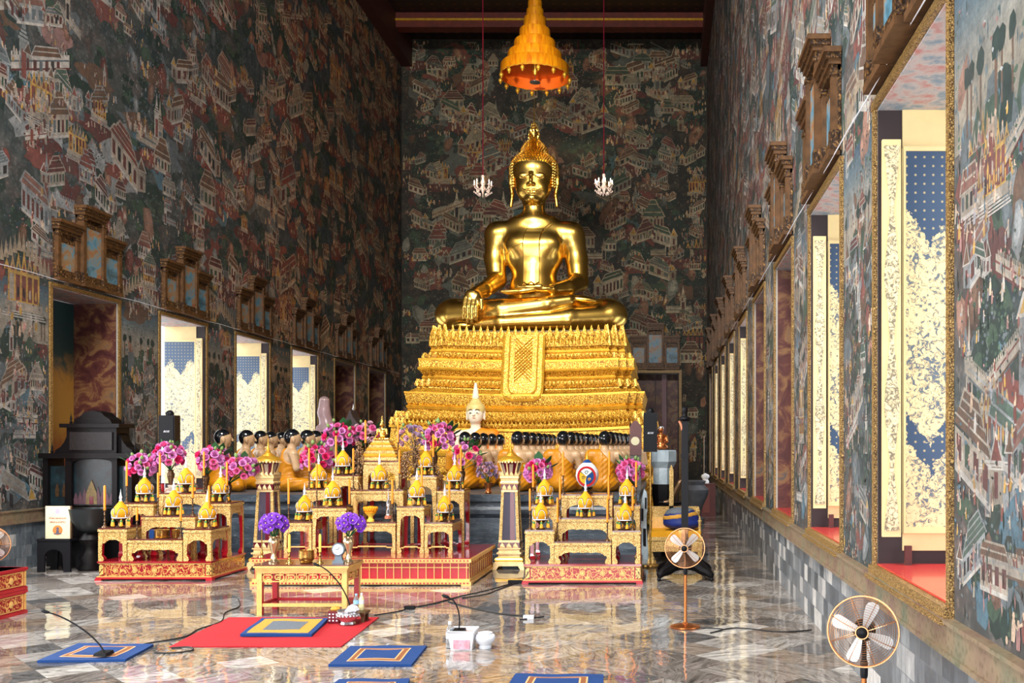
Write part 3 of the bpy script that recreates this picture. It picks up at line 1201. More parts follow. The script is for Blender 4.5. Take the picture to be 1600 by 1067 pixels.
t.set('Roughness', 0.3).set('Metallic', 0.1)
M['leaf_lacquer'] = t.mat
M['gold_board'] = simple('gold_ground_board', (230, 206, 150), 0.4, 0.15, 0.06, 6)
M['frame_gilt'] = carved_gold('beaded_gilt_frame', 70, dark=(60, 42, 22), mid=(160, 124, 70), lightc=(214, 180, 112), metal=0.2, thr=0.14)
M['red_sill'] = simple('red_sill_paint', (206, 60, 56), 0.25, 0, 0.08, 4, coat=0.4)
t = NT('painted_soffit')
n = t.noise(9, 5)
n2 = t.noise(1.8, 3)
c = t.ramp(n, [(0.35, lin(120, 138, 150)), (0.5, lin(178, 168, 164)), (0.66, lin(176, 118, 112))])
t.set('Base Color', c).set('Roughness', 0.7)
M['soffit'] = t.mat
t = NT('dark_painted_leaf')
n = t.noise(3.5, 6, 0.65, 1.2)
t.set('Base Color', t.ramp(n, [(0.3, lin(52, 20, 26)), (0.48, lin(86, 44, 38)), (0.6, lin(128, 92, 58)), (0.75, lin(52, 66, 74))]))
t.set('Roughness', 0.45)
M['closed_leaf'] = t.mat
t = NT('guardian_painting')
sp = t.new('ShaderNodeSeparateXYZ')
t.link(t.co()[0], 'Object', sp, 0)
n = t.noise(5, 6, 0.6, 1.0)
v = t.math('ADD', t.math('MULTIPLY', (sp, 'Z'), 0.33), t.math('MULTIPLY', n, 0.25))
t.set('Base Color', t.ramp(v, [(0.1, lin(90, 46, 36)), (0.32, lin(140, 80, 40)), (0.5, lin(176, 130, 52)), (0.72, lin(168, 120, 50)), (0.85, lin(44, 70, 66)), (1.0, lin(28, 62, 66))]))
t.set('Roughness', 0.5)
M['guardian'] = t.mat
t = NT('zigzag_stile')
vo = t.noise(30, 4, 0.6, 1.5)
t.set('Base Color', t.ramp(vo, [(0.42, lin(120, 112, 92)), (0.5, lin(200, 184, 144)), (0.6, lin(226, 210, 170))]))
t.set('Roughness', 0.4)
M['stile'] = t.mat
M['dark_recess'] = simple('dark_recess', (40, 26, 28), 0.6)

OPENED = {('L', k): True for k in (-2, -1, 0, 1, 2, 4, 5, 6)}
OPENED.update({('R', k): True for k in (-2, -1, 0, 1, 4, 5, 6, 7)})
nwin = 0
for side, X, s in (('L', XL, 1), ('R', XR, -1)):
    for k, a, b in BAYS:
        nwin += 1
        op = OPENED.get((side, k), False)
        root = empty('window_%d' % nwin, (X, (a + b) / 2, SILL), kind='structure')
        hw = OPEN_W / 2
        H = HEAD - SILL
        bx = lambda mb, x0, x1, y0, y1, z0, z1, mi=0: mb.box(min(s * x0, s * x1), max(s * x0, s * x1), y0, y1, z0, z1, mi)
        # beaded gilt frame on the wall face, and a moulded bottom rail
        mb = MB()
        fw = .055
        bx(mb, .0008, .026, -hw - fw, -hw, .0, H)
        bx(mb, .0008, .026, hw, hw + fw, .0, H)
        bx(mb, .0008, .032, -hw - fw - .004, hw + fw + .004, H, H + fw)
        bx(mb, .0008, .05, -hw - fw - .004, hw + fw + .004, -.06, 0.0)
        bx(mb, .0008, .075, -hw - fw - .008, hw + fw + .008, -.085, -.06)
        mb.build('frame', M['frame_gilt'], root, None)
        # red lacquered sill inside the opening, soffit, jamb linings
        mb = MB()
        bx(mb, -DEPTH, .0, -hw + .001, hw - .001, 0.001, .012)
        mb.build('sill', M['red_sill'], root, None)
        mb = MB()
        bx(mb, -DEPTH, .0, -hw + .001, hw - .001, H - .012, H - .001)
        mb.build('soffit', M['soffit'], root, None)
        mb = MB()
        bx(mb, -DEPTH, -.02, -hw, -hw + .012, .012, H - .012)
        mb.build('jamb_lining', M['closed_leaf'], root, None)
        mb = MB()
        if op:
            # gold boarded far jamb with the lacquered leaf folded back against it
            bx(mb, -DEPTH, -.16, hw - .03, hw, .10, H - .012, 0)
            bx(mb, -.16, -.001, hw - .02, hw - .001, .10, H - .012, 1)
            bx(mb, -DEPTH, -.001, hw - .019, hw - .001, .012, .10, 1)
            mb.build('jamb_board', [M['gold_board'], M['dark_recess']], root, None)
            f = MB()
            bx(f, -DEPTH + .02, -.17, hw - .072, hw - .035, .26, H - .30)
            leaf = f.build('shutter', M['leaf_lacquer'], root, None)
            f = MB()
            bx(f, -DEPTH + .0, -.155, hw - .08, hw - .03, .22, .26)
            bx(f, -DEPTH + .0, -.155, hw - .08, hw - .03, H - .30, H - .27)
            bx(f, -.17, -.155, hw - .08, hw - .03, .26, H - .30)
            f.build('leaf_border', M['gold_board'], leaf, None)
            # second fold of the leaf, standing nearer, edge decorated with lozenges
            f = MB()
            bx(f, -.125, -.004, hw - .13, hw - .10, .20, H - .24)
            sh = f.build('folded_leaf', M['gold_board'], root, None)
            f = MB()
            n_l = 3
            for q in range(n_l * 2 + 1):
                zc = .24 + q * (H - .52) / (n_l * 2)
                w_ = .05 if q % 2 == 0 else .012
                if q < n_l * 2:
                    z2 = zc + (H - .52) / (n_l * 2)
                    w2 = .055 if (q + 1) % 2 == 0 else .012
                    f.loft([[(s * -.065 - w_, hw - .136, zc), (s * -.065 + w_, hw - .136, zc), (s * -.065 + w_, hw - .129, zc), (s * -.065 - w_, hw - .129, zc)],
                            [(s * -.065 - w2, hw - .136, z2), (s * -.065 + w2, hw - .136, z2), (s * -.065 + w2, hw - .129, z2), (s * -.065 - w2, hw - .129, z2)]])
            f.build('lozenge_border', M['stile'], sh, None)
            f = MB()
            bx(f, -.2, -.155, hw - .12, hw - .09, .012, .14)
            f.build('leaf_stop', M['closed_leaf'], root, None)
        else:
            bx(mb, -DEPTH, -.02, hw - .02, hw, .012, H - .012, 0)
            mb.build('jamb_board', M['closed_leaf'], root, None)
            for sg in (-1, 1):
                f = MB()
                bx(f, -DEPTH + .02, -DEPTH + .08, min(0, sg * (hw - .03)) + .004, max(0, sg * (hw - .03)) - .004, .03, H - .03)
                leaf = f.build('shutter', M['guardian'], root, None)
            f = MB()
            bx(f, -DEPTH + .08, -DEPTH + .12, -.025, .025, .03, H - .03)
            f.build('closing_strip', M['frame_gilt'], root, None)

# ---- doorways in the back wall
for i, (a, b) in enumerate(DOORS):
    root = empty('door_%d' % (i + 1), ((a + b) / 2, YB, 0), kind='structure')
    hw = (b - a) / 2
    mb = MB()
    mb.box(-hw - .09, -hw, -.05, .05, 0, DH + .1)
    mb.box(hw, hw + .09, -.05, .05, 0, DH + .1)
    mb.box(-hw, hw, -.05, .05, DH, DH + .1)
    mb.build('frame', M['frame_gilt'], root, None)
    for sg in (-1, 1):
        mb = MB()
        mb.box(min(0, sg * hw) + .01, max(0, sg * hw) - .01, .62, .70, 0.02, DH)
        mb.build('leaf', M['closed_leaf'], root, None)
    mb = MB()
    mb.box(-hw, -hw + .03, .05, .62, 0.0, DH)
    mb.box(hw - .03, hw, .05, .62, 0.0, DH)
    mb.build('jamb_lining', M['dark_recess'], root, None)
    mb = MB().box(-.03 + .25, .12 + .25, .5, .62, .02, DH)
    mb.build('door_post', M['maroon'], root, None)


# ---- carved three-part picture frames over the windows
t = NT('old_panel_painting')
n = t.noise(4.2, 6, 0.62, 0.8)
t.set('Base Color', t.ramp(n, [(0.3, lin(30, 60, 70)), (0.46, lin(84, 134, 156)), (0.55, lin(140, 116, 84)), (0.64, lin(150, 80, 50)), (0.78, lin(196, 176, 140))]))
t.set('Roughness', 0.35)
M['panel_painting'] = t.mat
M['old_gilt'] = carved_gold('worn_gilt_wood', 24, dark=(36, 22, 12), mid=(100, 68, 36), lightc=(168, 126, 68), metal=0.25, rough=0.45, thr=0.2)
M['old_gilt_plain'] = simple('worn_gilt_moulding', (92, 62, 34), 0.5, 0.2, 0.4, 12)


def make_triptych():
    """local: hangs on the plane y=0 looking to -y, bottom at z=0"""
    root = empty('triptych_frame')
    for (cx, w, h, d, nm) in ((-.545, .50, .86, .08, 'side'), (0, .56, 1.18, .13, 'mid'), (.545, .50, .86, .08, 'side')):
        f = MB()
        x0, x1 = cx - w / 2, cx + w / 2
        f.box(x0, x1, -.03, 0, .04, h - .05, 0)
        for xx in (x0, x1 - .07):
            f.box(xx, xx + .07, -d, -.03, .05, h - .18, 1)
            f.box(xx - .008, xx + .078, -d - .012, -.02, .05, .20, 0)
            f.box(xx - .008, xx + .078, -d - .012, -.02, h - .22, h - .18, 0)
        f.box(x0 + .07, x1 - .07, -d + .02, -.03, .06, .17, 0)
        f.box(x0, x1, -d - .02, -.01, 0.0, .05, 1)
        f.box(x0 + .07, x1 - .07, -d + .03, -.03, h - .30, h - .24, 0)
        # stepped cornice
        for q in range(4):
            f.box(x0 - .012 * q, x1 + .012 * q, -d - .022 * q, -.005, h - .18 + q * .045, h - .18 + (q + 1) * .045, 1 if q % 2 else 0)
        f.build('frame', [M['old_gilt'], M['old_gilt_plain']], root, None)
        p = MB().box(x0 + .07, x1 - .07, -d + .035, -.03, .17, h - .30)
        p.build('painting', M['panel_painting'], root, None)
    return root


trip = make_triptych()
first = True
ordn = ['first', 'second', 'third', 'fourth', 'fifth', 'sixth', 'seventh', 'eighth', 'ninth']
for side, X, s, ks in (('left', XL, 1, range(3, 9)), ('right', XR, -1, range(0, 9))):
    for i, k in enumerate(ks):
        y = Y0 + PITCH * k + OPEN_W / 2
        what = 'open bright window' if OPENED.get(('L' if s > 0 else 'R', k)) else 'shut dark window'
        lab = 'worn gilt three-part frame over the %s visible window of the %s wall' % (ordn[i], side)
        o = trip if first else copy_tree(trip, (0, 0, 0))
        first = False
        o.location = (X + s * .004, y, HEAD + .09)
        o.rotation_euler = (0, 0, PI / 2 if s > 0 else -PI / 2)
        tag(o, lab, 'picture frame', 'three-part frames over the windows')
dw = wx(1015, YB - .1)
for i, (a, b) in enumerate(DOORS):
    if i == 0:
        o = copy_tree(trip, ((a + b) / 2, YB - .004, DH + .11), 0.0, 'gilt three-part picture frame over the dark doorway in the back wall')
        o.scale = (1.0, 1.0, 1.28)
# thin wire strung along the wall heads
for nm, X, s in (('trim_5', XL, 1), ('trim_6', XR, -1)):
    mb = MB().tube([(X + s * .06, y, HEAD + .10 - .012 * math.sin(y * 2.2) ** 2) for y in np.arange(0, YB, .5)], .005, 5)
    tag(mb.build(nm, M['white_plastic']), kind='structure')

# ================================================================= CAMERA AND LIGHT
cam = bpy.data.cameras.new('camera')
co = bpy.data.objects.new('camera', cam)
COL.objects.link(co)
co.location = (0, 0, EYE)
co.rotation_euler = (PI / 2, 0, 0)
cam.sensor_width = 36
cam.lens = F / 1600 * 36
cam.shift_x = (800 - VX) / 1600
cam.shift_y = (VY - 533.5) / 1600
cam.clip_end = 200
SC.camera = co
SC.view_settings.view_transform = 'Standard'
SC.view_settings.look = 'None'
SC.view_settings.gamma = 1
SC.view_settings.exposure = 0.0
SC.view_settings.use_curve_mapping = False
w = bpy.data.worlds.new('sky')
SC.world = w
w.use_nodes = True
bg = w.node_tree.nodes['Background']
bg.inputs['Color'].default_value = (0.86, 0.94, 1.0, 1)
bg.inputs['Strength'].default_value = 1.6


def area(name, loc, rot, sx, sy, power, col=(1, 1, 1), spread=None):
    l = bpy.data.lights.new(name, 'AREA')
    l.shape = 'RECTANGLE'
    l.size, l.size_y = sx, sy
    l.energy = power
    l.color = col
    if spread:
        l.spread = spread
    o = bpy.data.objects.new(name, l)
    COL.objects.link(o)
    o.location = loc
    o.rotation_euler = rot
    return o


def spot(name, loc, target, power, angle, col=(1, 1, 1), blend=0.6, size=0.3):
    l = bpy.data.lights.new(name, 'SPOT')
    l.energy = power
    l.color = col
    l.spot_size = math.radians(angle)
    l.spot_blend = blend
    l.shadow_soft_size = size
    o = bpy.data.objects.new(name, l)
    COL.objects.link(o)
    o.location = loc
    d = Vector(target) - Vector(loc)
    o.rotation_euler = d.to_track_quat('-Z', 'Y').to_euler()
    return o


# daylight: each open window, and the three doorways behind the camera
for side, X, s in (('L', XL, 1), ('R', XR, -1)):
    for k, a, b in BAYS:
        if OPENED.get((side, k)):
            area('window_daylight', (X - s * (DEPTH + .12), (a + b) / 2 - .1, (SILL + HEAD) / 2 + .1), (0, -s * PI / 2, 0), 3.1, 1.7, (46 if side == 'L' else 27) if (k > 2 or (side == 'R' and k >= 0)) else (330 if side == 'L' else 230), (0.94, 0.97, 1.0))
for xc in (-6.6, -3.6, -0.6):
    area('doorway_daylight', (xc, YF - .6, 2.2), (PI / 2, 0, 0), 2.0, 4.0, 400, (0.95, 0.97, 1.0))
# unseen fill light added high near the front, floodlights on the image
area('hall_fill', (-3.6, 4.0, 12.5), (math.radians(38), 0, 0), 5.0, 2.0, 2600, (1.0, 0.97, 0.93))
spot('image_floodlight', (-6.5, 13.5, 10.0), (-3.0, 22, 6.0), 420, 40, (1.0, 0.88, 0.66))
spot('image_floodlight', (0.6, 13.5, 10.0), (-2.9, 22, 5.2), 600, 40, (1.0, 0.88, 0.66))
spot('base_floodlight', (-3.4, 12.5, 7.5), (-3.1, 20.5, 2.6), 1750, 46, (1.0, 0.90, 0.68))
spot('altar_lamp', (-3.6, 5.5, 8.5), (-3.6, 12.2, 0.6), 740, 75, (1.0, 0.97, 0.92), 0.8, 0.6)
# ================================================================= THE GREAT IMAGE
U = 22.0 / F                      # one photo pixel at the image's distance, in metres
BX, BY, BZ = wx(834, 22.0), 22.0, wz(520, 22.0) - .02


def great_image():
    root = empty('buddha_statue', (BX, BY, BZ), label='huge polished gold seated buddha image on the tiered golden throne', cat='statue')
    s = SDF((-158, -92, -4), (158, 60, 196), 1.55)
    k = 6
    # seat and thighs
    s.ell((0, 12, 22), (62, 40, 24), 0)
    for d in (-1, 1):
        s.cap((40 * d, 12, 27), (114 * d, -22, 26), 30, 25, 10)
        s.ell((122 * d, -26, 25), (26, 26, 23.5), 8)
    s.chain([(118, -34, 21), (60, -58, 15), (-40, -66, 9), (-78, -64, 6)], [20, 17, 11, 8], 4)       # lower shin
    s.ell((-98, -62, 5), (18, 9, 6), 4)                                                            # lower foot
    s.chain([(-118, -34, 24), (-40, -56, 27), (30, -62, 37), (60, -56, 43)], [21.5, 18, 12.5, 9.5], 3)  # upper shin
    s.ell((80, -48, 47), (24, 11, 5.5), 4, rot=(0.2, -.12))                                         # upper foot, sole up
    # torso
    s.cap((0, 10, 30), (0, 8, 90), 39, 34, 8)
    s.ell((0, 7, 66), (39, 32, 38), 8)
    s.ell((0, 5, 126), (46, 29, 42), 10)
    s.ell((-20, -13, 138), (22, 11, 16), 12)
    s.ell((20, -13, 138), (22, 11, 16), 12)
    s.ell((0, 7, 158), (58, 23, 20), 12)
    s.ell((0, 6, 166), (62, 17, 11), 14)
    s.cap((0, 5, 165), (0, 2, 200), 18.5, 16.5, 7)
    s.ell((0, 4, 176), (34, 20, 11), 12)
    for d in (-1, 1):
        s.ell((58 * d, 8, 153), (19.5, 19, 21), 12)
    # right arm reaching over the shin
    s.chain([(-59, 8, 156), (-61, 8, 118), (-58, 2, 84)], [18, 17.5, 14.5], 4)
    s.chain([(-57, 2, 84), (-70, -40, 62), (-79, -62, 54)], [14.5, 12, 9], 3)
    s.ell((-82, -72, 46), (12, 7, 12), 5)
    for q in range(4):
        x = -92.5 + q * 6.0
        ln = (12, 6, 5, 9)[q]
        s.chain([(x + 1, -75, 44), (x, -81, 30), (x - .5, -79, ln + 8), (x - .5, -77, ln)], [3.6, 3.3, 2.9, 2.3], 0.6)
    s.chain([(-73, -72, 50), (-67, -80, 40), (-66, -80, 27)], [4.2, 3.8, 2.8], 1.0)
    # left arm, hand lying in the lap
    s.chain([(60, 8, 156), (66, 10, 118), (69, 6, 82)], [18.5, 17.5, 15.5], 4)
    s.chain([(70, 8, 82), (56, -34, 66), (36, -58, 60)], [15.5, 12.5, 8.5], 3)
    s.ell((22, -66, 59), (19, 10, 5.5), 5)
    for q in range(4):
        y = -74 + q * 5.2
        s.chain([(10, y, 57.5), (-10, y - 1, 54.5), (-38 + q * 2, y, 54)], [3.4, 3.1, 2.3], .8)
    s.chain([(20, -74, 62), (0, -76, 61), (-16, -74, 60.5)], [3.6, 3.2, 2.4], .8)
    me = s.mesh('statue_body', M['gold_leaf'], scale=U)
    meshobj('body', me, root)
    # ---- head
    h = SDF((-44, -46, 192), (44, 46, 300), 0.8)
    h.ell((0, 4, 244), (32, 33, 36), 0)
    h.ell((0, -6, 224), (25.5, 24, 26), 8)
    h.ell((0, -17, 206), (11, 9, 7), 7)
    h.cap((0, 4, 198), (0, 4, 215), 17, 19, 4)
    for d in (-1, 1):
        h.ell((14 * d, -18, 221), (9, 8, 9), 8)                    # cheeks

    base = h.d.copy()

    def hs(x, z, off):
        keep = h.d
        h.d = base
        y = h.surf_y(x, z)
        h.d = keep
        return (x, (-24 if y is None else y) + off, z)
    for d in (-1, 1):
        h.chain([hs(2.2 * d, 244.5, .4), hs(5.5 * d, 249.5, .3), hs(11 * d, 252, .4), hs(17 * d, 251, .5), hs(22.5 * d, 247, .6)], [1.2, 1.2, 1.15, 1.0, .6], 1.6)   # arched brow
        e = hs(12.5 * d, 240.5, 2.6)
        h.ell(e, (8.6, 4.6, 5.2), 2.0)                                # lowered lids
        h.chain([hs(5 * d, 238.6, -.2), hs(9 * d, 237.0, -1.3), hs(13 * d, 236.6, -1.5), hs(17 * d, 237.4, -.9), hs(22 * d, 239.6, .1)], [.5, .75, .8, .7, .4], .7)
        n = hs(3.4 * d, 225.5, -1.2)
        h.ell(n, (2.9, 3.0, 2.5), 1.6)
        h.chain([hs(0, 216.6, .4), hs(3 * d, 217.6, .2), hs(7.5 * d, 217.4, .3), hs(12.5 * d, 219.6, .6)], [1.2, 1.5, 1.2, .5], 1.0)
        h.chain([hs(0, 213.4, .2), hs(5 * d, 213.9, .3), hs(10 * d, 217.0, .6)], [1.8, 1.5, .5], 1.0)
        # ears with long lobes
        h.chain([(33 * d, 4, 252), (36 * d, 5, 246), (35.5 * d, 4, 230), (34 * d, 2, 216), (36 * d, 2, 200)], [3.2, 4.2, 3.8, 3.0, 2.6], 2)
        h.chain([(35 * d, 2, 252), (38.5 * d, 4, 247), (38 * d, 2, 234)], [1.6, 2.0, 1.4], 1)
    h.chain([hs(0, 247, .8), hs(0, 240, -1.0), hs(0, 232, -3.2), hs(0, 226, -4.6)], [1.7, 2.0, 2.4, 2.9], 2.4)                # nose
    h.ell(hs(0, 206, 2.4), (6, 4.5, 4.5), 4)
    meshobj('head', h.mesh('statue_head', M['gold_leaf'], scale=U), root)
    # ---- hair: rows of small pointed curls over a cap, then the crown dome
    mb = MB()
    cap = [(33.5, 240), (36, 248), (36.5, 256), (35, 264), (30, 272), (24, 277), (19.5, 281), (19, 285), (18, 289), (15, 294), (10, 299), (6.5, 302), (5.5, 304)]
    mb.lathe([(r * U, z * U) for r, z in cap], 28, (0, 6 * U, 0), 0, 1.0, 1.02)
    rnd = random.Random(3)
    for j in range(24):
        f = j / 23 * (len(cap) - 1)
        i = min(int(f), len(cap) - 2)
        r = cap[i][0] + (cap[i + 1][0] - cap[i][0]) * (f - i)
        z = cap[i][1] + (cap[i + 1][1] - cap[i][1]) * (f - i)
        n = max(8, int(2 * PI * r / 4.3))
        for q in range(n):
            a = 2 * PI * (q + .5 * (j % 2)) / n
            # leave the face open
            if z < 262.5 and math.sin(a) < -.30:
                continue
            ux, uy = math.cos(a), math.sin(a)
            c = Vector((r * ux, 6 + r * uy * 1.02, z))
            nrm = Vector((ux, uy, .55)).normalized()
            tip = c + nrm * 4.2
            e = 1.75
            t1 = Vector((-uy, ux, 0))
            t2 = nrm.cross(t1)
            vs = [c + t1 * e, c + t2 * e, c - t1 * e, c - t2 * e, c + nrm * 2.2 + t1 * e * .9, c + nrm * 2.2 + t2 * e * .9, c + nrm * 2.2 - t1 * e * .9, c + nrm * 2.2 - t2 * e * .9, tip]
            mb.add([tuple(v * U) for v in vs], [(0, 1, 5, 4), (1, 2, 6, 5), (2, 3, 7, 6), (3, 0, 4, 7), (4, 5, 8), (5, 6, 8), (6, 7, 8), (7, 4, 8)])
    # side hair strips in front of the ears
    for d in (-1, 1):
        for j in range(9):
            z = 262 - j * 4.2
            for q in range(2):
                c = Vector(((30.5 + q * 2.4 + .6 * (j < 3)) * d, -12 + q * 4.5 + j * .5, z))
                mb.ball(tuple(c * U), 2.5 * U, 6)
    band = [(x, -29.5 + abs(x) ** 2 * .017, 262.5 - (abs(x) / 30) ** 6 * 6) for x in np.linspace(-31, 31, 20)]
    mb.tube([tuple(v * U for v in p) for p in band], 1.4 * U, 6)
    mb.build('hair_curls', M['gold_leaf'], root, 50)
    # ---- flame finial and thin spire
    mb = MB()
    mb.lathe([(v[0] * U, v[1] * U) for v in ((6, 302), (8.5, 304), (8, 306), (6, 308), (7, 311), (6.5, 316), (4, 324), (1.6, 332), (.9, 336))], 10, (0, 6 * U, 0))
    for ring, (r, z0, n, hh) in enumerate(((7.0, 305, 10, 12), (6.6, 309, 9, 14), (5.2, 314, 8, 14), (3.4, 319, 6, 13))):
        for q in range(n):
            a = 2 * PI * (q + .5 * ring) / n
            ux, uy = math.cos(a), math.sin(a)
            pts = [(r * ux * f * U, (6 + r * uy * f) * U, (z0 + hh * g) * U) for f, g in ((.9, 0), (1.22, .25), (1.12, .5), (.85, .75), (1.0, 1.0))]
            mb.tube(pts, [1.5 * U, 1.7 * U, 1.4 * U, .9 * U, .2 * U], 5)
    mb.tube([(0, 6 * U, 332 * U), (0, 6 * U, 352 * U), (0, 6 * U, 372 * U)], [.9 * U, .6 * U, .25 * U], 6)
    mb.build('flame_finial', M['gold_leaf'], root, 50)

    # ---- monastic cloth: hem lines, hanging shoulder strip, anklet and wrist folds laid on the surface
    def on(x, z, lift=.5):
        y = s.surf_y(x, z)
        return None if y is None else (x * U, (y - lift) * U, z * U)
    mb = MB()

    def line(pts, r, n=40):
        out = []
        P = [Vector((a, 0, b)) for a, b in pts]
        for i in range(len(P) - 1):
            for q in range(n):
                p = P[i].lerp(P[i + 1], q / n)
                v = on(p.x, p.z)
                if v:
                    out.append(v)
        if len(out) > 2:
            # smooth
            for _ in range(4):
                out = [out[0]] + [tuple((a + 2 * b + c) / 4 for a, b, c in zip(out[i - 1], out[i], out[i + 1])) for i in range(1, len(out) - 1)] + [out[-1]]
            mb.tube(out[::2] + [out[-1]], r * U, 5)
    line([(30, 172), (16, 158), (-6, 140), (-28, 130), (-41, 122)], .55)
    line([(34, 170), (20, 157), (4, 146), (4, 145)], .55)
    line([(40, 57), (37, 66)], .7)
    mb.build('robe_hem', M['gold_leaf'], root, 60)
    g = MB()
    rows = []
    for q in range(41):
        z = 160 - q * 2.45
        row = []
        for x in (-13, -9, -4, 0, 4, 8, 12):
            xx = x + (6 * (1 - q / 10) ** 2 if q < 10 else 0)
            v = on(xx, z, 2.0)
            row.append(v or (xx * U, -30 * U, z * U))
        rows.append(row)
    m = len(rows[0])
    vs = [p for r in rows for p in r]
    vs2 = [(p[0], p[1] + 3 * U, p[2]) for p in vs]
    nn = len(vs)
    fs = []
    for j in range(len(rows) - 1):
        for i in range(m - 1):
            fs.append((j * m + i, (j + 1) * m + i, (j + 1) * m + i + 1, j * m + i + 1))
    for j in range(len(rows) - 1):
        fs.append((j * m, nn + j * m, nn + (j + 1) * m, (j + 1) * m))
        fs.append((j * m + m - 1, (j + 1) * m + m - 1, nn + (j + 1) * m + m - 1, nn + j * m + m - 1))
    for i in range(m - 1):
        q = (len(rows) - 1) * m
        fs.append((q + i, nn + q + i, nn + q + i + 1, q + i + 1))
    g.add(vs + vs2, fs)
    sash = g.build('shoulder_sash', M['gold_leaf'], root, 60)
    for sg in (0, m - 1):
        MB().tube([r[sg] for r in rows], .55 * U, 5).build('sash_edge', M['gold_leaf'], sash, 60)
    z0 = 63
    e = MB()
    for q in range(3):
        pts = []
        for i in range(9):
            x = -12 + 24 * i / 8
            zz = z0 + 4 + q * 4.5 - (4 if i % 4 == 2 else (2 if i % 2 else 0))
            v = on(x, zz, 2.6)
            pts.append(v)
        e.tube([p for p in pts if p], 1.1 * U, 5)
    e.build('sash_fringe', M['gold_leaf'], sash, 60)
    return root


great_image()


# ---------------------------------------------------------------- tiered throne
TY = 22.1                       # plan centre in depth


def redent(hw, hd, n=22):
    """outline (counter clockwise) of a rectangle with stepped corners; subdivided along the long sides"""
    st = .16
    pts = []
    # front side, left to right
    for i in range(n + 1):
        pts.append((-(hw - 2 * st) + 2 * (hw - 2 * st) * i / n, -hd))
    pts += [(hw - 2 * st, -hd + st), (hw - st, -hd + st), (hw - st, -hd + 2 * st), (hw, -hd + 2 * st)]
    pts += [(hw, hd - 2 * st), (hw - st, hd - 2 * st), (hw - st, hd - st), (hw - 2 * st, hd - st)]
    for i in range(n + 1):
        pts.append(((hw - 2 * st) - 2 * (hw - 2 * st) * i / n, hd))
    pts += [(-(hw - 2 * st), hd - st), (-(hw - st), hd - st), (-(hw - st), hd - 2 * st), (-hw, hd - 2 * st)]
    pts += [(-hw, -hd + 2 * st), (-(hw - st), -hd + 2 * st), (-(hw - st), -hd + st), (-(hw - 2 * st), -hd + st)]
    out = [pts[0]]
    for p in pts[1:]:
        if abs(p[0] - out[-1][0]) + abs(p[1] - out[-1][1]) > 1e-6:
            out.append(p)
    return out


def sag(x):
    return .075 * (x / 2.4) ** 2 - .03


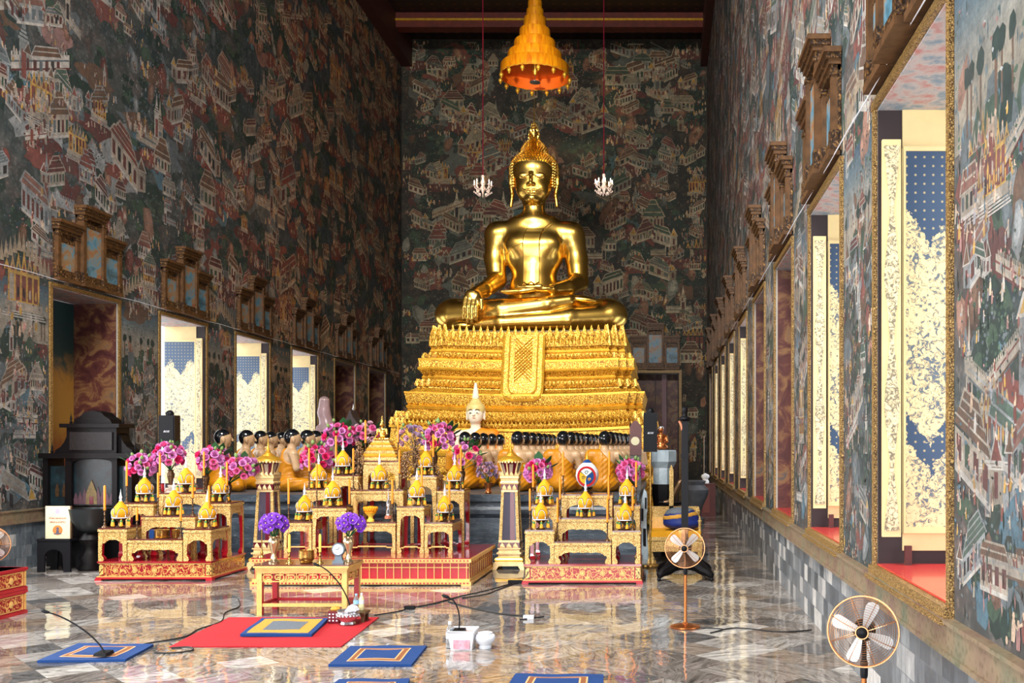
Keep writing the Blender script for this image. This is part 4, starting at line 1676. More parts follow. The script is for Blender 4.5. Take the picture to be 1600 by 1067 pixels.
def throne():
    root = empty('tiered_throne', (wx(822, 20.6), TY, 0), label='tall golden tiered throne base carrying the great image', cat='pedestal')
    yf = lambda hd: TY - hd

    def tier(nm, mat, prof):
        """prof: (z, hw, hd)"""
        mb = MB()
        rings = []
        for z, hw, hd in prof:
            rings.append([(x, y, z + sag(x)) for x, y in redent(hw, hd)])
        mb.loft(rings)
        return mb.build(nm, mat, root, 30, fix=True)

    def petals(nm, mat, z, hw, hd, h, wdt, dep=.05, lean=.0):
        """row of upright pointed leaves along front and sides"""
        mb = MB()
        out = redent(hw, hd, 1)
        for i in range(len(out)):
            a, b = Vector((*out[i], 0)), Vector((*out[(i + 1) % len(out)], 0))
            if a.y > hd - .5 and b.y > hd - .5:
                continue
            L = (b - a).length
            n = max(1, round(L / wdt))
            d = (b - a) / n
            nrm = Vector((d.y, -d.x, 0)).normalized()
            for q in range(n):
                p = a + d * (q + .5)
                w = d * .46
                zz = z + sag(p.x)
                P = lambda f, g, o: tuple(p + w * f + nrm * (o + lean * g) + Vector((0, 0, zz + h * g)))
                mb.add([P(-1, 0, dep), P(1, 0, dep), P(.85, .55, dep * 1.2), P(0, 1, dep * .8), P(-.85, .55, dep * 1.2), P(-1, 0, -.01), P(1, 0, -.01), P(0, .95, -.01), P(0, .3, dep * 1.9)],
                       [(0, 1, 8), (1, 2, 8), (2, 3, 8), (3, 4, 8), (4, 0, 8), (1, 6, 7, 3, 2), (6, 5, 7), (5, 0, 4, 3, 7)])
        return mb.build(nm, mat, root, None)
    zf = lambda py, Y: wz(py, Y)
    # (photo rows) measured at each step's own front distance
    c, g = M['carved_big'], M['gold_rail']
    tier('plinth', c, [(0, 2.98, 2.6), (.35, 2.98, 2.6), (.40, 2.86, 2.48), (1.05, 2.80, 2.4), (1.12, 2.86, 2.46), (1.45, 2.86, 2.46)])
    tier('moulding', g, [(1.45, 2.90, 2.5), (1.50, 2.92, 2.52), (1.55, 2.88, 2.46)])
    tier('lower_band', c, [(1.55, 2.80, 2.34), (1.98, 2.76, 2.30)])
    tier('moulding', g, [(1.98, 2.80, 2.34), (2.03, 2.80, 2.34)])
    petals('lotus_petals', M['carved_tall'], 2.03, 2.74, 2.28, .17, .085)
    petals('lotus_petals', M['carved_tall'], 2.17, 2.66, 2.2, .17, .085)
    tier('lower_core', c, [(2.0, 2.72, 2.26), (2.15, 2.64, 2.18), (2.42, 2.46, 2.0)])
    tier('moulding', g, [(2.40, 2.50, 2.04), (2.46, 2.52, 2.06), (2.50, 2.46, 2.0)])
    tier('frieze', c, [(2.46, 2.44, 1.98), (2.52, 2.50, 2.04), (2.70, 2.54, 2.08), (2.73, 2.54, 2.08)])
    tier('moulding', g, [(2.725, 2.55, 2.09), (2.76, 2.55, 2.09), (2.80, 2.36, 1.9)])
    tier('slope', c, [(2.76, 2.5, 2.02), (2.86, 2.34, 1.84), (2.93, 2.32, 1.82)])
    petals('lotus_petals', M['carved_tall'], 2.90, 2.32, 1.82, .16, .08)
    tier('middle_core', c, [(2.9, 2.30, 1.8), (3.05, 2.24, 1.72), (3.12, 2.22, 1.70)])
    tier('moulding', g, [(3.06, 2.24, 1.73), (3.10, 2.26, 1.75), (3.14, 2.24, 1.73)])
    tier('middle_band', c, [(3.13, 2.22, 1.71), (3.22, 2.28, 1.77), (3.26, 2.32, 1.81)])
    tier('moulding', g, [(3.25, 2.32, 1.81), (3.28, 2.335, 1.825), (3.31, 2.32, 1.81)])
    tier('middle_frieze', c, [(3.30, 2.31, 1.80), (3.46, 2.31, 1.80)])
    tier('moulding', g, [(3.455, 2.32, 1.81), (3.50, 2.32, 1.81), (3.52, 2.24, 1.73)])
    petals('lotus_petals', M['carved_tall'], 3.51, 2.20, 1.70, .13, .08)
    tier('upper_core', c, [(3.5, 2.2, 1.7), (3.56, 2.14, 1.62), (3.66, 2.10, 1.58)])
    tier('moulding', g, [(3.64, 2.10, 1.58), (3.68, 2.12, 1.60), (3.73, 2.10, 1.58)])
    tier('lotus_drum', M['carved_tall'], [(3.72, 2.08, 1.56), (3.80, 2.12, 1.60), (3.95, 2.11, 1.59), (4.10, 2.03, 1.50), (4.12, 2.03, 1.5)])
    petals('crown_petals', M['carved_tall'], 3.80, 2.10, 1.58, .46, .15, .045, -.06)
    tier('seat_slab', simple('dark_bronze_seat', (110, 92, 60), 0.3, 0.6, 0.3, 20), [(4.10, 2.0, 1.46), (4.16, 2.0, 1.46)])
    # ornamental apron hung down the middle of the front
    Yf = TY - 1.86
    px0 = wx(786, Yf) - root.location.x
    px1 = wx(849, Yf) - root.location.x
    cx, hw = (px0 + px1) / 2, (px1 - px0) / 2
    z0, z1 = wz(626, Yf), 4.02

    def apron(hw, z0, z1, d0, d1, rad):
        poly = [(cx - hw, z1), (cx - hw, z0 + rad)]
        for i in range(7):
            a = PI + PI / 2 * i / 6
            poly.append((cx - hw + rad + rad * math.cos(a), z0 + rad + rad * math.sin(a)))
        for i in range(7):
            a = 1.5 * PI + PI / 2 * i / 6
            poly.append((cx + hw - rad + rad * math.cos(a), z0 + rad + rad * math.sin(a)))
        poly += [(cx + hw, z0 + rad), (cx + hw, z1)]
        return poly
    f0 = -1.86
    mb = MB()
    # hung cloth leans from the crown down over the steps: slanted slab
    def slab(poly, back, front, mb):
        zt, zb, ft, fb = z1, z0, -1.66, -2.08
        fy = lambda z: ft + (fb - ft) * (zt - z) / (zt - zb)
        n = len(poly)
        vs = [(x, fy(z) - front, z) for x, z in poly] + [(x, fy(z) + back, z) for x, z in poly]
        fs = [tuple(range(n)), tuple(reversed(range(n, 2 * n)))] + [((i + 1) % n, i, n + i, n + (i + 1) % n) for i in range(n)]
        mb.add(vs, fs)
    slab(apron(hw, z0, z1, 0, 0, .22), .30, .0, mb)
    ap = mb.build('apron', M['carved_big'], root, None)
    for q, (ins, nm, mt) in enumerate(((.0, 'apron_border', M['gold_rail']), (.13, 'inner_border', M['gold_rail']))):
        mb = MB()
        P = apron(hw - ins, z0 + ins, z1 - .02, 0, 0, .22 - ins * .5)
        zt, zb, ft, fb = z1, z0, -1.66, -2.08
        fy = lambda z: ft + (fb - ft) * (zt - z) / (zt - zb)
        mb.tube([(x, fy(z) - .02, z) for x, z in P], .028 if q == 0 else .016, 6)
        mb.build(nm, mt, ap, 40)
    mb = MB()
    lw = hw - .24
    for q in range(9):
        for sgn in (-1, 1):
            za = 3.0 + q * .075
            a = (cx - lw * sgn, za)
            b = (cx + lw * sgn, za + .36)
            fy = lambda z: -1.66 + (-2.08 + 1.66) * (z1 - z) / (z1 - z0)
            mb.tube([(a[0], fy(a[1]) - .02, a[1]), (b[0], fy(b[1]) - .02, b[1])], .009, 4)
    mb.build('lattice', M['gold_rail'], ap, 40)
    return root


throne()


# ---------------------------------------------------------------- hanging nine-tier canopy
def canopy():
    Y = 22.0
    root = empty('tiered_canopy', (wx(836, Y), Y, 0), label='orange and gold nine-tier cloth umbrella hanging above the statue head', cat='canopy')
    t = NT('gold_thread_cloth')
    sp = t.mapping(scale=(1, 1, 0.15))
    n = t.noise(16, 4, vec=sp)
    t.set('Base Color', t.ramp(n, [(0.3, lin(196, 104, 8)), (0.7, lin(250, 170, 20))]))
    t.set('Roughness', 0.38).set('Metallic', 0.25)
    cloth = t.mat
    inner = simple('orange_lining', (226, 104, 16), 0.7, 0, 0.1, 6)
    u = Y / F
    R = [54, 43, 33, 24.5, 17.5, 13.5, 11, 8, 5.5]
    zb, ztop = wz(113 + 4, Y), None
    z = wz(121, Y)
    for i, r in enumerate(R):
        r *= u
        h = (19 if i == 0 else (18.4 if i < 5 else 13)) * u
        mb = MB()
        n = 40
        nxt = (R[i + 1] * u * .9) if i + 1 < len(R) else .02
        prof = [(r * .985, 0), (r, .0), (r * .985, h * .9), (r * .96, h * .99), (nxt, h * 1.0)]
        mb.lathe(prof[1:], n, cap=False)
        mb2 = MB()
        o = mb.build('cloth_tier', cloth, root, 40, loc=(0, 0, z))
        inn = MB()
        inn.lathe([(r * .985, 0.0), (r * .96, h * .9), (.02, h * .94)], n, cap=False)
        inn.build('lining', inner, o, 40)
        fr = MB()
        # scalloped gilt edging
        pts = [(r * 1.005 * math.cos(a), r * 1.005 * math.sin(a), .012 * math.cos(a * 24) + h * .03) for a in np.linspace(0, 2 * PI, 120, endpoint=False)]
        fr.tube(pts, .012, 5, closed=True)
        fr.build('gilt_edging', M['gold_rail'], o, 60)
        z += h
    mb = MB().tube([(0, 0, z), (0, 0, ZC)], .012, 6)
    mb.build('hanging_cord', M['gold_rail'], root)
    zb = wz(121, Y)
    mb = MB().lathe([(.03, .0), (.10, .22), (.03, .34)], 12, (0, 0, zb - .02 + .08))
    mb.build('inner_finial', M['gold_rail'], root)
    mb = MB().tube([(0, 0, zb + .1), (0, 0, zb - .12)], .008, 6)
    mb.lathe([(.02, 0), (.125, .02), (.125, .035), (.02, .05)], 20, (0, 0, zb - .14))
    mb.build('rosette', M['silver'], root)
    pend = MB().ball((0, 0, -.07), (.05, .05, .055), 8)
    pend.tube([(0, 0, 0), (0, 0, -.03)], .006, 4)
    pend.lathe([(.012, -.15), (.03, -.11)], 6)
    me = None
    for q in range(14):
        a = 2 * PI * q / 14
        loc = (R[0] * u * math.cos(a), R[0] * u * math.sin(a), zb)
        if me is None:
            p0 = pend.build('bell_pendant', M['gold_rail'], root, 60, loc=loc)
            me = p0
        else:
            inst('bell_pendant', me, root, loc)


canopy()

# ---------------------------------------------------------------- two small crystal chandeliers
t = NT('candle_bulb')
t.set('Emission Color', (1.0, 0.82, 0.58)).set('Emission Strength', 7.0)
M['bulb'] = t.mat
t = NT('cut_crystal')
t.set('Base Color', (0.75, 0.6, 0.54)).set('Roughness', 0.08).set('Specular IOR Level', 0.9).set('Emission Color', (1.0, 0.85, 0.78)).set('Emission Strength', 0.0)
M['crystal'] = t.mat


def chandelier(px, py, label):
    Y = 20.0
    x, z = wx(px, Y), wz(py, Y)
    root = empty('crystal_chandelier', (x, Y, z), label=label, cat='chandelier', group='crystal chandeliers by the statue')
    mb = MB().lathe([(.02, .22), (.035, .2), (.025, .14), (.05, .06), (.03, 0), (.06, -.05), (.04, -.1), (.015, -.16), (.005, -.19)], 10)
    mb.build('stem', M['crystal'], root)
    for q in range(8):
        a = 2 * PI * q / 8 + .2
        ca, sa = math.cos(a), math.sin(a)
        mb = MB().tube([(.03 * ca, .03 * sa, -.05), (.1 * ca, .1 * sa, -.1), (.16 * ca, .16 * sa, -.06), (.175 * ca, .175 * sa, -.01)], .009, 6)
        mb.lathe([(.01, -.01), (.035, .005), (.035, .012)], 8, (.175 * ca, .175 * sa, -.005))
        arm = mb.build('arm', M['crystal'], root)
        b = MB().lathe([(.008, 0), (.008, .05), (.012, .06), (.007, .08), (.001, .1)], 8, (.175 * ca, .175 * sa, .005))
        b.build('bulb', M['bulb'], arm)
        d = MB()
        for e in range(3):
            f = .12 + e * .03
            d.ball((f * ca, f * sa, -.14 - .02 * (e % 2)), (.012, .012, .024), 6)
            d.ball((f * ca * .6, f * sa * .6, -.19 - .015 * (e % 2)), (.011, .011, .022), 6)
        d.build('crystal_drops', M['crystal'], arm, None)
    mb = MB().tube([(0, 0, .2), (0, 0, ZC - z)], .012, 6)
    mb.build('red_cord', M['maroon'], root)
    l = bpy.data.lights.new('chandelier_light', 'POINT')
    l.energy = 3
    l.color = (1, .8, .55)
    l.shadow_soft_size = .12
    lo = bpy.data.objects.new('chandelier_light', l)
    COL.objects.link(lo)
    lo.location = (x, Y - .35, z - .05)


chandelier(754.5, 290, 'small lit crystal chandelier hanging left of the statue head')
chandelier(943.5, 288, 'small lit crystal chandelier hanging right of the statue head')

spot('canopy_floodlight', (-3.2, 9.0, 7.6), (wx(836, 22.0), 22.3, 10.45), 8000, 8.5, (1.0, 0.84, 0.5))
# ================================================================= ALTARS
M['table_top'] = simple('dark_varnished_top', (92, 44, 36), 0.18, 0, 0.2, 8, coat=0.5)


def gilt_table(X0, X1, Yf, depth, zb, zt, label, group, stretcher=False, red_inside=True):
    """carved gilt altar table, legs with curved feet; local origin at the middle of its footprint"""
    w, d, h = X1 - X0, depth, zt - zb
    root = empty('altar_table', ((X0 + X1) / 2, Yf + depth / 2, zb), label=label, cat='table', group=group)
    hw, hd = w / 2, d / 2
    mb = MB()
    mb.box(-hw, hw, -hd, hd, h - .018, h, 0)
    mb.box(-hw - .006, hw + .006, -hd - .006, hd + .006, h - .045, h - .018, 1)
    mb.box(-hw + .008, hw - .008, -hd + .008, hd - .008, h - .062, h - .045, 1)
    mb.build('tabletop', [M['table_top'], M['carved_fine']], root, None, fix=False)
    lw = min(.06, w * .16)
    ap = min(.11, h * .36) if not stretcher else .075
    if stretcher:
        lw = .045
    mats = [M['carved_fine'], M['red_lacquer']]
    # aprons with a shaped lower edge
    for ax, half, off in (('y', hw, -hd + .019), ('y', hw, hd - .019), ('x', hd, -hw + .019), ('x', hd, hw - .019)):
        a = half - .008
        zt_ = h - .061
        e = lw * 1.5
        pts = [(-a, zt_), (-a, zt_ - ap * 1.2), (-a + e * .8, zt_ - ap * 1.15), (-a + e, zt_ - ap * .95), (-a + e * 1.4, zt_ - ap * .8)]
        nsc = 4
        for q in range(1, nsc * 2):
            u = -a + e * 1.4 + (2 * a - 2.8 * e) * q / (nsc * 2)
            pts.append((u, zt_ - ap * (.72 if q % 2 else .8)))
        pts += [(-p[0], p[1]) for p in reversed(pts[:5])]
        mb = MB()
        mb.prism(pts, off - .012, off + .012, ax)
        mb.build('apron', M['carved_fine'], root, None)
    # legs
    zl = h - .06
    for sx in (-1, 1):
        for sy in (-1, 1):
            mb = MB()
            secs = [(0, lw * 1.05), (.02, lw * 1.25), (.045, lw * 1.1), (.07, lw * .8), (zl * .55, lw * .86), (zl * .8, lw * 1.1), (zl, lw * 1.3)]
            rings = []
            for z, q in secs:
                xo, xi = sx * hw, sx * (hw - q)
                yo, yi = sy * hd, sy * (hd - q)
                x0, x1 = min(xo, xi), max(xo, xi)
                y0, y1 = min(yo, yi), max(yo, yi)
                rings.append([(x0, y0, z), (x1, y0, z), (x1, y1, z), (x0, y1, z)])
            n0 = len(mb.f)
            mb.loft(rings)
            # loft face order per ring: front, right, back, left
            for i in range(len(secs) - 1):
                for side in range(4):
                    inner = (side == 0 and sy > 0) or (side == 2 and sy < 0) or (side == 1 and sx < 0) or (side == 3 and sx > 0)
                    if inner and red_inside:
                        mb.m[n0 + i * 4 + side] = 1
            mb.build('leg', mats, root, None)
    if stretcher:
        for sy in (-1, 1):
            mb = MB()
            z0 = .055
            a = hw - lw
            pts = [(-a, z0), (-a * .75, z0), (-a * .7, z0 + .012), (a * .7, z0 + .012), (a * .75, z0), (a, z0), (a, z0 + .014), (a * .74, z0 + .014), (a * .69, z0 + .027), (-a * .69, z0 + .027), (-a * .74, z0 + .014), (-a, z0 + .014)]
            mb.prism(pts, sy * (hd - lw * .5) - .009, sy * (hd - lw * .5) + .009)
            mb.build('stretcher', M['gold_pale'] if sy < 0 else M['red_lacquer'], root, None)
    return root


TOPS = {}


def T(key, px0, px1, py, Yf, depth, zb, label, group, **kw):
    X0, X1, zt = wx(px0, Yf), wx(px1, Yf), wz(py, Yf)
    gilt_table(X0 + .003, X1 - .003, Yf, depth, zb, zt, label, group, **kw)
    TOPS[key] = (Yf, depth, zt)


def red_base(X0, X1, Y0, Y1, h, label):
    root = empty('altar_platform', ((X0 + X1) / 2, (Y0 + Y1) / 2, 0), label=label, cat='platform', group='low red altar platforms')
    hw, hd = (X1 - X0) / 2, (Y1 - Y0) / 2
    mb = MB()
    mb.box(-hw, hw, -hd, hd, h - .022, h, 0)
    mb.box(-hw + .012, hw - .012, -hd + .012, hd - .012, h - .034, h - .022, 1)
    mb.build('board_top', [M['red_lacquer'], M['gold_pale']], root, None, fix=False)
    mb = MB().box(-hw + .022, hw - .022, -hd + .022, hd - .022, .03, h - .034)
    mb.build('body', M['red_panel'], root, None)
    mb = MB()
    mb.box(-hw - .012, hw + .012, -hd - .012, hd + .012, .018, .04, 0)
    mb.box(-hw - .004, hw + .004, -hd - .004, hd + .004, .04, .05, 1)
    for sx in (-1, 1):
        mb.box(sx * hw - .06 if sx > 0 else -hw - .02, hw + .02 if sx > 0 else -hw + .06, -hd - .02, -hd + .06, 0, .02, 0)
        mb.box(sx * hw - .06 if sx > 0 else -hw - .02, hw + .02 if sx > 0 else -hw + .06, hd - .06, hd + .02, 0, .02, 0)
    mb.build('plinth', [M['red_panel'], M['gold_pale']], root, None, fix=False)
    # gilt scroll panels with round medallions on the front and right side
    z0, z1 = .062, h - .045
    for nm, n, half, fx in (('front', 5, hw, 0), ('side', 3, hd, 1)):
        mb = MB()
        a = half - .10
        if fx == 0:
            mb.box(-a, a, -hd + .013, -hd + .022, z0, z1)
        else:
            mb.box(hw - .022, hw - .013, -a, a, z0, z1)
        p = mb.build('scroll_panel', M['red_scroll'], root, None)
        for q in range(n):
            u = -a + 2 * a * (q + .5) / n
            md = MB()
            zc = (z0 + z1) / 2
            r = (z1 - z0) * .25
            for ri, ro, dp in ((0, .55, .006), (.72, 1.0, .004)):
                m = 16
                for k in range(m):
                    a0, a1 = 2 * PI * k / m, 2 * PI * (k + 1) / m
                    pts = [(u + r * rr * math.cos(aa), zc + r * rr * math.sin(aa)) for rr, aa in ((ri, a0), (ro, a0), (ro, a1), (ri, a1))]
                    if fx == 0:
                        md.add([(x, -hd + .013 - dp, z) for x, z in pts], [(0, 1, 2, 3)])
                    else:
                        md.add([(hw - .013 + dp, x, z) for x, z in pts], [(0, 1, 2, 3)])
            md.build('medallion', M['gold_pale'], p, None)
        fr = MB()
        for (u0, u1, v0, v1) in ((-a - .012, a + .012, z1, z1 + .008), (-a - .012, a + .012, z0 - .008, z0), (-a - .012, -a, z0, z1), (a, a + .012, z0, z1)):
            if fx == 0:
                fr.box(u0, u1, -hd + .008, -hd + .022, v0, v1)
            else:
                fr.box(hw - .022, hw - .008, u0, u1, v0, v1)
        for sg in (-1, 1):
            u0, u1 = sorted((sg * (a + .03), sg * (half - .022)))
            if fx == 0:
                fr.box(u0, u1, -hd + .01, -hd + .022, z0, z1)
            else:
                fr.box(hw - .022, hw - .01, u0, u1, z0, z1)
        fr.build('gilt_border', M['gold_scroll'], root, None)
    return root


LB = (-6.96, -5.557, 11.79, 12.78)
RB = (wx(818, 11.5), wx(1002, 11.5), 11.5, 12.5)
red_base(*LB, .235, 'low red platform with gilt scrolls under the altar beside the dark shrine')
red_base(*RB, .235, 'low red platform with gilt scrolls under the altar beside the speaker pole')
GL, GR, GC = 'gilt tables of the left altar', 'gilt tables of the right altar', 'gilt tables of the middle altar'
T('L1', 153, 198, 825, 11.82, .5, .235, 'front gilt table of left altar, nearest the dark shrine', GL)
T('L2', 199, 285, 842, 11.82, .27, .235, 'lowest wide gilt table of left altar, holding a brass bowl', GL)
T('L3', 286, 330, 826, 11.82, .5, .235, 'front gilt table of left altar, nearest the glass lantern tower', GL)
T('L4', 221, 305, 806, 12.10, .28, .235, 'wide middle gilt table of left altar, behind the lowest one', GL)
T('L5', 196, 240, 785.5, 12.34, .4, .235, 'rear gilt table of left altar, on the dark shrine side', GL)
T('L6', 326, 360, 785, 12.34, .4, .235, 'rear gilt table of left altar, on the lantern tower side', GL)
T('L7', 246, 325, 770, 12.40, .36, .235, 'tallest gilt table at the back of left altar', GL)
T('R1', 820, 866, 828, 11.53, .5, .235, 'front gilt table of right altar, beside the lantern tower', GR)
T('R2', 866, 955, 846, 11.53, .27, .235, 'lowest wide gilt table of right altar', GR)
T('R3', 956, 1001, 829, 11.53, .5, .235, 'front gilt table of right altar, beside the speaker pole', GR)
T('R4', 871, 957, 809, 11.81, .28, .235, 'wide middle gilt table of right altar', GR)
T('R5', 831, 870, 789, 12.05, .4, .235, 'rear gilt table of right altar, on the lantern tower side', GR)
T('R6', 959, 1000, 789, 12.05, .4, .235, 'rear gilt table of right altar, on the speaker pole side', GR)
T('R7', 877, 957, 772, 12.12, .36, .235, 'tallest gilt table at the back of right altar, below the round painted fan', GR)

# ---- main red platform with gilt mullions
PX0, PX1, PY0, PY1, PH = -4.88, wx(735, 11.35), 11.35, 12.98, .326
root = empty('altar_platform', ((PX0 + PX1) / 2, (PY0 + PY1) / 2, 0), label='wide red lacquered platform with gilt uprights under the middle altar', cat='platform')
hw, hd = (PX1 - PX0) / 2, (PY1 - PY0) / 2
mb = MB()
mb.box(-hw, hw, -hd, hd, PH - .012, PH, 0)
mb.build('board_top', M['red_lacquer'], root, None, fix=False)
mb = MB().box(-hw + .03, hw - .03, -hd + .03, hd - .03, .03, PH - .012)
mb.build('body', M['red_panel'], root, None)
mb = MB()
mb.box(-hw - .01, hw + .01, -hd - .01, hd + .01, PH - .05, PH - .012)
mb.box(-hw + .01, hw - .01, -hd + .01, hd - .01, PH - .062, PH - .05)
mb.build('cornice', M['gold_pale'], root, None)
mb = MB()
mb.box(-hw - .01, hw + .01, -hd - .01, hd + .01, .015, .045)
mb.box(-hw + .008, hw - .008, -hd + .008, hd - .008, .045, .078)
for sx in (-1, 1):
    for sy in (-1, 1):
        mb.cbox(sx * (hw - .05), sy * (hd - .05), .0075, .12, .12, .015)
mb.build('plinth', M['gold_pale'], root, None)
nb = 27
for i in range(nb):
    x = -hw + .05 + (2 * hw - .1) * i / (nb - 1)
    mb = MB().box(x - .0045, x + .0045, -hd + .02, -hd + .031, .078, PH - .062)
    mb.build('mullion', M['gold_pale'], root, None)
for i in range(12):
    y = -hd + .06 + (2 * hd - .12) * i / 11
    mb = MB().box(hw - .031, hw - .02, y - .0045, y + .0045, .078, PH - .062)
    mb.build('mullion', M['gold_pale'], root, None)
mb = MB().box(-hw + .02, hw - .018, -hd + .018, -hd + .031, PH - .118, PH - .110)
mb.build('rail', M['gold_pale'], root, None)
mb = MB().box(hw - .031, hw - .018, -hd + .02, hd - .02, PH - .118, PH - .110)
mb.build('rail', M['gold_pale'], root, None)
# bead rows on cornice and plinth
for nm, z in (('cornice_beads', PH - .031), ('plinth_beads', .03)):
    mb = MB()
    for i in range(60):
        x = -hw + .03 + (2 * hw - .06) * i / 59
        mb.cbox(x, -hd - .011, z, .022, .006, .016)
    o = mb.build(nm, M['red_panel'], root, None)
    o['kind'] = 'stuff'

T('C1', 443, 487, 815, 11.9, .58, PH, 'low front gilt table of middle altar, behind the orchid vases', GC, stretcher=True)
T('C2', 488, 541, 792, 11.9, .38, PH, 'taller front gilt table of middle altar, left of the marigold stand', GC, stretcher=True)
T('C3', 543, 618, 815.5, 11.95, .34, PH, 'wide low gilt table of middle altar holding the marigold stand', GC, stretcher=True)
T('C4', 620, 662.5, 791, 11.9, .38, PH, 'taller front gilt table of middle altar, right of the marigold stand', GC, stretcher=True)
T('C5', 663, 707, 816, 11.9, .58, PH, 'low front gilt table of middle altar, at its right end', GC, stretcher=True)
T('C6l', 478, 520, 764, 12.52, .40, PH, 'rear gilt table of middle altar, at its left end', GC)
T('C6r', 683, 725, 765, 12.52, .40, PH, 'rear gilt table of middle altar, at its right end', GC)
T('C7l', 521, 560, 742, 12.52, .40, PH, 'tall rear gilt table left of the small golden buddha throne', GC)
T('C7r', 641, 682, 743, 12.52, .40, PH, 'tall rear gilt table right of the small golden buddha throne', GC)
T('C8', 548, 630, 765, 12.31, .19, PH, 'middle gilt table below the small golden buddha throne', GC)
T('C9', 567, 626, 720, 12.64, .34, PH, 'tallest gilt table bearing the small golden buddha throne', GC)


# ---------------------------------------------------------------- yellow dome offerings
def make_dome():
    root = empty('flower_dome_offering')
    mb = MB().lathe([(.055, 0), (.058, .008), (.03, .02), (.02, .045), (.024, .06), (.05, .085), (.075, .108), (.08, .113)], 16)
    mb.build('footed_stand', M['bronze'], root)
    mb = MB().lathe([(.085, .112), (.100, .112), (.102, .116), (.100, .121), (.085, .121)], 24)
    mb.build('tray_ring', M['white_plastic'], root)
    prof = [(.078, .122), (.096, .145), (.105, .17), (.103, .195), (.090, .225), (.068, .255), (.044, .285), (.024, .31), (.016, .325), (.0, .327)]
    mb = MB().lathe(prof, 28)
    dome = mb.build('dome', M['yellow_dome'], root, 60)

    def rad(z):
        for (r0, z0), (r1, z1) in zip(prof, prof[1:]):
            if z0 <= z <= z1:
                return r0 + (r1 - r0) * (z - z0) / (z1 - z0)
        return .02
    for k in range(5):
        a0 = 2 * PI * k / 5 + .3
        for nm, mt, sc, r in (('white_piping', M['white_plastic'], .92, .0026), ('black_piping', M['black_trim'], 1.0, .0030)):
            pts = []
            for i in range(15):
                f = -1 + 2 * i / 14
                z = .126 + (.115 * sc) * (1 - abs(f) ** 1.9)
                w = .56 * sc * (math.copysign(abs(f) ** .62, f))
                rr = rad(z) + .002
                pts.append((rr * math.cos(a0 + w), rr * math.sin(a0 + w), z))
            mb = MB().tube(pts, r, 4)
            mb.build(nm, mt, dome, 60)
    mb = MB().lathe([(.018, .322), (.02, .33), (.010, .338), (.016, .355), (.019, .37), (.013, .39), (.008, .40), (.010, .41), (.004, .44), (.001, .475)], 10)
    mb.build('white_spire', M['white_plastic'], root, 60)
    for k in range(6):
        a = 2 * PI * k / 6 + .05
        t_ = MB().lathe([(.001, .108), (.004, .1), (.010, .088), (.010, .082), (.013, .07), (.022, .022), (.021, .016), (.0, .014)], 8, (.1 * math.cos(a), .1 * math.sin(a), 0))
        tt = t_.build('tassel', M['tassel'], root, 50)
        g = MB().lathe([(.011, .092), (.0145, .08), (.0155, .068), (.012, .066)], 8, (.1 * math.cos(a), .1 * math.sin(a), 0))
        g.build('tassel_cap', M['green_bead'], tt, 50)
        f = MB().lathe([(.004, .124), (.006, .14), (.003, .155), (.0005, .185)], 6, (.098 * math.cos(a + .5), .098 * math.sin(a + .5), 0))
        f.build('small_finial', M['white_plastic'], root, 50)
    return root


dome0 = make_dome()
used = []
DOMES = [
    ('L1', 188.6, 'on the front table of left altar nearest the dark shrine'), ('L4', 271.6, 'on the wide middle table of left altar'),
    ('L3', 324, 'on the front table of left altar nearest the lantern tower'), ('L5', 226, 'on the rear shrine-side table of left altar'),
    ('L7', 290.7, 'topmost on the tallest table of left altar'), ('L6', 345, 'on the rear tower-side table of left altar'),
    ('C1', 476, 'on the low front table above the left orchids'), ('C2', 520, 'on the taller table left of the marigold stand'),
    ('C6l', 498, 'on the rear left end table of middle altar'), ('C7l', 536, 'high on the table left of the small golden throne'),
    ('C8', 593, 'in the middle just below the small golden throne'), ('C4', 651.5, 'on the taller table right of the marigold stand'),
    ('C5', 695, 'on the low front table at the right end of middle altar'), ('C7r', 665, 'high on the table right of the small golden throne'),
    ('C6r', 710.5, 'on the rear right end table of middle altar'),
    ('R5', 851, 'on the rear tower-side table of right altar'), ('R1', 845, 'on the front tower-side table of right altar'),
    ('R4', 915, 'in the middle of right altar below the painted fan'), ('R6', 980, 'on the rear speaker-side table of right altar'),
    ('R3', 977, 'on the front speaker-side table of right altar')]
for i, (key, px, where) in enumerate(DOMES):
    Yf, dp, zt = TOPS[key]
    y = Yf + max(.11, dp * .34)
    o = dome0 if i == 0 else copy_tree(dome0, (0, 0, 0))
    o.location = (wx(px, y), y, zt)
    o.rotation_euler = (0, 0, i * .37)
    tag(o, 'yellow dome offering ' + where, 'offering', 'yellow dome offerings')


# ---------------------------------------------------------------- candles
def candle(px, Y, zt, py_bot, py_top, label, stick='bronze', wax='candle', group='orange altar candles', r=.0125):
    x = wx(px, Y)
    zb, zc = wz(py_bot, Y) - zt, wz(py_top, Y) - zt
    zb = max(.05, zb)
    root = empty('candlestick', (x, Y, zt), label=label, cat='candle', group=group)
    h = zb
    prof = [(.036, 0), (.034, .008), (.02, .016), (.012, .03), (.016, .04), (.009, .05)]
    nn = max(1, int((h - .07) / .05))
    for q in range(nn):
        z = .05 + (h - .07) * (q + .5) / nn
        prof += [(.0075, z - .01), (.0135, z), (.0075, z + .01)]
    prof += [(.009, h - .012), (.019, h - .006), (.019, h), (.008, h + .001)]
    MB().lathe(prof, 10).build('stick', M[stick], root, 50)
    MB().lathe([(r, h), (r, zc - .015), (r * .6, zc - .006), (.002, zc), (.0, zc + .0005)], 10).build('wax_candle', M[wax], root, 50)
    MB().tube([(0, 0, zc - .004), (.001, 0, zc + .008)], .0014, 4).build('wick', M['black_trim'], root)


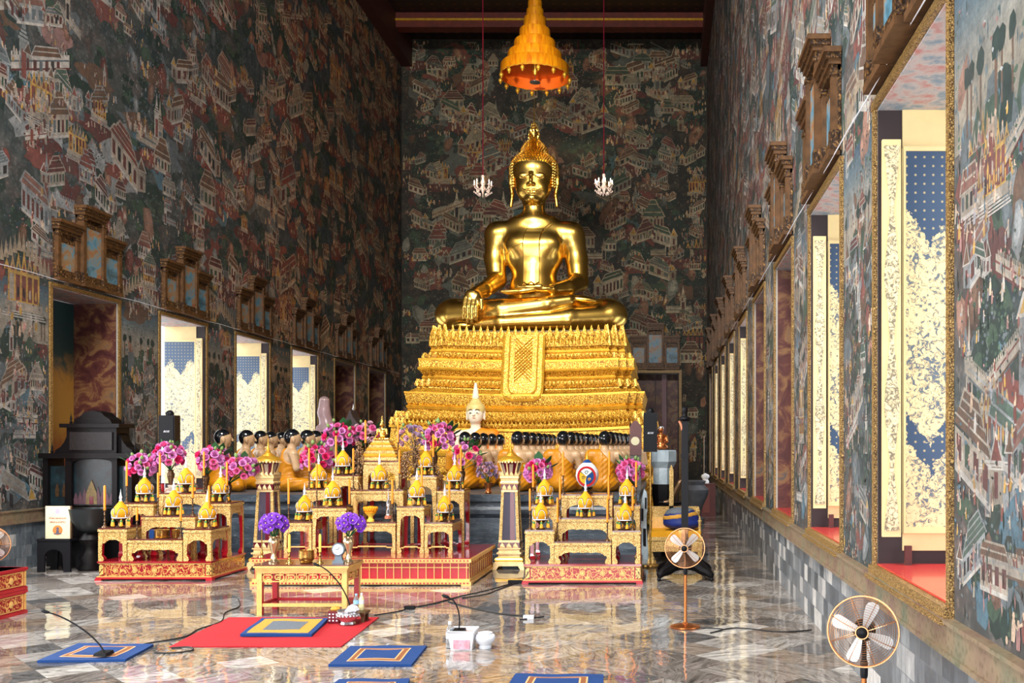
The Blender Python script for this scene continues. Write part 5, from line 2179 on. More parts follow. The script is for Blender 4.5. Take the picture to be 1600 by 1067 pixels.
CANDLES = [
    ('L1', 163.6, .12, 797, 758, 'on left altar front table, outermost, beside the dark shrine'), ('L2', 214, .1, 813, 792, 'short, at the shrine end of the lowest left altar table'),
    ('L2', 282.5, .1, 814, 786, 'short, at the tower end of the lowest left altar table'), ('L3', 326.4, .12, 797, 758, 'on left altar front table near the lantern tower'),
    ('L5', 198, .1, 759, 720, 'on the rear shrine-side table of left altar'), ('L4', 247, .1, 777, 738, 'at the shrine end of the wide middle left altar table'),
    ('L7', 250, .1, 743, 706, 'at the shrine end of the tallest left altar table'), ('L4', 301, .1, 778, 741, 'at the tower end of the wide middle left altar table'),
    ('L7', 318.6, .1, 743, 705, 'at the tower end of the tallest left altar table'), ('L6', 354.5, .1, 758.5, 721, 'on the rear tower-side table of left altar'),
    ('C1', 451, .1, 787, 746, 'on the low front table above the left orchid vase'), ('C2', 495, .1, 762, 724, 'on the taller table left of the marigold stand'),
    ('C3', 546, .1, 787, 748.6, 'at the left end of the marigold stand table'), ('C6l', 483, .1, 736, 700, 'on the rear left end table of middle altar'),
    ('C7l', 525, .1, 715, 680, 'high on the table left of the small golden throne'), ('C8', 552, .1, 738, 700, 'left of the dome just below the golden throne'),
    ('C9', 571, .06, 692, 656, 'topmost, left of the small golden throne'), ('C9', 622, .06, 691, 656, 'topmost, right of the small golden throne'),
    ('C8', 624, .1, 739.5, 702, 'right of the dome just below the golden throne'), ('C3', 613, .1, 787, 748.6, 'at the right end of the marigold stand table'),
    ('C4', 659, .1, 762, 727, 'on the taller table right of the marigold stand'), ('C7r', 677, .1, 713.5, 678, 'high on the table right of the small golden throne'),
    ('C5', 702, .1, 788, 751, 'on the low front table at the right end of middle altar'), ('C6r', 720, .1, 736, 700, 'on the rear right end table of middle altar'),
    ('R5', 833, .1, 761, 725, 'on the rear tower-side table of right altar'), ('R1', 828, .12, 797.5, 763, 'on the front tower-side table of right altar'),
    ('R7', 880, .1, 743, 705.5, 'at the left end of the tallest right altar table'), ('R4', 875, .1, 780, 743, 'at the left end of the middle right altar table'),
    ('R2', 871, .1, 816, 777, 'at the left end of the lowest right altar table'), ('R7', 952, .1, 743, 704.6, 'at the right end of the tallest right altar table'),
    ('R4', 951, .1, 780, 743, 'at the right end of the middle right altar table'), ('R2', 949, .1, 816, 777, 'at the right end of the lowest right altar table'),
    ('R6', 994, .1, 761, 721, 'on the rear speaker-side table of right altar'), ('R3', 988.5, .12, 797.5, 760, 'on the front speaker-side table of right altar')]
for key, px, off, pb, pt_, where in CANDLES:
    Yf, dp, zt = TOPS[key]
    candle(px, Yf + off, zt, pb, pt_, 'orange candle ' + where)


# ---------------------------------------------------------------- flowers
def bloom_mesh(name, mat, r, rings=((.2, 5, 1.45), (.45, 6, 1.2), (.72, 8, .85), (1.0, 9, .4)), centre=True, wide=.34):
    mb = MB()
    for ri, (f, n, up) in enumerate(rings):
        for q in range(n):
            a = 2 * PI * q / n + ri * .4
            ca, sa = math.cos(a), math.sin(a)
            L = r * (.55 + .45 * f)
            w = L * wide
            P = lambda u, s, z: (ca * u - sa * s, sa * u + ca * s, z)
            e = up
            pts = [P(.12 * r, 0, 0), P(L * .45 * (1 - .4 * e), -w, L * .28 * (.4 + e)), P(L * .45 * (1 - .4 * e), w, L * .28 * (.4 + e)), P(L * .5 * (1 - .45 * e), 0, L * .16 * (.4 + e)),
                   P(L * .85 * (1 - .5 * e), -w * .8, L * .6 * (.25 + e)), P(L * .85 * (1 - .5 * e), w * .8, L * .6 * (.25 + e)), P(L * (1 - .5 * e), 0, L * .78 * (.22 + e))]
            mb.add(pts, [(0, 3, 1), (0, 2, 3), (1, 3, 6, 4), (3, 2, 5, 6)])
    if centre:
        mb.ball((0, 0, r * .2), (r * .13, r * .13, r * .1), 8, 1)
    return mb.mesh(name, [mat, M['stamen']], 60)


BL = {k: bloom_mesh('bloom_' + k, M['petal_' + k], .062) for k in ('pink', 'mauve', 'magenta')}
for k in ('pale', 'lilac'):
    BL[k] = bloom_mesh('rose_' + k, M['petal_' + k], .055, ((.3, 4, 1.3), (.6, 6, 1.1), (.9, 7, .8), (1.0, 7, .5)), False, .45)
BL['violet'] = bloom_mesh('orchid_bloom', M['petal_violet'], .05, ((.9, 5, .12), (.35, 3, .6)), True, .5)
mb = MB().lathe([(0, -.02), (.016, -.012), (.022, .005), (.017, .022), (.006, .036), (0, .040)], 8)
BUD = mb.mesh('lotus_bud', M['bud_green'], 60)
mb = MB()
mb.loft([[(-.012, 0, 0), (.012, 0, 0), (.012, .001, 0), (-.012, .001, 0)], [(-.045, .012, .05), (.045, .012, .05), (.045, .013, .05), (-.045, .013, .05)], [(-.05, .02, .085), (.05, .02, .085), (.05, .021, .085), (-.05, .021, .085)], [(-.006, .03, .14), (.006, .03, .14), (.006, .031, .14), (-.006, .031, .14)]])
LEAF = mb.mesh('leaf_blade', M['leaf_green'], 60)
rf = random.Random(77)


def look_at(n):
    return Vector(n).to_track_quat('Z', 'Y').to_euler()


def bouquet(px, py, rpx, Y, zb, label, palette, vase='bronze', vpx=None, nb=34, buds=9, leaves=4, sc=1.05, group='lotus bouquets in vases', vase_prof=None, vh=None, elong=1.0):
    vx = wx(vpx if vpx is not None else px, Y)
    root = empty('flower_vase', (vx, Y, zb), label=label, cat='vase of flowers', group=group)
    cx, cz, R = wx(px, Y) - vx, wz(py, Y) - zb, rpx * 1.08 * Y / F
    h = vh or max(.08, cz - R * .8)
    vp = vase_prof or [(.034, 0), (.036, .01), (.018, .03), (.022, .3 * h), (.045, .72 * h), (.046, .8 * h), (.03, .93 * h), (.04, h)]
    MB().lathe(vp + [(vp[-1][0] * .7, vp[-1][1]), (vp[-1][0] * .6, vp[-1][1] - .03)], 14).build('vase', M[vase], root, 50)
    ms = MB()
    ga = PI * (3 - 5 ** .5)
    for i in range(nb):
        f = (i + .5) / nb
        zc = 1 - 1.55 * f
        rr = math.sqrt(max(0, 1 - zc * zc))
        a = ga * i + rf.uniform(-.2, .2)
        n = Vector((rr * math.cos(a), rr * math.sin(a), zc * .95))
        p = Vector((cx, 0, cz)) + Vector((n.x * R * .8, n.y * R * .7, n.z * R * .8 * elong)) * rf.uniform(.85, 1.1)
        o = inst('bloom', BL[rf.choice(palette)], root, p, look_at(n + Vector((0, -.35, .15))), sc * rf.uniform(.85, 1.15))
        if i % 2 == 0:
            ms.tube([(0, 0, h - .02), tuple(Vector((0, 0, h)).lerp(p, .5)), tuple(p)], .004, 4)
    ms.build('stems', M['leaf_green'], root)
    for i in range(buds):
        a = rf.uniform(0, 2 * PI)
        zc = rf.uniform(-.2, 1)
        rr = math.sqrt(max(0, 1 - zc * zc))
        n = Vector((rr * math.cos(a), rr * math.sin(a) - .3, zc))
        p = Vector((cx, 0, cz)) + Vector((n.x * R * .95, n.y * R * .8, n.z * R * 1.02 * elong))
        inst('bud', BUD, root, p, look_at(n + Vector((0, 0, .8))), rf.uniform(.8, 1.15))
    for i in range(leaves):
        a = rf.uniform(-.6, PI + .6)
        n = Vector((math.cos(a), -.3, math.sin(a) * .5 + .3))
        p = Vector((cx, 0, cz)) + Vector((n.x * R * .8, -.02, n.z * R * .7))
        inst('leaf', LEAF, root, p, look_at(n), rf.uniform(.8, 1.2))
    return root


LOT = ('pink', 'mauve', 'mauve', 'magenta', 'mauve', 'pink')
tb = lambda k, f=.7: (TOPS[k][0] + TOPS[k][1] * f, TOPS[k][2])
Y, z = tb('L5', .85)
bouquet(222, 729, 21, Y, z, 'pink lotus bouquet on left altar, outermost beside the dark shrine', LOT)
Y, z = tb('L7', .75)
bouquet(262, 714, 23, Y, z, 'tall pink lotus bouquet in bronze vase with leaves, before the left speaker', LOT, vpx=267, leaves=5)
bouquet(333, 720, 23, Y, z, 'pink lotus bouquet in bronze vase at the tower end of tallest left table', LOT, vpx=322)
Y, z = tb('L6', .8)
bouquet(377, 734, 23, Y, z, 'mauve lotus bouquet in bronze vase beside the left lantern tower', ('mauve', 'pink', 'mauve'), vpx=357)
Y, z = tb('C6l', .8)
bouquet(496, 718, 25, Y, z, 'bright pink lotus bouquet at left end of middle altar', ('pink', 'magenta', 'magenta', 'mauve'), vpx=502, nb=36)
Y, z = tb('C7l', .85)
bouquet(531, 684, 25, Y, z, 'high mauve lotus bouquet left of the small golden throne', ('mauve', 'pink', 'magenta'), vpx=532, nb=34)
bouquet(573, 680, 21, Y + .12, z, 'round pale pink rose bouquet left of the small golden buddha', ('pale', 'pale', 'pink'), vpx=560, nb=22, buds=4, leaves=4, group='round rose bouquets')
Y, z = tb('C7r', .85)
bouquet(644, 684, 21, Y + .12, z, 'round lilac rose bouquet right of the small golden buddha', ('lilac', 'pale', 'lilac'), vpx=650, nb=22, buds=4, leaves=4, group='round rose bouquets')
bouquet(688, 686, 24, Y, z, 'high magenta lotus bouquet with broad leaves before the white-faced figure', LOT, vpx=679, leaves=7, elong=1.15)
Y, z = tb('C6r', .8)
bouquet(730, 714, 21, Y, z, 'mauve lotus bouquet at right end of middle altar', LOT, vpx=722, nb=18, leaves=5, elong=1.2)
Y, z = tb('R5', .8)
bouquet(841, 737, 20, Y, z, 'mauve lotus bouquet on right altar beside the lantern tower', LOT, vpx=842)
Y, z = tb('R6', .8)
bouquet(985, 737, 21, Y, z, 'mauve lotus bouquet on right altar beside the speaker pole', LOT, vpx=988)


# ---------------------------------------------------------------- bead trees beside the small throne
def bead_tree(px, py0, py1, key, f, label):
    Y, z = tb(key, f)
    x = wx(px, Y)
    root = empty('bead_tree', (x, Y, z), label=label, cat='ornament', group='bronze bead trees')
    h = wz(py0, Y) - z
    mb = MB().lathe([(.04, 0), (.04, .012), (.014, .03), (.009, .08), (.008, h * .9)], 8)
    mb.build('stem', M['bronze'], root)
    zl = wz(py1, Y) - z
    mb = MB()
    r = random.Random(int(px))
    for i in range(150):
        f_ = r.random()
        zz = zl + (h - zl) * f_
        a = r.uniform(0, 2 * PI)
        rr = .085 * (.35 + .65 * math.sin(PI * min(1, f_ * .9 + .1))) * r.uniform(.4, 1)
        mb.ball((rr * math.cos(a), rr * math.sin(a), zz), r.uniform(.008, .014), 5)
    o = mb.build('bead_sprays', M['beads'], root, 60)
    o['kind'] = 'stuff'


bead_tree(560, 690, 738, 'C7l', .25, 'bronze bead tree left of the small golden throne')
bead_tree(648, 678, 730, 'C7r', .2, 'taller bronze bead tree right of the small golden throne')
bead_tree(634, 706, 748, 'C8', .8, 'bronze bead tree close beside the right of the golden throne')
bead_tree(679, 725, 760, 'C7r', .45, 'low bronze bead tree on the right rear table of middle altar')

# ---------------------------------------------------------------- small golden throne and its buddha
Y, z = tb('C9', .5)
sx0 = wx(597, Y)
root = empty('small_throne', (sx0, Y, z), label='small golden tiered throne on the tallest table of the middle altar', cat='pedestal')
steps = [(.245, .05), (.225, .045), (.205, .04), (.18, .04), (.155, .035), (.135, .03), (.115, .03)]
zz = 0
for i, (w_, h_) in enumerate(steps):
    mb = MB()
    q = w_
    mb.loft([[(-q, -q * .62, zz), (q, -q * .62, zz), (q, q * .62, zz), (-q, q * .62, zz)],
             [(-q * 1.03, -q * .64, zz + h_ * .3), (q * 1.03, -q * .64, zz + h_ * .3), (q * 1.03, q * .64, zz + h_ * .3), (-q * 1.03, q * .64, zz + h_ * .3)],
             [(-q * .94, -q * .57, zz + h_ * .7), (q * .94, -q * .57, zz + h_ * .7), (q * .94, q * .57, zz + h_ * .7), (-q * .94, q * .57, zz + h_ * .7)],
             [(-q * .96, -q * .58, zz + h_), (q * .96, -q * .58, zz + h_), (q * .96, q * .58, zz + h_), (-q * .96, q * .58, zz + h_)]])
    mb.build('tier', M['carved_fine'] if i % 2 == 0 else M['gold_rail'], root, None)
    zz += h_
small_z = z + zz


def small_buddha(loc, h, mat, label, crown=True, name='small_buddha_statue'):
    root = empty(name, loc, label=label, cat='statue')
    k = h / .40
    s = SDF((-.14, -.11, -.01), (.14, .08, .42), .0065)
    s.ell((0, 0, .022), (.10, .065, .024), 0)
    for d in (-1, 1):
        s.cap((.04 * d, 0, .028), (.098 * d, -.03, .025), .026, .021, .01)
        s.cap((.10 * d, -.035, .022), (-.03 * d, -.068, .02), .018, .012, .006)
    s.cap((0, .01, .03), (0, .008, .09), .042, .036, .01)
    s.ell((0, .006, .13), (.052, .032, .042), .01)
    s.ell((0, .008, .16), (.062, .026, .02), .01)
    for d in (-1, 1):
        s.ell((.06 * d, .008, .158), (.02, .02, .02), .006)
    s.chain([(-.065, .008, .155), (-.07, .0, .09), (-.075, -.055, .065), (-.078, -.07, .03)], [.018, .016, .011, .008], .004)
    s.chain([(.065, .008, .155), (.074, .0, .09), (.045, -.05, .06), (.0, -.07, .055)], [.018, .016, .011, .008], .004)
    s.cap((0, .005, .17), (0, .002, .2), .017, .016, .006)
    s.ell((0, 0, .232), (.031, .033, .040), .006)
    s.ell((0, -.033, .226), (.005, .006, .01), .004)
    for d in (-1, 1):
        s.chain([(.032 * d, .003, .245), (.034 * d, .003, .205)], [.006, .005], .002)
    if crown:
        s.ell((0, .004, .272), (.022, .022, .02), .006)
        s.chain([(0, .004, .28), (0, .004, .31), (0, .004, .385)], [.014, .010, .002], .004)
    me = s.mesh(name + '_mesh', mat, scale=k)
    meshobj('body', me, root)
    return root


small_buddha((sx0, Y, small_z), wz(645, Y) - small_z, M['gold_leaf'], 'small gilded seated buddha on the little throne above the middle altar')

# ---------------------------------------------------------------- glass cloches with relic stupas, marigold stand
Y, z = tb('C3', .55)
for px, lab in ((555, 'clear glass dome over a small stupa, left of the marigold stand'), (607, 'clear glass dome over a small stupa, right of the marigold stand')):
    x = wx(px, Y)
    root = empty('glass_dome', (x, Y, z), label=lab, cat='glass dome', group='glass domes on the marigold table')
    MB().lathe([(.085, 0), (.085, .02), (.075, .026)], 20).build('base', M['black_trim'], root)
    MB().lathe([(.074, .026), (.076, .1), (.076, .40), (.068, .45), (.045, .485), (.0, .50), (.0, .497), (.043, .482), (.065, .447), (.073, .40), (.073, .1), (.071, .026)], 24).build('glass', M['glass'], root, 60)
    st_ = MB().lathe([(.05, .026), (.05, .05), (.044, .055), (.044, .07)], 12)
    st_.build('plinth', M['terracotta'], root)
    MB().lathe([(.04, .07), (.04, .09), (.034, .1), (.036, .13), (.028, .14), (.03, .17), (.034, .20), (.026, .24), (.012, .265), (.014, .275), (.006, .33), (.001, .40)], 12).build('stupa', M['gold_pale'] if px < 600 else M['silver'], root, 50)
x = wx(579, Y - .06)
root = empty('marigold_stand', (x, Y - .06, z), label='yellow footed tray piled with orange marigold garlands on the middle altar', cat='offering')
MB().lathe([(.045, 0), (.045, .02), (.03, .03), (.028, .06), (.06, .09), (.068, .10)], 16).build('footed_tray', M['candle_yellow'], root)
for j, (r_, zz_) in enumerate(((.055, .115), (.07, .145), (.075, .165))):
    mb = MB()
    n = 16
    for i in range(n):
        a = 2 * PI * i / n + j * .2
        mb.ball((r_ * math.cos(a), r_ * math.sin(a), zz_), .02, 7)
    mb.ball((0, 0, zz_ + .008), (r_ * .8, r_ * .8, .02), 8)
    o = mb.build('garland', M['marigold'], root, 60)


# ---------------------------------------------------------------- lantern towers
M['ivory_gilt'] = simple('ivory_gilding', (240, 210, 150), 0.36, 0.12, 0.14, 14)


def tower(px, Y, label):
    x = wx(px, Y)
    root = empty('lantern_tower', (x, Y, 0), label=label, cat='lantern tower', group='pair of glazed lantern towers')
    sq = lambda q, z: [(-q, -q, z), (q, -q, z), (q, q, z), (-q, q, z)]
    mb = MB()
    for sx in (-1, 1):
        for sy in (-1, 1):
            mb2 = MB()
            a, b = sx * .215, sx * .13
            c, d = sy * .215, sy * .13
            mb2.loft([[(a, c, 0), (b + sx * .03, c, 0), (b + sx * .03, d + sy * .03, 0), (a, d + sy * .03, 0)], [(a * .96, c * .96, .05), (b, c * .96, .05), (b, d, .05), (a * .96, d, .05)]])
            mb2.build('foot', M['ivory_gilt'], root, None)
    mb.loft([sq(.205, .05), sq(.20, .09), sq(.17, .115)])
    mb.build('base', M['ivory_gilt'], root, None)
    MB().loft([sq(.18, .11), sq(.19, .13), sq(.175, .155), sq(.15, .165)]).build('lotus_moulding', M['gold_rail'], root, None)
    MB().loft([sq(.145, .16), sq(.145, .2), sq(.165, .205), sq(.165, .225), sq(.14, .23), sq(.14, .265), sq(.155, .27), sq(.155, .285)]).build('stepped_base', M['ivory_gilt'], root, None)
    z0, z1 = .285, 1.20
    h0, h1 = .142, .105

    def band(za, zb, ha, hb, nm, par):
        o = MB().loft([sq(ha, za), sq(hb, zb)]).build(nm, M['maroon'], par, None)
        p = MB()
        for s_ in range(4):
            c, s2 = math.cos(s_ * PI / 2), math.sin(s_ * PI / 2)
            for i in range(3):
                u = (i - 1) * ha * .62
                w_ = ha * .26
                pts = [(u - w_, -ha - .004, za + .004), (u + w_, -ha - .004, za + .004), (u + w_ * .8, -ha - .012, za + (zb - za) * .5), (u, -ha - .004, zb - .004), (u - w_ * .8, -ha - .012, za + (zb - za) * .5)]
                p.add([(a * c - b * s2, a * s2 + b * c, z) for a, b, z in pts], [(0, 1, 2, 3, 4)])
        p.build('petal_row', M['ivory_gilt'], o, None)
        return o
    band(.285, .36, .142, .138, 'lower_petal_band', root)
    # four corner posts with glass panes and maroon lining between them
    for sx in (-1, 1):
        for sy in (-1, 1):
            r = []
            for z, q in ((.36, .140), (1.06, .108)):
                w_ = .042 if z < .5 else .034
                x0, x1 = sorted((sx * q, sx * (q - w_)))
                y0, y1 = sorted((sy * q, sy * (q - w_)))
                r.append([(x0, y0, z), (x1, y0, z), (x1, y1, z), (x0, y1, z)])
            MB().loft(r).build('post', M['carved_fine'], root, None)
    MB().loft([sq(.122, .37), sq(.094, 1.05)]).build('pane', M['dark_pane'], root, None)
    for za, ha in ((.36, .141), (1.035, .1105)):
        MB().loft([sq(ha, za), sq(ha - .001, za + .028)]).build('cross_rail', M['ivory_gilt'], root, None)
    # maroon curtain stripe and faint printed motif behind glass
    for s_ in range(4):
        c, s2 = math.cos(s_ * PI / 2), math.sin(s_ * PI / 2)
        mb = MB()
        pts = [(.01, -.1235, .39), (.075, -.1235, .39), (.058, -.0965, 1.03), (.008, -.0965, 1.03)]
        pts2 = [(a, b + .004, z) for a, b, z in pts]
        tr = lambda P: [(a * c - b * s2, a * s2 + b * c, z) for a, b, z in P]
        mb.loft([tr(pts), tr(pts2)])
        mb.build('curtain_strip', M['maroon'], root, None)
    band(1.06, 1.14, .110, .114, 'upper_petal_band', root)
    MB().loft([sq(.118, 1.14), sq(.125, 1.16), sq(.112, 1.18), sq(.118, 1.21), sq(.126, 1.22), sq(.126, 1.245), sq(.10, 1.25)]).build('capital', M['ivory_gilt'], root, None)
    cr = MB()
    for s_ in range(4):
        c, s2 = math.cos(s_ * PI / 2), math.sin(s_ * PI / 2)
        for i in range(4):
            u = (i - 1.5) * .062
            pts = [(u - .03, -.12, 1.245), (u + .03, -.12, 1.245), (u + .024, -.135, 1.275), (u, -.128, 1.31), (u - .024, -.135, 1.275), (u, -.108, 1.26)]
            cr.add([(a * c - b * s2, a * s2 + b * c, z) for a, b, z in pts], [(0, 1, 2, 3, 4), (0, 5, 1), (1, 5, 2), (2, 5, 3), (3, 5, 4), (4, 5, 0)])
    cr.build('leaf_crown', M['ivory_gilt'], root, None)
    # flaring lantern of six tapering panes, domed roof and spire
    n = 6
    MB().lathe([(.09, 1.25), (.145, 1.43), (.14, 1.45)], n, a0=.3).build('lantern', M['maroon'], root, None)
    for q in range(n):
        a = .3 + 2 * PI * q / n
        p0, p1 = Vector((.093 * math.cos(a), .093 * math.sin(a), 1.25)), Vector((.15 * math.cos(a), .15 * math.sin(a), 1.44))
        MB().tube([tuple(p0), tuple(p1)], .011, 5).build('lantern_rib', M['ivory_gilt'], root)
        a1, a2 = a + .22, a + .62
        pn = MB()
        f = .885
        P = lambda r, aa, z: (r * math.cos(aa), r * math.sin(aa), z)
        pn.loft([[P(.092, a1, 1.27), P(.088, a2, 1.27), P(.082, a2, 1.27), P(.086, a1, 1.27)], [P(.139, a1, 1.41), P(.134, a2, 1.41), P(.128, a2, 1.41), P(.133, a1, 1.41)]])
        pn.build('lantern_pane', M['glass_pale'], root, None)
    MB().lathe([(.15, 1.43), (.168, 1.44), (.172, 1.455), (.165, 1.47), (.13, 1.50), (.10, 1.515), (.075, 1.525), (.075, 1.535), (.05, 1.545), (.05, 1.555), (.032, 1.57), (.034, 1.58), (.02, 1.60), (.022, 1.61), (.012, 1.64), (.005, 1.70), (.002, 1.76), (0, 1.80)], 18).build('roof', M['gold_rail'], root, 40)
    fl_ = MB()
    for q in range(24):
        a = 2 * PI * q / 24
        fl_.loft([[(.168 * math.cos(a + e), .168 * math.sin(a + e), 1.458) for e in (-.09, .09)] + [(.155 * math.cos(a + e), .155 * math.sin(a + e), 1.458) for e in (.09, -.09)],
                  [(.176 * math.cos(a + e), .176 * math.sin(a + e), 1.425) for e in (-.05, .05)] + [(.165 * math.cos(a + e), .165 * math.sin(a + e), 1.425) for e in (.05, -.05)]])
    fl_.build('eave_fringe', M['ivory_gilt'], root, None)
    return root


t = NT('pale_pane')
t.set('Base Color', lin(180, 160, 140)).set('Roughness', 0.08).set('Coat Weight', 0.6)
M['glass_pale'] = t.mat
tower(798, 13.0, 'white and gold glazed lantern tower between the middle altar and right altar')
tower(419, 13.0, 'white and gold glazed lantern tower between the left altar and middle altar')
# ================================================================= DAIS AND ITS STATUES
DX0, DX1, DY0, DY1, DZ = -7.35, -.40, 13.75, 19.35, .96
root = empty('marble_dais', ((DX0 + DX1) / 2, (DY0 + DY1) / 2, 0), label='long dark grey marble dais carrying the rows of monk statues', cat='dais')
hw, hd = (DX1 - DX0) / 2, (DY1 - DY0) / 2
mb = MB()
sq = lambda q, z: [(-hw - q, -hd - q, z), (hw + q, -hd - q, z), (hw + q, hd, z), (-hw - q, hd, z)]
mb.loft([sq(.06, 0), sq(.06, .10), sq(.03, .13), sq(.03, .2), sq(-.02, .25), sq(-.02, .62), sq(.02, .68), sq(.02, .74), sq(.0, .78), sq(.0, .84)])
mb.build('stepped_body', M['marble_grey'], root, None)
mb = MB()
mb.loft([sq(.03, .84), sq(.05, .86), sq(.05, DZ)])
mb.build('cap_slab', M['marble_grey'], root, None)


def monk_meshes(turn=0.0, name='monk'):
    """kneeling-seated monk facing -y, hands joined; returns body, robe, hair meshes"""
    lo, hi, h = (-.40, -.40, -.02), (.40, .28, .98), .013
    s = SDF(lo, hi, h)
    R = SDF(lo, hi, h)

    def both(fn, *a, **k):
        getattr(s, fn)(*a, **k)
        getattr(R, fn)(*a, **k)
    both('ell', (0, .05, .11), (.21, .17, .12), 0)
    for d in (-1, 1):
        both('cap', (.09 * d, .02, .11), (.235 * d, -.17, .085), .095, .08, .04)
        both('cap', (.225 * d, -.19, .07), (-.06 * d, -.27, .05), .065, .042, .02)
    both('cap', (0, .05, .14), (0, .04, .44), .145, .135, .05)
    both('ell', (0, .03, .47), (.175, .115, .13), .05)
    both('ell', (0, .035, .565), (.215, .085, .07), .05)
    for d in (-1, 1):
        tgt = both if d > 0 else (lambda fn, *a, **k: getattr(s, fn)(*a, **k))
        tgt('ell', (.205 * d, .035, .55), (.065, .07, .075), .03)
        tgt('chain', [(.225 * d, .035, .545), (.262 * d, .0, .34)], [.062, .05], .02)
        s.chain([(.262 * d, .0, .34), (.04 * d, -.23, .42)], [.05, .034], .015)
        s.ell((.018 * d, -.262, .475), (.016, .028, .075), .006)
    if True:
        both('cap', (0, .03, .57), (0, .012, .68), .075, .058, .03)
    H = (0, .0, .80)
    s.ell((0, .005, .805), (.098, .118, .122), 0.0)
    s.ell((0, -.028, .742), (.066, .072, .070), .03)
    s.cap((0, .01, .66), (0, .005, .74), .056, .06, .02)
    s.chain([(0, -.105, .81), (0, -.125, .775), (0, -.132, .757)], [.011, .014, .018], .012)
    s.ell((0, -.098, .722), (.028, .016, .009), .008)
    s.ell((0, -.096, .708), (.024, .016, .009), .008)
    s.ell((0, -.080, .682), (.024, .022, .018), .015)
    for d in (-1, 1):
        s.ell((.040 * d, -.096, .80), (.022, .014, .010), .006)
        s.chain([(.014 * d, -.108, .824), (.042 * d, -.104, .832), (.07 * d, -.082, .822)], [.005, .006, .004], .006)
        s.ell((.098 * d, .012, .775), (.013, .024, .042), .006)
        s.ell((.094 * d, .004, .735), (.011, .013, .022), .006)
    body = s.mesh(name + '_body', M['skin'])
    x, y, z = s.ax[0][:, None, None], s.ax[1][None, :, None], s.ax[2][None, None, :]
    # robe: over the left (+x) shoulder, leaving the right shoulder bare, with slanting pleats
    plane = (z - .60) - (x - .035) * 1.02
    plane = np.maximum(plane, z - (.665 - .35 * np.abs(y) * 0))
    neck = .088 - np.sqrt(x ** 2 + (y - .02) ** 2)
    plane = np.where(z > .60, np.maximum(plane, neck), plane)
    pleat = .004 * np.sin((z + x * .95) * 75.0) * (x < .06) * (z < .56)
    panel = np.where((x > .02) & (y > 0), .010, 0)          # flat folded panel hanging from the shoulder
    rd = np.maximum(R.d - .012 - pleat - panel, plane).astype(np.float32)
    robe = s.mesh(name + '_robe', M['robe'], rd)
    # painted hair cap
    k0 = np.sqrt((x / .104) ** 2 + ((y - .009) / .122) ** 2 + ((z - .808) / .126) ** 2)
    hd_ = ((k0 - 1) * .11).astype(np.float32)
    front = np.maximum(-(y + .060) - (z - .80) * .50, .728 - z - np.maximum(0, y) * .35)
    side = np.where((np.abs(x) > .06) & (y < .05), .815 + (.03 - y) * .3 - z, -1)
    hair = s.mesh(name + '_hair', M['hair_black'], np.maximum(np.maximum(hd_, front), side).astype(np.float32))
    return body, robe, hair


MK = monk_meshes()
SK2 = simple('pale_flesh_paint', (214, 186, 150), 0.32, 0, 0.06, 6)


def monk(px, Y, yaw, label, scale=1.0):
    root = empty('monk_statue', (wx(px, Y), Y, DZ + .02), yaw, label, 'statue', 'rows of seated monk statues')
    root.scale = (scale,) * 3
    for nm, me in zip(('body', 'robe', 'hair'), MK):
        inst(nm, me, root)
    return root


colsR = [('column nearest the speaker pole', [(945, 14.55), (954, 15.35), (961, 16.1), (968, 16.85), (976, 17.6), (982, 18.35), (988, 18.95)]),
         ('column behind the painted fan', [(880, 14.55), (892, 15.4), (900, 16.15), (907, 16.85), (917, 17.6), (924, 18.3), (931, 18.95)]),
         ('column behind the right lantern tower', [(809, 14.7), (821, 15.45), (832, 16.15), (842, 16.85), (850, 17.55), (857, 18.2), (863, 18.9)]),
         ('column behind the round lilac posy', [(727, 15.3), (743, 16.05), (756, 16.8), (769, 17.6), (781, 18.4)])]
for cn, lst in colsR:
    for i, (px, Y) in enumerate(lst):
        monk(px, Y, PI, 'seated monk statue, %s from the front in the %s' % (ordn[i], cn), .97)
left = [(349, 14.6, 'behind the pink lotus bouquets of left altar'), (386, 15.4, 'with bare back, just left of the left lantern tower'), (408, 16.2, 'half hidden at the left edge of the left lantern tower'),
        (424, 17.0, 'behind the spire of the left lantern tower'), (441, 17.8, 'half hidden just right of the left lantern tower'), (457.5, 14.6, 'with full orange robe showing, right of the left lantern tower'),
        (481, 15.4, 'behind the bright pink bouquet, nearer the left lantern tower'), (494, 16.2, 'crown only showing above the bright pink bouquet'), (508, 17.0, 'half hidden between the bright pink and high mauve bouquets')]
for i, (px, Y, where) in enumerate(left):
    monk(px, Y, PI * .68 if i != 1 else PI * .64, 'seated monk statue ' + where, 1.0)


# ---- white-faced crowned buddha behind the monks
Yw = 19.0
xw, zt_ = wx(743, Yw), wz(612, Yw)
KW = 1.2
root = empty('white_buddha_statue', (xw, Yw, DZ + .022), label='white-faced seated buddha in an orange robe at the foot of the throne', cat='statue')
s = SDF((-.55, -.42, -.02), (.55, .28, 1.52), .018)
R = SDF((-.55, -.42, -.02), (.55, .28, 1.52), .018)
for q in (s, R):
    q.ell((0, .0, .12), (.45, .3, .13), 0)
    q.cap((0, .03, .15), (0, .03, .55), .19, .18, .06)
    q.ell((0, .02, .62), (.24, .14, .2), .06)
    q.ell((0, .03, .76), (.28, .11, .09), .05)
    for d in (-1, 1):
        q.ell((.27 * d, .03, .74), (.085, .085, .09), .03)
        q.chain([(.29 * d, .03, .74), (.34 * d, 0, .42), (.2 * d, -.25, .3)], [.08, .065, .05], .03)
s.cap((0, .02, .78), (0, .01, .98), .085, .075, .03)
s.ell((0, 0, 1.10), (.135, .15, .175), .02)
s.ell((0, -.04, 1.01), (.09, .09, .09), .04)
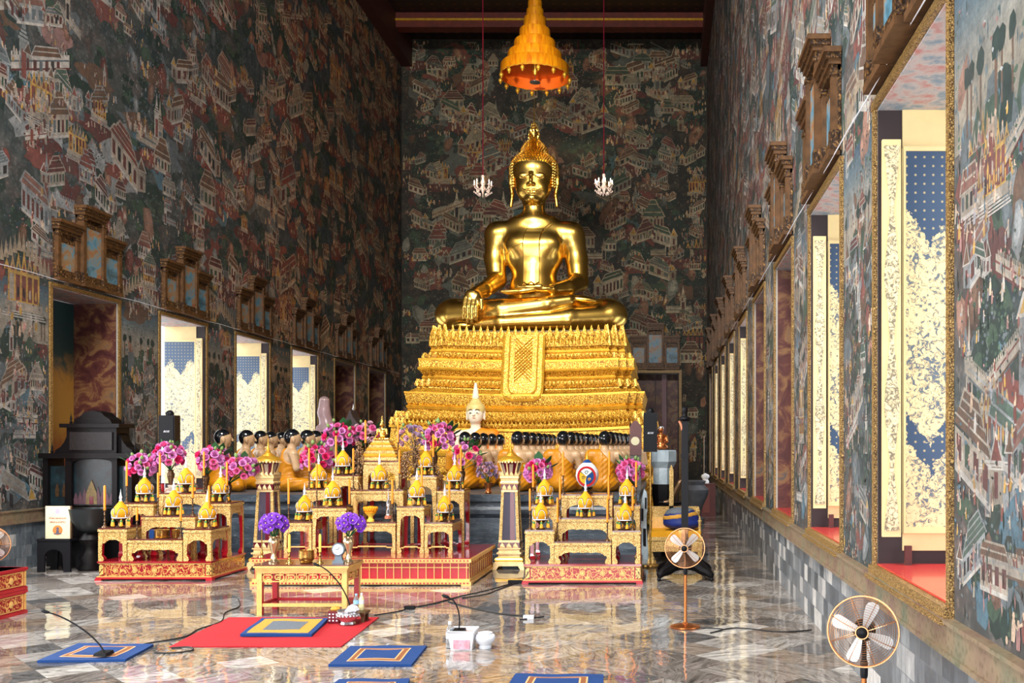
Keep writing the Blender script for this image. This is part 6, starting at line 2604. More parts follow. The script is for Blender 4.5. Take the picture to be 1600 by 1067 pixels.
s.chain([(0, -.145, 1.13), (0, -.165, 1.07)], [.014, .022], .02)
s.ell((0, -.125, 1.02), (.04, .02, .012), .01)
for d in (-1, 1):
    s.ell((.055 * d, -.125, 1.10), (.034, .02, .014), .01)
    s.chain([(.14 * d, .02, 1.14), (.145 * d, .02, 1.0)], [.022, .018], .01)
meshobj('body', s.mesh('white_buddha_body', M['white_stucco']), root)
x, y, z = R.ax[0][:, None, None], R.ax[1][None, :, None], R.ax[2][None, None, :]
rd = np.maximum(R.d - .016, (z - .80) - (x - .02) * .9).astype(np.float32)
meshobj('robe', R.mesh('white_buddha_robe', M['robe_orange'], np.maximum(rd, z - .86).astype(np.float32)), root)
for d in (-1, 1):
    MB().ball((.055 * d, -.147, 1.10), (.02, .006, .009), 8).build('eye', M['hair_black'], root)
    MB().tube([(.02 * d, -.15, 1.145), (.05 * d, -.148, 1.16), (.09 * d, -.128, 1.148)], .006, 5).build('eyebrow', M['bronze'], root)
MB().ball((0, -.148, 1.02), (.028, .006, .008), 8).build('lips', M['terracotta'], root)
mb = MB()
mb.lathe([(.150, 1.12), (.158, 1.17), (.155, 1.2), (.14, 1.235), (.10, 1.27), (.085, 1.30), (.07, 1.33), (.04, 1.345)], 20, (0, .015, 0))
mb.build('hair', simple('pale_gold_hair', (214, 190, 120), 0.5, 0.1, 0.2, 30, bump=.6, bs=40), root, 50)
MB().lathe([(.05, 1.34), (.06, 1.36), (.05, 1.40), (.045, 1.46), (.03, 1.53), (.02, 1.6), (.006, (zt_ - DZ) / KW - .03), (0, (zt_ - DZ) / KW)], 12, (0, .015, 0)).build('crown_spire', M['white_stucco'], root, 50)
root.scale = (KW,) * 3

# ---- posy of lilac flowers standing on the dais, painted ceremonial fan, grey draped form, dark spire
bouquet(763, 738, 16.5, 13.95, DZ, 'round lilac posy in copper pot on the dais edge beside the lantern tower', ('lilac', 'pale', 'lilac'), vase='copper', nb=30, buds=0, leaves=0, sc=.8, group='round rose bouquets', vase_prof=[(.04, 0), (.05, .02), (.035, .05), (.045, .1), (.07, .16)], vh=.16)

Yf, dp, zt = TOPS['R7']
yy = Yf + .2
x = wx(917.5, yy)
root = empty('ceremonial_fan', (x, yy, zt), label='round painted fan with a red ring and blue tip on the tallest right table', cat='ceremonial fan')
MB().lathe([(.07, 0), (.07, .015), (.03, .03), (.025, .09), (.05, .11)], 16).build('stand', M['bronze'], root)
zc = wz(742, yy) - zt
MB().lathe([(.03, zc - .16), (.09, zc - .135), (.135, zc - .07), (.15, zc - .01), (.14, zc + .06), (.10, zc + .12), (.06, zc + .155), (.03, zc + .175)], 24, sy=.75).build('body', M['white_plastic'], root, 60)
MB().lathe([(.062, zc + .15), (.05, zc + .17), (.03, zc + .19), (.012, zc + .2), (.0, zc + .205)], 16, sy=.75).build('tip', M['blue_felt'], root, 60)
MB().lathe([(.012, zc + .2), (.014, zc + .23), (.006, zc + .26), (.0, zc + .36)], 8).build('spire', M['gold_rail'], root, 60)
MB().lathe([(.08, zc - .16), (.05, zc - .18), (.02, zc - .19)], 16, sy=.75).build('black_foot', M['black_trim'], root, 60)
fy = -.118


def disc(r0, r1, a0, a1, dy, n=16, c=(0, 0)):
    mb = MB()
    for i in range(n):
        t0, t1 = a0 + (a1 - a0) * i / n, a0 + (a1 - a0) * (i + 1) / n
        p = [(c[0] + r * math.cos(t_), fy + dy, zc - .015 + c[1] + r * 1.1 * math.sin(t_)) for r, t_ in ((r0, t0), (r1, t0), (r1, t1), (r0, t1))]
        q = [(a, b + .03, c2) for a, b, c2 in p]
        mb.loft([p, q])
    return mb


disc(.0, .098, 0, 2 * PI, .004, 28).build('painted_ground', M['leaf_green'], root, None)
disc(.095, .118, 0, 2 * PI, .0, 28).build('red_ring', M['red_felt'], root, None)
disc(.0, .09, math.radians(40), math.radians(140), -.002, 12).build('white_field', M['white_plastic'], root, None)
disc(.0, .09, math.radians(268), math.radians(392), -.003, 12).build('blue_field', M['blue_felt'], root, None)
disc(.0, .09, math.radians(148), math.radians(260), -.003, 12).build('yellow_field', M['yellow_dome'], root, None)
for nm, mt, c, r in (('green_scroll', M['leaf_green'], (-.04, -.015), .024), ('dark_scroll', M['leaf_green'], (0, .05), .028), ('yellow_scroll', M['yellow_dome'], (.036, -.038), .02)):
    pts = [(c[0] + r * (1 - i / 22) * math.cos(i * .5), fy - .006, zc - .015 + c[1] + r * (1 - i / 22) * math.sin(i * .5)) for i in range(16)]
    MB().tube(pts, .0045, 5).build(nm, mt, root)

Yg = 19.6
root = empty('stone_torso', (wx(509, Yg), Yg, 0), label='grey-mauve stone torso standing before the shut left windows', cat='statue')
u = Yg / F
zz = lambda py: wz(py, Yg)
xx = lambda px: wx(px, Yg) - root.location.x
s = SDF((-.45, -.3, -.05), (.45, .3, zz(618)), .02)
s.chain([(xx(507), 0, zz(627)), (xx(506), 0, zz(645)), (xx(511), 0, zz(665)), (xx(513), 0, zz(690)), (xx(512), 0, .6), (xx(512), 0, .0)], [.105, .12, .14, .2, .24, .26], .05)
s.chain([(xx(500), -.08, zz(668)), (xx(499), -.1, zz(700)), (xx(499), -.1, .8)], [.05, .09, .1], .04)
s.chain([(xx(517), -.1, zz(668)), (xx(516), -.12, zz(700))], [.07, .1], .04)
m = simple('mauve_grey_stone', (168, 138, 140), 0.3, 0, 0.15, 5)
meshobj('body', s.mesh('torso_mesh', m), root)
MB().lathe([(.085, zz(626)), (.10, zz(625)), (.095, zz(623.5)), (.0, zz(623.5))], 16, (xx(507), 0, 0)).build('cut_top', M['white_stucco'], root)
Yg = 20.5
root = empty('spired_shrine', (wx(552, Yg), Yg, 0), label='dark carved shrine with a pointed gable behind the high mauve bouquet', cat='shrine')
zz = lambda py: wz(py, Yg)
mb = MB().box(-.24, .24, -.2, .2, 0, zz(676))
mb.build('body', M['dark_wood'], root, None)
mb = MB().prism([(-.26, zz(676)), (.26, zz(676)), (.19, zz(664)), (.06, zz(652)), (0, zz(640)), (-.06, zz(652)), (-.19, zz(664))], -.22, .22)
mb.build('gable', simple('grey_carved_wood', (70, 58, 60), 0.5, 0, 0.3, 14), root, None)
MB().lathe([(.02, zz(642)), (.03, zz(640)), (.01, zz(636)), (.0, zz(630))], 8).build('finial', M['silver'], root)

# ================================================================= FRONT TABLE, CARPET, MATS
X0, X1, Yf, zt, dp = wx(401, 9.34), wx(542, 9.34), 9.34, .497, .42
root = empty('offering_table', ((X0 + X1) / 2, Yf + dp / 2, 0), label='pale gold offering table with openwork frieze standing on the red carpet', cat='table')
hw, hd = (X1 - X0) / 2, dp / 2
mb = MB()
mb.box(-hw - .02, hw + .02, -hd - .02, hd + .02, zt - .012, zt)
mb.build('tabletop', M['table_top'], root, None)
mb = MB()
mb.box(-hw - .025, hw + .025, -hd - .025, hd + .025, zt - .03, zt - .012)
mb.box(-hw - .012, hw + .012, -hd - .012, hd + .012, zt - .05, zt - .03)
mb.box(-hw, hw, -hd, hd, zt - .085, zt - .05)
mb.build('cornice', M['gold_pale'], root, None)
for sx in (-1, 1):
    for sy in (-1, 1):
        x0, x1 = sorted((sx * hw, sx * (hw - .05)))
        y0, y1 = sorted((sy * hd, sy * (hd - .05)))
        mb = MB().box(x0, x1, y0, y1, 0, zt - .085)
        n0 = len(mb.f)
        for i, side in ((2, 'f'), (3, 'r'), (4, 'b'), (5, 'l')):
            inner = (side == 'f' and sy > 0) or (side == 'b' and sy < 0) or (side == 'r' and sx < 0) or (side == 'l' and sx > 0)
            if inner:
                mb.m[i] = 1
        mb.build('leg', [M['gold_pale'], M['red_panel']], root, None)
# fretwork frieze made of bent bars
for ax, half, off in (('y', hw, -hd + .014), ('x', hd, hw - .014)):
    mb = MB()
    a = half - .05
    z0, z1 = zt - .17, zt - .085

    def bar(u0, u1, v0, v1):
        if ax == 'y':
            mb.box(min(u0, u1), max(u0, u1), off - .008, off + .008, min(v0, v1), max(v0, v1))
        else:
            mb.box(off - .008, off + .008, min(u0, u1), max(u0, u1), min(v0, v1), max(v0, v1))
    bar(-a, a, z0, z0 + .009)
    n = max(2, int(2 * a / .1))
    w_ = 2 * a / n
    for i in range(n):
        u = -a + i * w_
        d = 1 if i % 2 == 0 else -1
        f = (lambda t_: u + t_ * w_) if d > 0 else (lambda t_: u + (1 - t_) * w_)
        bar(f(.06), f(.14), z0, z1)
        bar(f(.06), f(.9), z1 - .022, z1 - .010)
        bar(f(.82), f(.9), z0 + .022, z1 - .010)
        bar(f(.32), f(.9), z0 + .022, z0 + .033)
        bar(f(.32), f(.40), z0 + .022, z1 - .036)
        bar(f(.32), f(.66), z1 - .044, z1 - .034)
    mb.build('fretwork', M['gold_pale'], root, None)
mb = MB().box(-hw + .05, hw - .05, -hd + .012, -hd + .04, .085, .115)
mb.build('stretcher', M['gold_pale'], root, None)
for (a, b, c, d) in ((-hw + .05, hw - .05, hd - .04, hd - .012), (-hw + .012, -hw + .04, -hd + .05, hd - .05), (hw - .04, hw - .012, -hd + .05, hd - .05)):
    MB().box(a, b, c, d, .085, .115).build('stretcher', M['red_panel'], root, None)
TY_ = Yf + .16
silver_vase = [(.05, 0), (.052, .012), (.03, .03), (.032, .05), (.022, .07), (.024, .1), (.052, .19), (.054, .215), (.04, .245), (.05, .262)]
for px, py, lab in ((428, 819, 'purple orchid bouquet in silver vase on the left end of offering table'), (546, 819, 'purple orchid bouquet in silver vase on the right end of offering table')):
    bouquet(px - (2 if px < 500 else -2), py, 23, TY_, zt, lab, ('violet',), vase='silver_vase_gilt', vpx=428 if px < 500 else 545.5 - 1, nb=30, buds=0, leaves=0, sc=.95, group='purple orchids on the offering table', vase_prof=silver_vase, vh=.262, elong=.8)
for px, lab in ((452, 'yellow candle in brass holder left of the gold bowl on offering table'), (500, 'yellow candle in brass holder beside the clock on offering table')):
    candle(px, Yf + .12, zt, 862, 834, lab, 'brass', 'candle_yellow', 'yellow candles on the offering table', .013)
yb = Yf + .16
root = empty('incense_bowl', (wx(479, yb), yb, zt), label='engraved gold bowl with incense sticks in the middle of offering table', cat='bowl')
MB().lathe([(.055, 0), (.062, .008), (.052, .015), (.07, .03), (.076, .06), (.074, .115), (.078, .125), (.07, .127), (.066, .10), (.0, .09)], 24).build('bowl', M['brass'], root, 50)
for q in range(3):
    MB().tube([(-.012 + q * .012, 0, .09), (-.014 + q * .014, .002, .36)], .0028, 5).build('incense_stick', M['red_panel'], root)
yb = Yf + .14
root = empty('table_clock', (wx(529.5, yb), yb, zt), label='small grey clock with a round dial beside the right orchid vase', cat='clock')
M['clock_grey'] = simple('slate_grey_enamel', (96, 110, 122), .3, .2)
MB().cbox(0, 0, .012, .11, .06, .024).build('foot', M['clock_grey'], root)
mb = MB().prism([(-.04, .024), (.04, .024), (.032, .06), (.036, .09), (-.036, .09), (-.032, .06)], -.02, .02)
mb.build('column', M['clock_grey'], root, None)
M_ = Matrix.Translation((0, -.028, .135)) @ Matrix.Rotation(PI / 2, 4, 'X')
mb = MB()
mb.M = M_
mb.lathe([(.064, -.04), (.066, -.01), (.06, .0), (.052, .0)], 24)
mb.build('case', M['clock_grey'], root, 50)
mb = MB()
mb.M = M_
mb.lathe([(.052, -.004), (.052, .001)], 24)
dial = mb.build('dial', M['white_plastic'], root, None)
MB().tube([(0, -.031, .135), (.018, -.031, .158)], .0025, 4).build('hand', M['black_trim'], dial)
MB().tube([(0, -.031, .135), (-.03, -.031, .14)], .002, 4).build('hand', M['black_trim'], dial)
yb = 11.45
root = empty('incense_stand', (wx(409, yb), yb, PH), label='thin brass rod stand at the left front corner of the middle altar platform', cat='stand')
MB().lathe([(.035, 0), (.032, .012), (.012, .03), (.018, .05), (.01, .08), (.005, .1)], 12).build('foot', M['brass'], root, 50)
MB().tube([(0, 0, .09), (0, 0, .45)], .006, 6).build('rod', M['brass'], root)


def textile(name, corners, th, label, cat, mats, insets, group=None, border_names=()):
    """flat stitched mat: outer field and nested bands (each its own part), corners in world xy: front-left, front-right, back-right, back-left"""
    c = [Vector((a, b, 0)) for a, b in corners]
    cen = sum(c, Vector()) / 4
    root = empty(name, (cen.x, cen.y, .0105 if 'on the red carpet' in label else 0), label=label, cat=cat, group=group)
    c = [p - cen for p in c]

    def at(u, v):
        return (c[0] * (1 - u) + c[1] * u) * (1 - v) + (c[3] * (1 - u) + c[2] * u) * v
    n = 12
    wob = lambda u, v: .0035 * math.sin(u * 9 + cen.x * 7) * math.sin(v * 7 + cen.y * 5)

    def sheet(i0, i1, z0, z1, nm, mt, par):
        mb = MB()
        lo, hi = i0, 1 - i0
        g = []
        m_ = n
        top = []
        for j in range(m_ + 1):
            for i in range(m_ + 1):
                u, v = lo + (hi - lo) * i / m_, lo + (hi - lo) * j / m_
                p = at(u, v)
                top.append((p.x, p.y, z1 + wob(u, v)))
        bot = [(x_, y_, z0) for x_, y_, z_ in top]
        W_ = m_ + 1
        fs = []
        hole = i1 is not None
        for j in range(m_):
            for i in range(m_):
                fs.append((j * W_ + i, j * W_ + i + 1, (j + 1) * W_ + i + 1, (j + 1) * W_ + i))
        N = len(top)
        edge = [i for i in range(m_)] + [i * W_ + m_ for i in range(m_)] + [m_ * W_ + m_ - i for i in range(m_)] + [(m_ - i) * W_ for i in range(m_)]
        for k in range(len(edge)):
            a, b = edge[k], edge[(k + 1) % len(edge)]
            fs.append((b, a, a + N, b + N))
        mb.add(top + bot, fs)
        return mb.build(nm, mt, par, 40)
    z = 0.0
    for q, (ins, mt, nm) in enumerate(zip(insets, mats, border_names)):
        sheet(ins, None, .001 if q == 0 else th - .004, th + .0016 * q, nm, mt, root)
    return root


fx = lambda px, py: fl(px, py)[:2]
car = [fx(264, 1011.5), fx(533, 1011.5), fx(592, 965.5), fx(357.5, 965.2)]
textile('red_carpet', car, .008, 'bright red carpet spread in front of the offering table', 'carpet', [M['red_felt']], [0], None, ('pile',))
mat_z = lambda th: th
textile('prayer_mat', [fx(375, 996.5), fx(487, 997), fx(514, 971), fx(409, 971)], .024, 'grey mat with ochre and blue borders lying on the red carpet', 'mat', [M['blue_felt'], M['gold_braid'], M['grey_weave']], [0, .07, .24], 'prayer mats', ('border', 'ochre_band', 'grey_centre'))
bm_ = ([M['blue_felt'], M['beige_trim'], M['brown_braid'], M['beige_trim'], M['blue_felt']], [0, .17, .19, .245, .265], 'prayer mats', ('border', 'peach_piping', 'brown_band', 'inner_piping', 'blue_centre'))
textile('prayer_mat', [fx(58, 1036), fx(196, 1034), fx(240, 1010), fx(122, 1008.5)], .02, 'blue mat with peach braid under the left microphone', 'mat', *bm_)
textile('prayer_mat', [fx(513, 1042), fx(643, 1042), fx(667, 1012), fx(548, 1012.6)], .02, 'blue mat with braided border on bare marble right of the carpet', 'mat', *bm_)
textile('prayer_mat', [fx(783, 1088), fx(943, 1089), fx(943, 1057.6), fx(806, 1056.5)], .02, 'blue mat cut by the bottom edge, below the white jar', 'mat', *bm_)
textile('prayer_mat', [fx(490, 1098), fx(630, 1098), fx(640, 1064.5), fx(530, 1064.5)], .02, 'blue mat barely showing at the bottom edge, below the carpet', 'mat', *bm_)


# ---- gooseneck microphones
def microphone(base, tip, sag_, label, zb=0.0, base_r=.06):
    x, y = base
    root = empty('gooseneck_microphone', (x, y, zb), label=label, cat='microphone', group='gooseneck microphones')
    mb = MB().loft([[(-.05, -.06, 0), (.05, -.06, 0), (.05, .06, 0), (-.05, .06, 0)], [(-.045, -.05, .022), (.045, -.05, .022), (.045, .05, .03), (-.045, .05, .03)]])
    mb.build('base', M['black_plastic'], root, None)
    tx, ty, tz = tip[0] - x, tip[1] - y, tip[2] - zb
    pts = []
    for i in range(15):
        f = i / 14
        pts.append((tx * f ** 1.25 + sag_[0] * f * (1 - f), ty * f + sag_[1] * f * (1 - f), .025 + (tz - .025) * (1 - (1 - f) ** 1.3) + sag_[2] * f * (1 - f)))
    MB().tube(pts, [.006] * 13 + [.006, .005], 6).build('gooseneck', M['black_metal'], root)
    e = Vector(pts[-1])
    d = (Vector(pts[-1]) - Vector(pts[-2])).normalized()
    MB().tube([tuple(e), tuple(e + d * .02), tuple(e + d * .05), tuple(e + d * .065)], [.009, .014, .013, .004], 8).build('capsule', M['black_plastic'], root)


def pt3(px, py, Y):
    return (wx(px, Y), Y, wz(py, Y))


b = fl(162, 1030)
microphone((b[0], b[1]), pt3(76, 957, b[1] + .05), (0.05, 0, -.02), 'black gooseneck microphone standing on the left blue mat', .033)
b = fl(549, 974)
# wooden stand that carries bottles and the carpet microphone, and things around it
Y = 9.0
root = empty('wooden_tray_stand', (wx(558, Y), Y, .009), label='low brown wooden stand with bottles at the right corner of the carpet', cat='stand')
MB().cbox(0, 0, .085, .20, .16, .018).build('top', M['bronze'], root)
for sx in (-1, 1):
    for sy in (-1, 1):
        MB().loft([[(sx * .075 - .012, sy * .055 - .012, 0), (sx * .075 + .012, sy * .055 - .012, 0), (sx * .075 + .012, sy * .055 + .012, 0), (sx * .075 - .012, sy * .055 + .012, 0)], [(sx * .07 - .02, sy * .055 - .016, .077), (sx * .07 + .02, sy * .055 - .016, .077), (sx * .07 + .02, sy * .055 + .016, .077), (sx * .07 - .02, sy * .055 + .016, .077)]]).build('leg', M['bronze'], root, None)
microphone((wx(548, Y) + .0, Y - .01), pt3(499, 884, Y - .02), (0.06, 0, .0), 'black gooseneck microphone rising from the wooden stand on the carpet', .103)


def bottle(px, Y, zb, h, r, label, mat, cap, group='water bottles'):
    root = empty('bottle', (wx(px, Y), Y, zb), label=label, cat='bottle', group=group)
    MB().lathe([(r * .9, 0), (r, .008), (r, h * .3), (r * .94, h * .33), (r, h * .37), (r, h * .62), (r * .8, h * .75), (r * .4, h * .86), (r * .38, h * .9)], 16).build('body', mat, root, 50)
    MB().lathe([(r * .46, h * .9), (r * .46, h), (r * .4, h * 1.005)], 12).build('cap', cap, root, 50)
    MB().lathe([(r * 1.01, h * .38), (r * 1.01, h * .60)], 16).build('label_band', M['white_plastic'] if cap is M['white_plastic'] else M['label_blue'], root, 50)


M['label_blue'] = simple('pale_blue_label', (150, 200, 225), 0.5)
bottle(556.5, Y + .045, .104, .155, .026, 'clear water bottle with pale blue label on the wooden stand', M['pet'], M['label_blue'])
bottle(565, Y + .05, .104, .16, .024, 'pale yellow bottle next to the water bottle on the wooden stand', simple('pale_yellow_plastic', (225, 215, 160), 0.4), M['white_plastic'])
Y = 8.83
root = empty('silver_bowl', (wx(544, Y), Y, .009), label='patterned silver bowl with lid cloth on the carpet beside the grey mat', cat='bowl')
MB().lathe([(.06, 0), (.07, .01), (.062, .03), (.085, .06), (.098, .09), (.10, .11), (.092, .122), (.103, .13), (.098, .134), (.085, .12), (.0, .115)], 28).build('bowl', M['silver'], root, 40)
mb = MB()
for q in range(18):
    a = 2 * PI * q / 18
    mb.ball((.094 * math.cos(a), .094 * math.sin(a), .085), (.013, .013, .022), 6)
mb.build('embossed_petals', M['silver'], root, 60)['kind'] = 'stuff'
mb = MB().prism([(-.02, .12), (.09, .13), (.07, .16), (.02, .18), (.0, .15)], -.06, .05)
mb.build('white_cloth', M['white_plastic'], root, None)
Y = 8.95
root = empty('red_box', (wx(524, Y), Y, .009), label='small dark red box with white squares beside the silver bowl', cat='box')
MB().cbox(0, 0, .055, .10, .12, .11).build('body', M['maroon'], root)
for i in range(3):
    for j in range(3):
        MB().cbox(-.033 + .033 * i, -.061, .025 + .03 * j, .014, .003, .012).build('white_square', M['white_plastic'], root, None)
MB().ball((0, 0, .125), (.045, .05, .025), 10).build('food_parcel', M['gold_braid'], root)
Y = 9.02
root = empty('booklet', (wx(506, Y), Y, .009), .25, 'thin pale booklet lying on the carpet next to the red box', 'booklet')
MB().cbox(0, 0, .004, .20, .14, .008).build('pages', M['white_plastic'], root)
MB().cbox(0, 0, .0095, .20, .14, .003).build('cover', M['grey_weave'], root)

# ---- basket, bottle and jar on the marble
Y = 7.85
root = empty('plastic_basket', (wx(724, Y), Y, 0), label='square white plastic basket with a pink pack on the marble floor', cat='basket')
w0, w1, h = .085, .105, .15
for nm, (a0, b0, a1, b1) in (('side', (-w0, -w0, w0, -w0)), ('side', (w0, -w0, w0, w0)), ('side', (w0, w0, -w0, w0)), ('side', (-w0, w0, -w0, -w0))):
    k = w1 / w0
    mb = MB().loft([[(a0, b0, 0), (b0 * 0 + a1, b1, 0), (a1 * .95, b1 * .95, 0), (a0 * .95, b0 * .95, 0)], [(a0 * k, b0 * k, h), (a1 * k, b1 * k, h), (a1 * k * .96, b1 * k * .96, h), (a0 * k * .96, b0 * k * .96, h)]])
    mb.build('wall_panel', M['frosted'] if False else M['basket'], root, None) if False else mb.build('side_panel', simple('frosted_plastic', (226, 226, 230), 0.35), root, None)
MB().tube([(-w1, -w1, h), (w1, -w1, h), (w1, w1, h), (-w1, w1, h)], .008, 6, closed=True).build('rim', M['white_plastic'], root)
mb = MB().box(-.06, .07, -w0 - .022, -w0 - .012, .012, .085)
mb.build('pink_pack', simple('pink_wrapper', (235, 150, 165), 0.5, 0, 0.35, 30), root, None)
MB().cbox(0, 0, .115, .16, .16, .02).build('brown_contents', M['terracotta'], root)
MB().cbox(0, 0, .006, .16, .16, .012).build('bottom', M['white_plastic'], root)
microphone((wx(717, Y), Y), pt3(702, 934, Y), (0.10, 0, .05), 'black gooseneck microphone standing in the white plastic basket', .126)
bottle(703, Y - .02, 0, .22, .032, 'clear water bottle with white cap standing beside the plastic basket', M['pet'], M['white_plastic'])
root = empty('white_jar', (wx(758, Y), Y, 0), label='white glazed round jar on the floor right of the plastic basket', cat='jar')
MB().lathe([(.05, 0), (.052, .015), (.045, .025), (.075, .06), (.085, .085), (.075, .11), (.055, .118), (.06, .128), (.052, .13), (.045, .10), (.0, .08)], 24).build('bowl', M['white_plastic'], root, 50)

# ---- cables
def cable(pts, label, r=.006):
    P = [Vector((*fl(a, b)[:2], r)) for a, b in pts]
    out = []
    n = len(P)
    for i in range(n - 1):
        p0, p1, p2, p3 = P[max(0, i - 1)], P[i], P[i + 1], P[min(n - 1, i + 2)]
        for q in range(6):
            t_ = q / 6
            out.append(tuple(.5 * ((2 * p1) + (-p0 + p2) * t_ + (2 * p0 - 5 * p1 + 4 * p2 - p3) * t_ ** 2 + (-p0 + 3 * p1 - 3 * p2 + p3) * t_ ** 3)))
    out.append(tuple(P[-1]))
    o = MB().tube(out, r, 6).build('floor_cable', M['black_rubber'])
    tag(o, label, 'cable', 'black floor cables')


cable([(372, 937), (374, 948), (352, 958), (345, 972), (310, 984), (288, 996), (236, 1005), (222, 1008)], 'black cable winding across the marble left of the red carpet')
cable([(242, 1021), (270, 1021), (300, 1017), (296, 1012), (268, 1013)], 'short black cable loop by the front left corner of the carpet')
cable([(585, 962), (622, 956), (640, 951), (680, 943), (720, 932), (757, 924), (790, 915), (800, 912)], 'black cable running from the carpet towards the right lantern tower')
cable([(700, 940), (726, 948), (770, 958), (830, 965), (812, 969), (850, 964)], 'black cable passing behind the plastic basket')
cable([(722, 935), (760, 929), (778, 922), (800, 914), (812, 911)], 'black cable joining the plug near the lantern tower')
cable([(1095, 982), (1130, 984), (1110, 990), (1150, 982), (1220, 988), (1268, 985)], 'black cable trailing from the copper fan to the right')
for px, py, lab in ((640, 952, 'black inline plug on the cable right of the carpet'), (807, 911, 'black plug block on the floor below the right lantern tower'), (826, 967, 'white cable connector on the floor behind the jar')):
    q = fl(px, py)
    o = MB().cbox(0, 0, .018, .10 if px != 807 else .2, .05, .034).build('cable_plug', M['black_plastic'] if px != 826 else M['white_plastic'], None, None, loc=(q[0], q[1], 0))
    tag(o, lab, 'plug')


# ================================================================= FANS
def make_fan(loc, zc, rz, tilt, label, R=.187, roll=0.0):
    x, y = loc
    root = empty('pedestal_fan', (x, y, 0), rz, label, 'fan', 'copper pedestal fans')
    MB().lathe([(.135, 0), (.14, .008), (.135, .016), (.09, .026), (.03, .034), (.022, .05), (.0, .05)], 28).build('base', M['copper'], root, 40)
    MB().lathe([(.014, .03), (.014, zc - .24)], 12).build('pole', M['copper'], root)
    MB().lathe([(.017, zc - .25), (.02, zc - .235), (.02, zc - .17), (.013, zc - .15), (.012, zc - .03)], 12).build('collar', M['black_metal'], root, 50)
    H = Matrix.Translation((0, -.06, zc)) @ Matrix.Rotation(PI / 2 + tilt, 4, 'X') @ Matrix.Rotation(roll, 4, 'Z')

    def P(name, mat, fn, sm=50, par=None):
        mb = MB()
        mb.M = H
        fn(mb)
        return mb.build(name, mat, par or root, sm)
    P('motor', M['black_metal'], lambda m: m.lathe([(.02, -.14), (.055, -.13), (.06, -.07), (.05, -.03), (.02, -.02)], 18))
    ring = lambda r, z, n=48: [(r * math.cos(a), r * math.sin(a), z) for a in np.linspace(0, 2 * PI, n, endpoint=False)]
    P('rim', M['rose_gold'], lambda m: m.tube(ring(R, 0), .0045, 6, closed=True))

    def guard(m):
        for sg in (1, -1):
            for k in range(13):
                f = k / 12
                r = .035 + (R - .04) * f
                z = sg * (.05 * (1 - f ** 3)) + (-.01 if sg < 0 else 0)
                m.tube(ring(r, z, 36), .0011, 3, closed=True)
            for q in range(8):
                a = 2 * PI * q / 8
                m.tube([((.03 + (R - .03) * f) * math.cos(a), (.03 + (R - .03) * f) * math.sin(a), sg * .05 * (1 - f ** 3)) for f in np.linspace(0, 1, 7)], .0018, 4)
    g = P('wire_guard', M['rose_gold'], guard, None)
    P('hub', M['black_metal'], lambda m: m.lathe([(.0, .062), (.022, .06), (.03, .05), (.03, -.02), (.0, -.02)][::-1], 20))
    P('hub_ring', M['rose_gold'], lambda m: m.tube(ring(.031, .056, 24), .004, 6, closed=True))
    for q in range(4):
        a = q * PI / 2 + PI / 4

        def bl(m):
            rings = []
            for f, w_, o_ in ((.028, .014, 0), (.06, .022, .004), (.10, .030, .008), (.135, .034, .010), (.155, .030, .008), (.165, .016, .004)):
                r = f * R / .187
                tw = .5 - f * 1.6
                c, s_ = math.cos(tw), math.sin(tw)
                v = []
                for e, th in ((-1, 0), (1, 0), (1, .0025), (-1, .0025)):
                    lx, lz = e * w_ + o_, th
                    v.append((r, lx * c - lz * s_, lx * s_ + lz * c))
                rings.append([(p[0] * math.cos(a) - p[1] * math.sin(a), p[0] * math.sin(a) + p[1] * math.cos(a), p[2] + .012) for p in v])
            m.loft(rings)
        P('blade', M['steel'], bl, 40)
    return root


Yf1 = EYE * F / (980 - VY)
make_fan((wx(1071, Yf1), Yf1 + .0), wz(855, Yf1), -.12, 0, 'copper pedestal fan standing on the marble floor before the iron pole', .18)
Yf2 = 4.92
make_fan((wx(1352, Yf2), Yf2 + .03), wz(985, Yf2), -.30, -.05, 'large near copper pedestal fan beside the right wall dado', .18, .35)
make_fan((-6.83, 9.78), .655, .25, 0, 'copper fan cut by the left edge behind the red chest', .18)

# ---- stacked red chests at the left edge
for i, (z0, z1, lab) in enumerate(((0.0, .235, 'lower red chest with gilt scroll panels at the left edge'), (.235, .457, 'upper red chest with bright red top, stacked on another chest'))):
    X1, Y1 = -6.31, 9.50
    root = empty('red_chest', (X1 - .5, Y1 - .55, z0), label=lab, cat='chest', group='stacked red chests')
    h = z1 - z0
    hw, hd = .5, .55
    MB().box(-hw, hw, -hd, hd, .03, h - .002).build('body', M['red_panel'], root, None)
    mb = MB().box(-hw - .012, hw + .012, -hd - .012, hd + .012, h - .03, h - .002)
    mb.build('lid', M['red_felt'] if i else M['red_panel'], root, None)
    MB().box(-hw - .01, hw + .01, -hd - .01, hd + .01, .001, .03).build('plinth', M['red_panel'], root, None)
    p = MB().box(hw, hw + .007, -hd + .05, hd - .07, .055, h - .05)
    p.build('scroll_panel', M['red_scroll'], root, None)
    for q in range(3):
        md = MB()
        md.M = Matrix.Translation((hw + .007, -.32 + q * .32, (h) / 2)) @ Matrix.Rotation(PI / 2, 4, 'Y')
        md.lathe([(.03, 0), (.034, .003), (.02, .006), (.0, .007)], 16)
        md.build('medallion', M['gold_pale'], root)
    for (y0, y1, za, zb) in ((-hd + .04, hd - .06, .045, .052), (-hd + .04, hd - .06, h - .048, h - .041), (hd - .06, hd - .052, .045, h - .041), (hd - .03, hd - .01, .04, h - .04)):
        MB().box(hw, hw + .009, y0, y1, za, zb).build('gilt_line', M['gold_pale'], root, None)

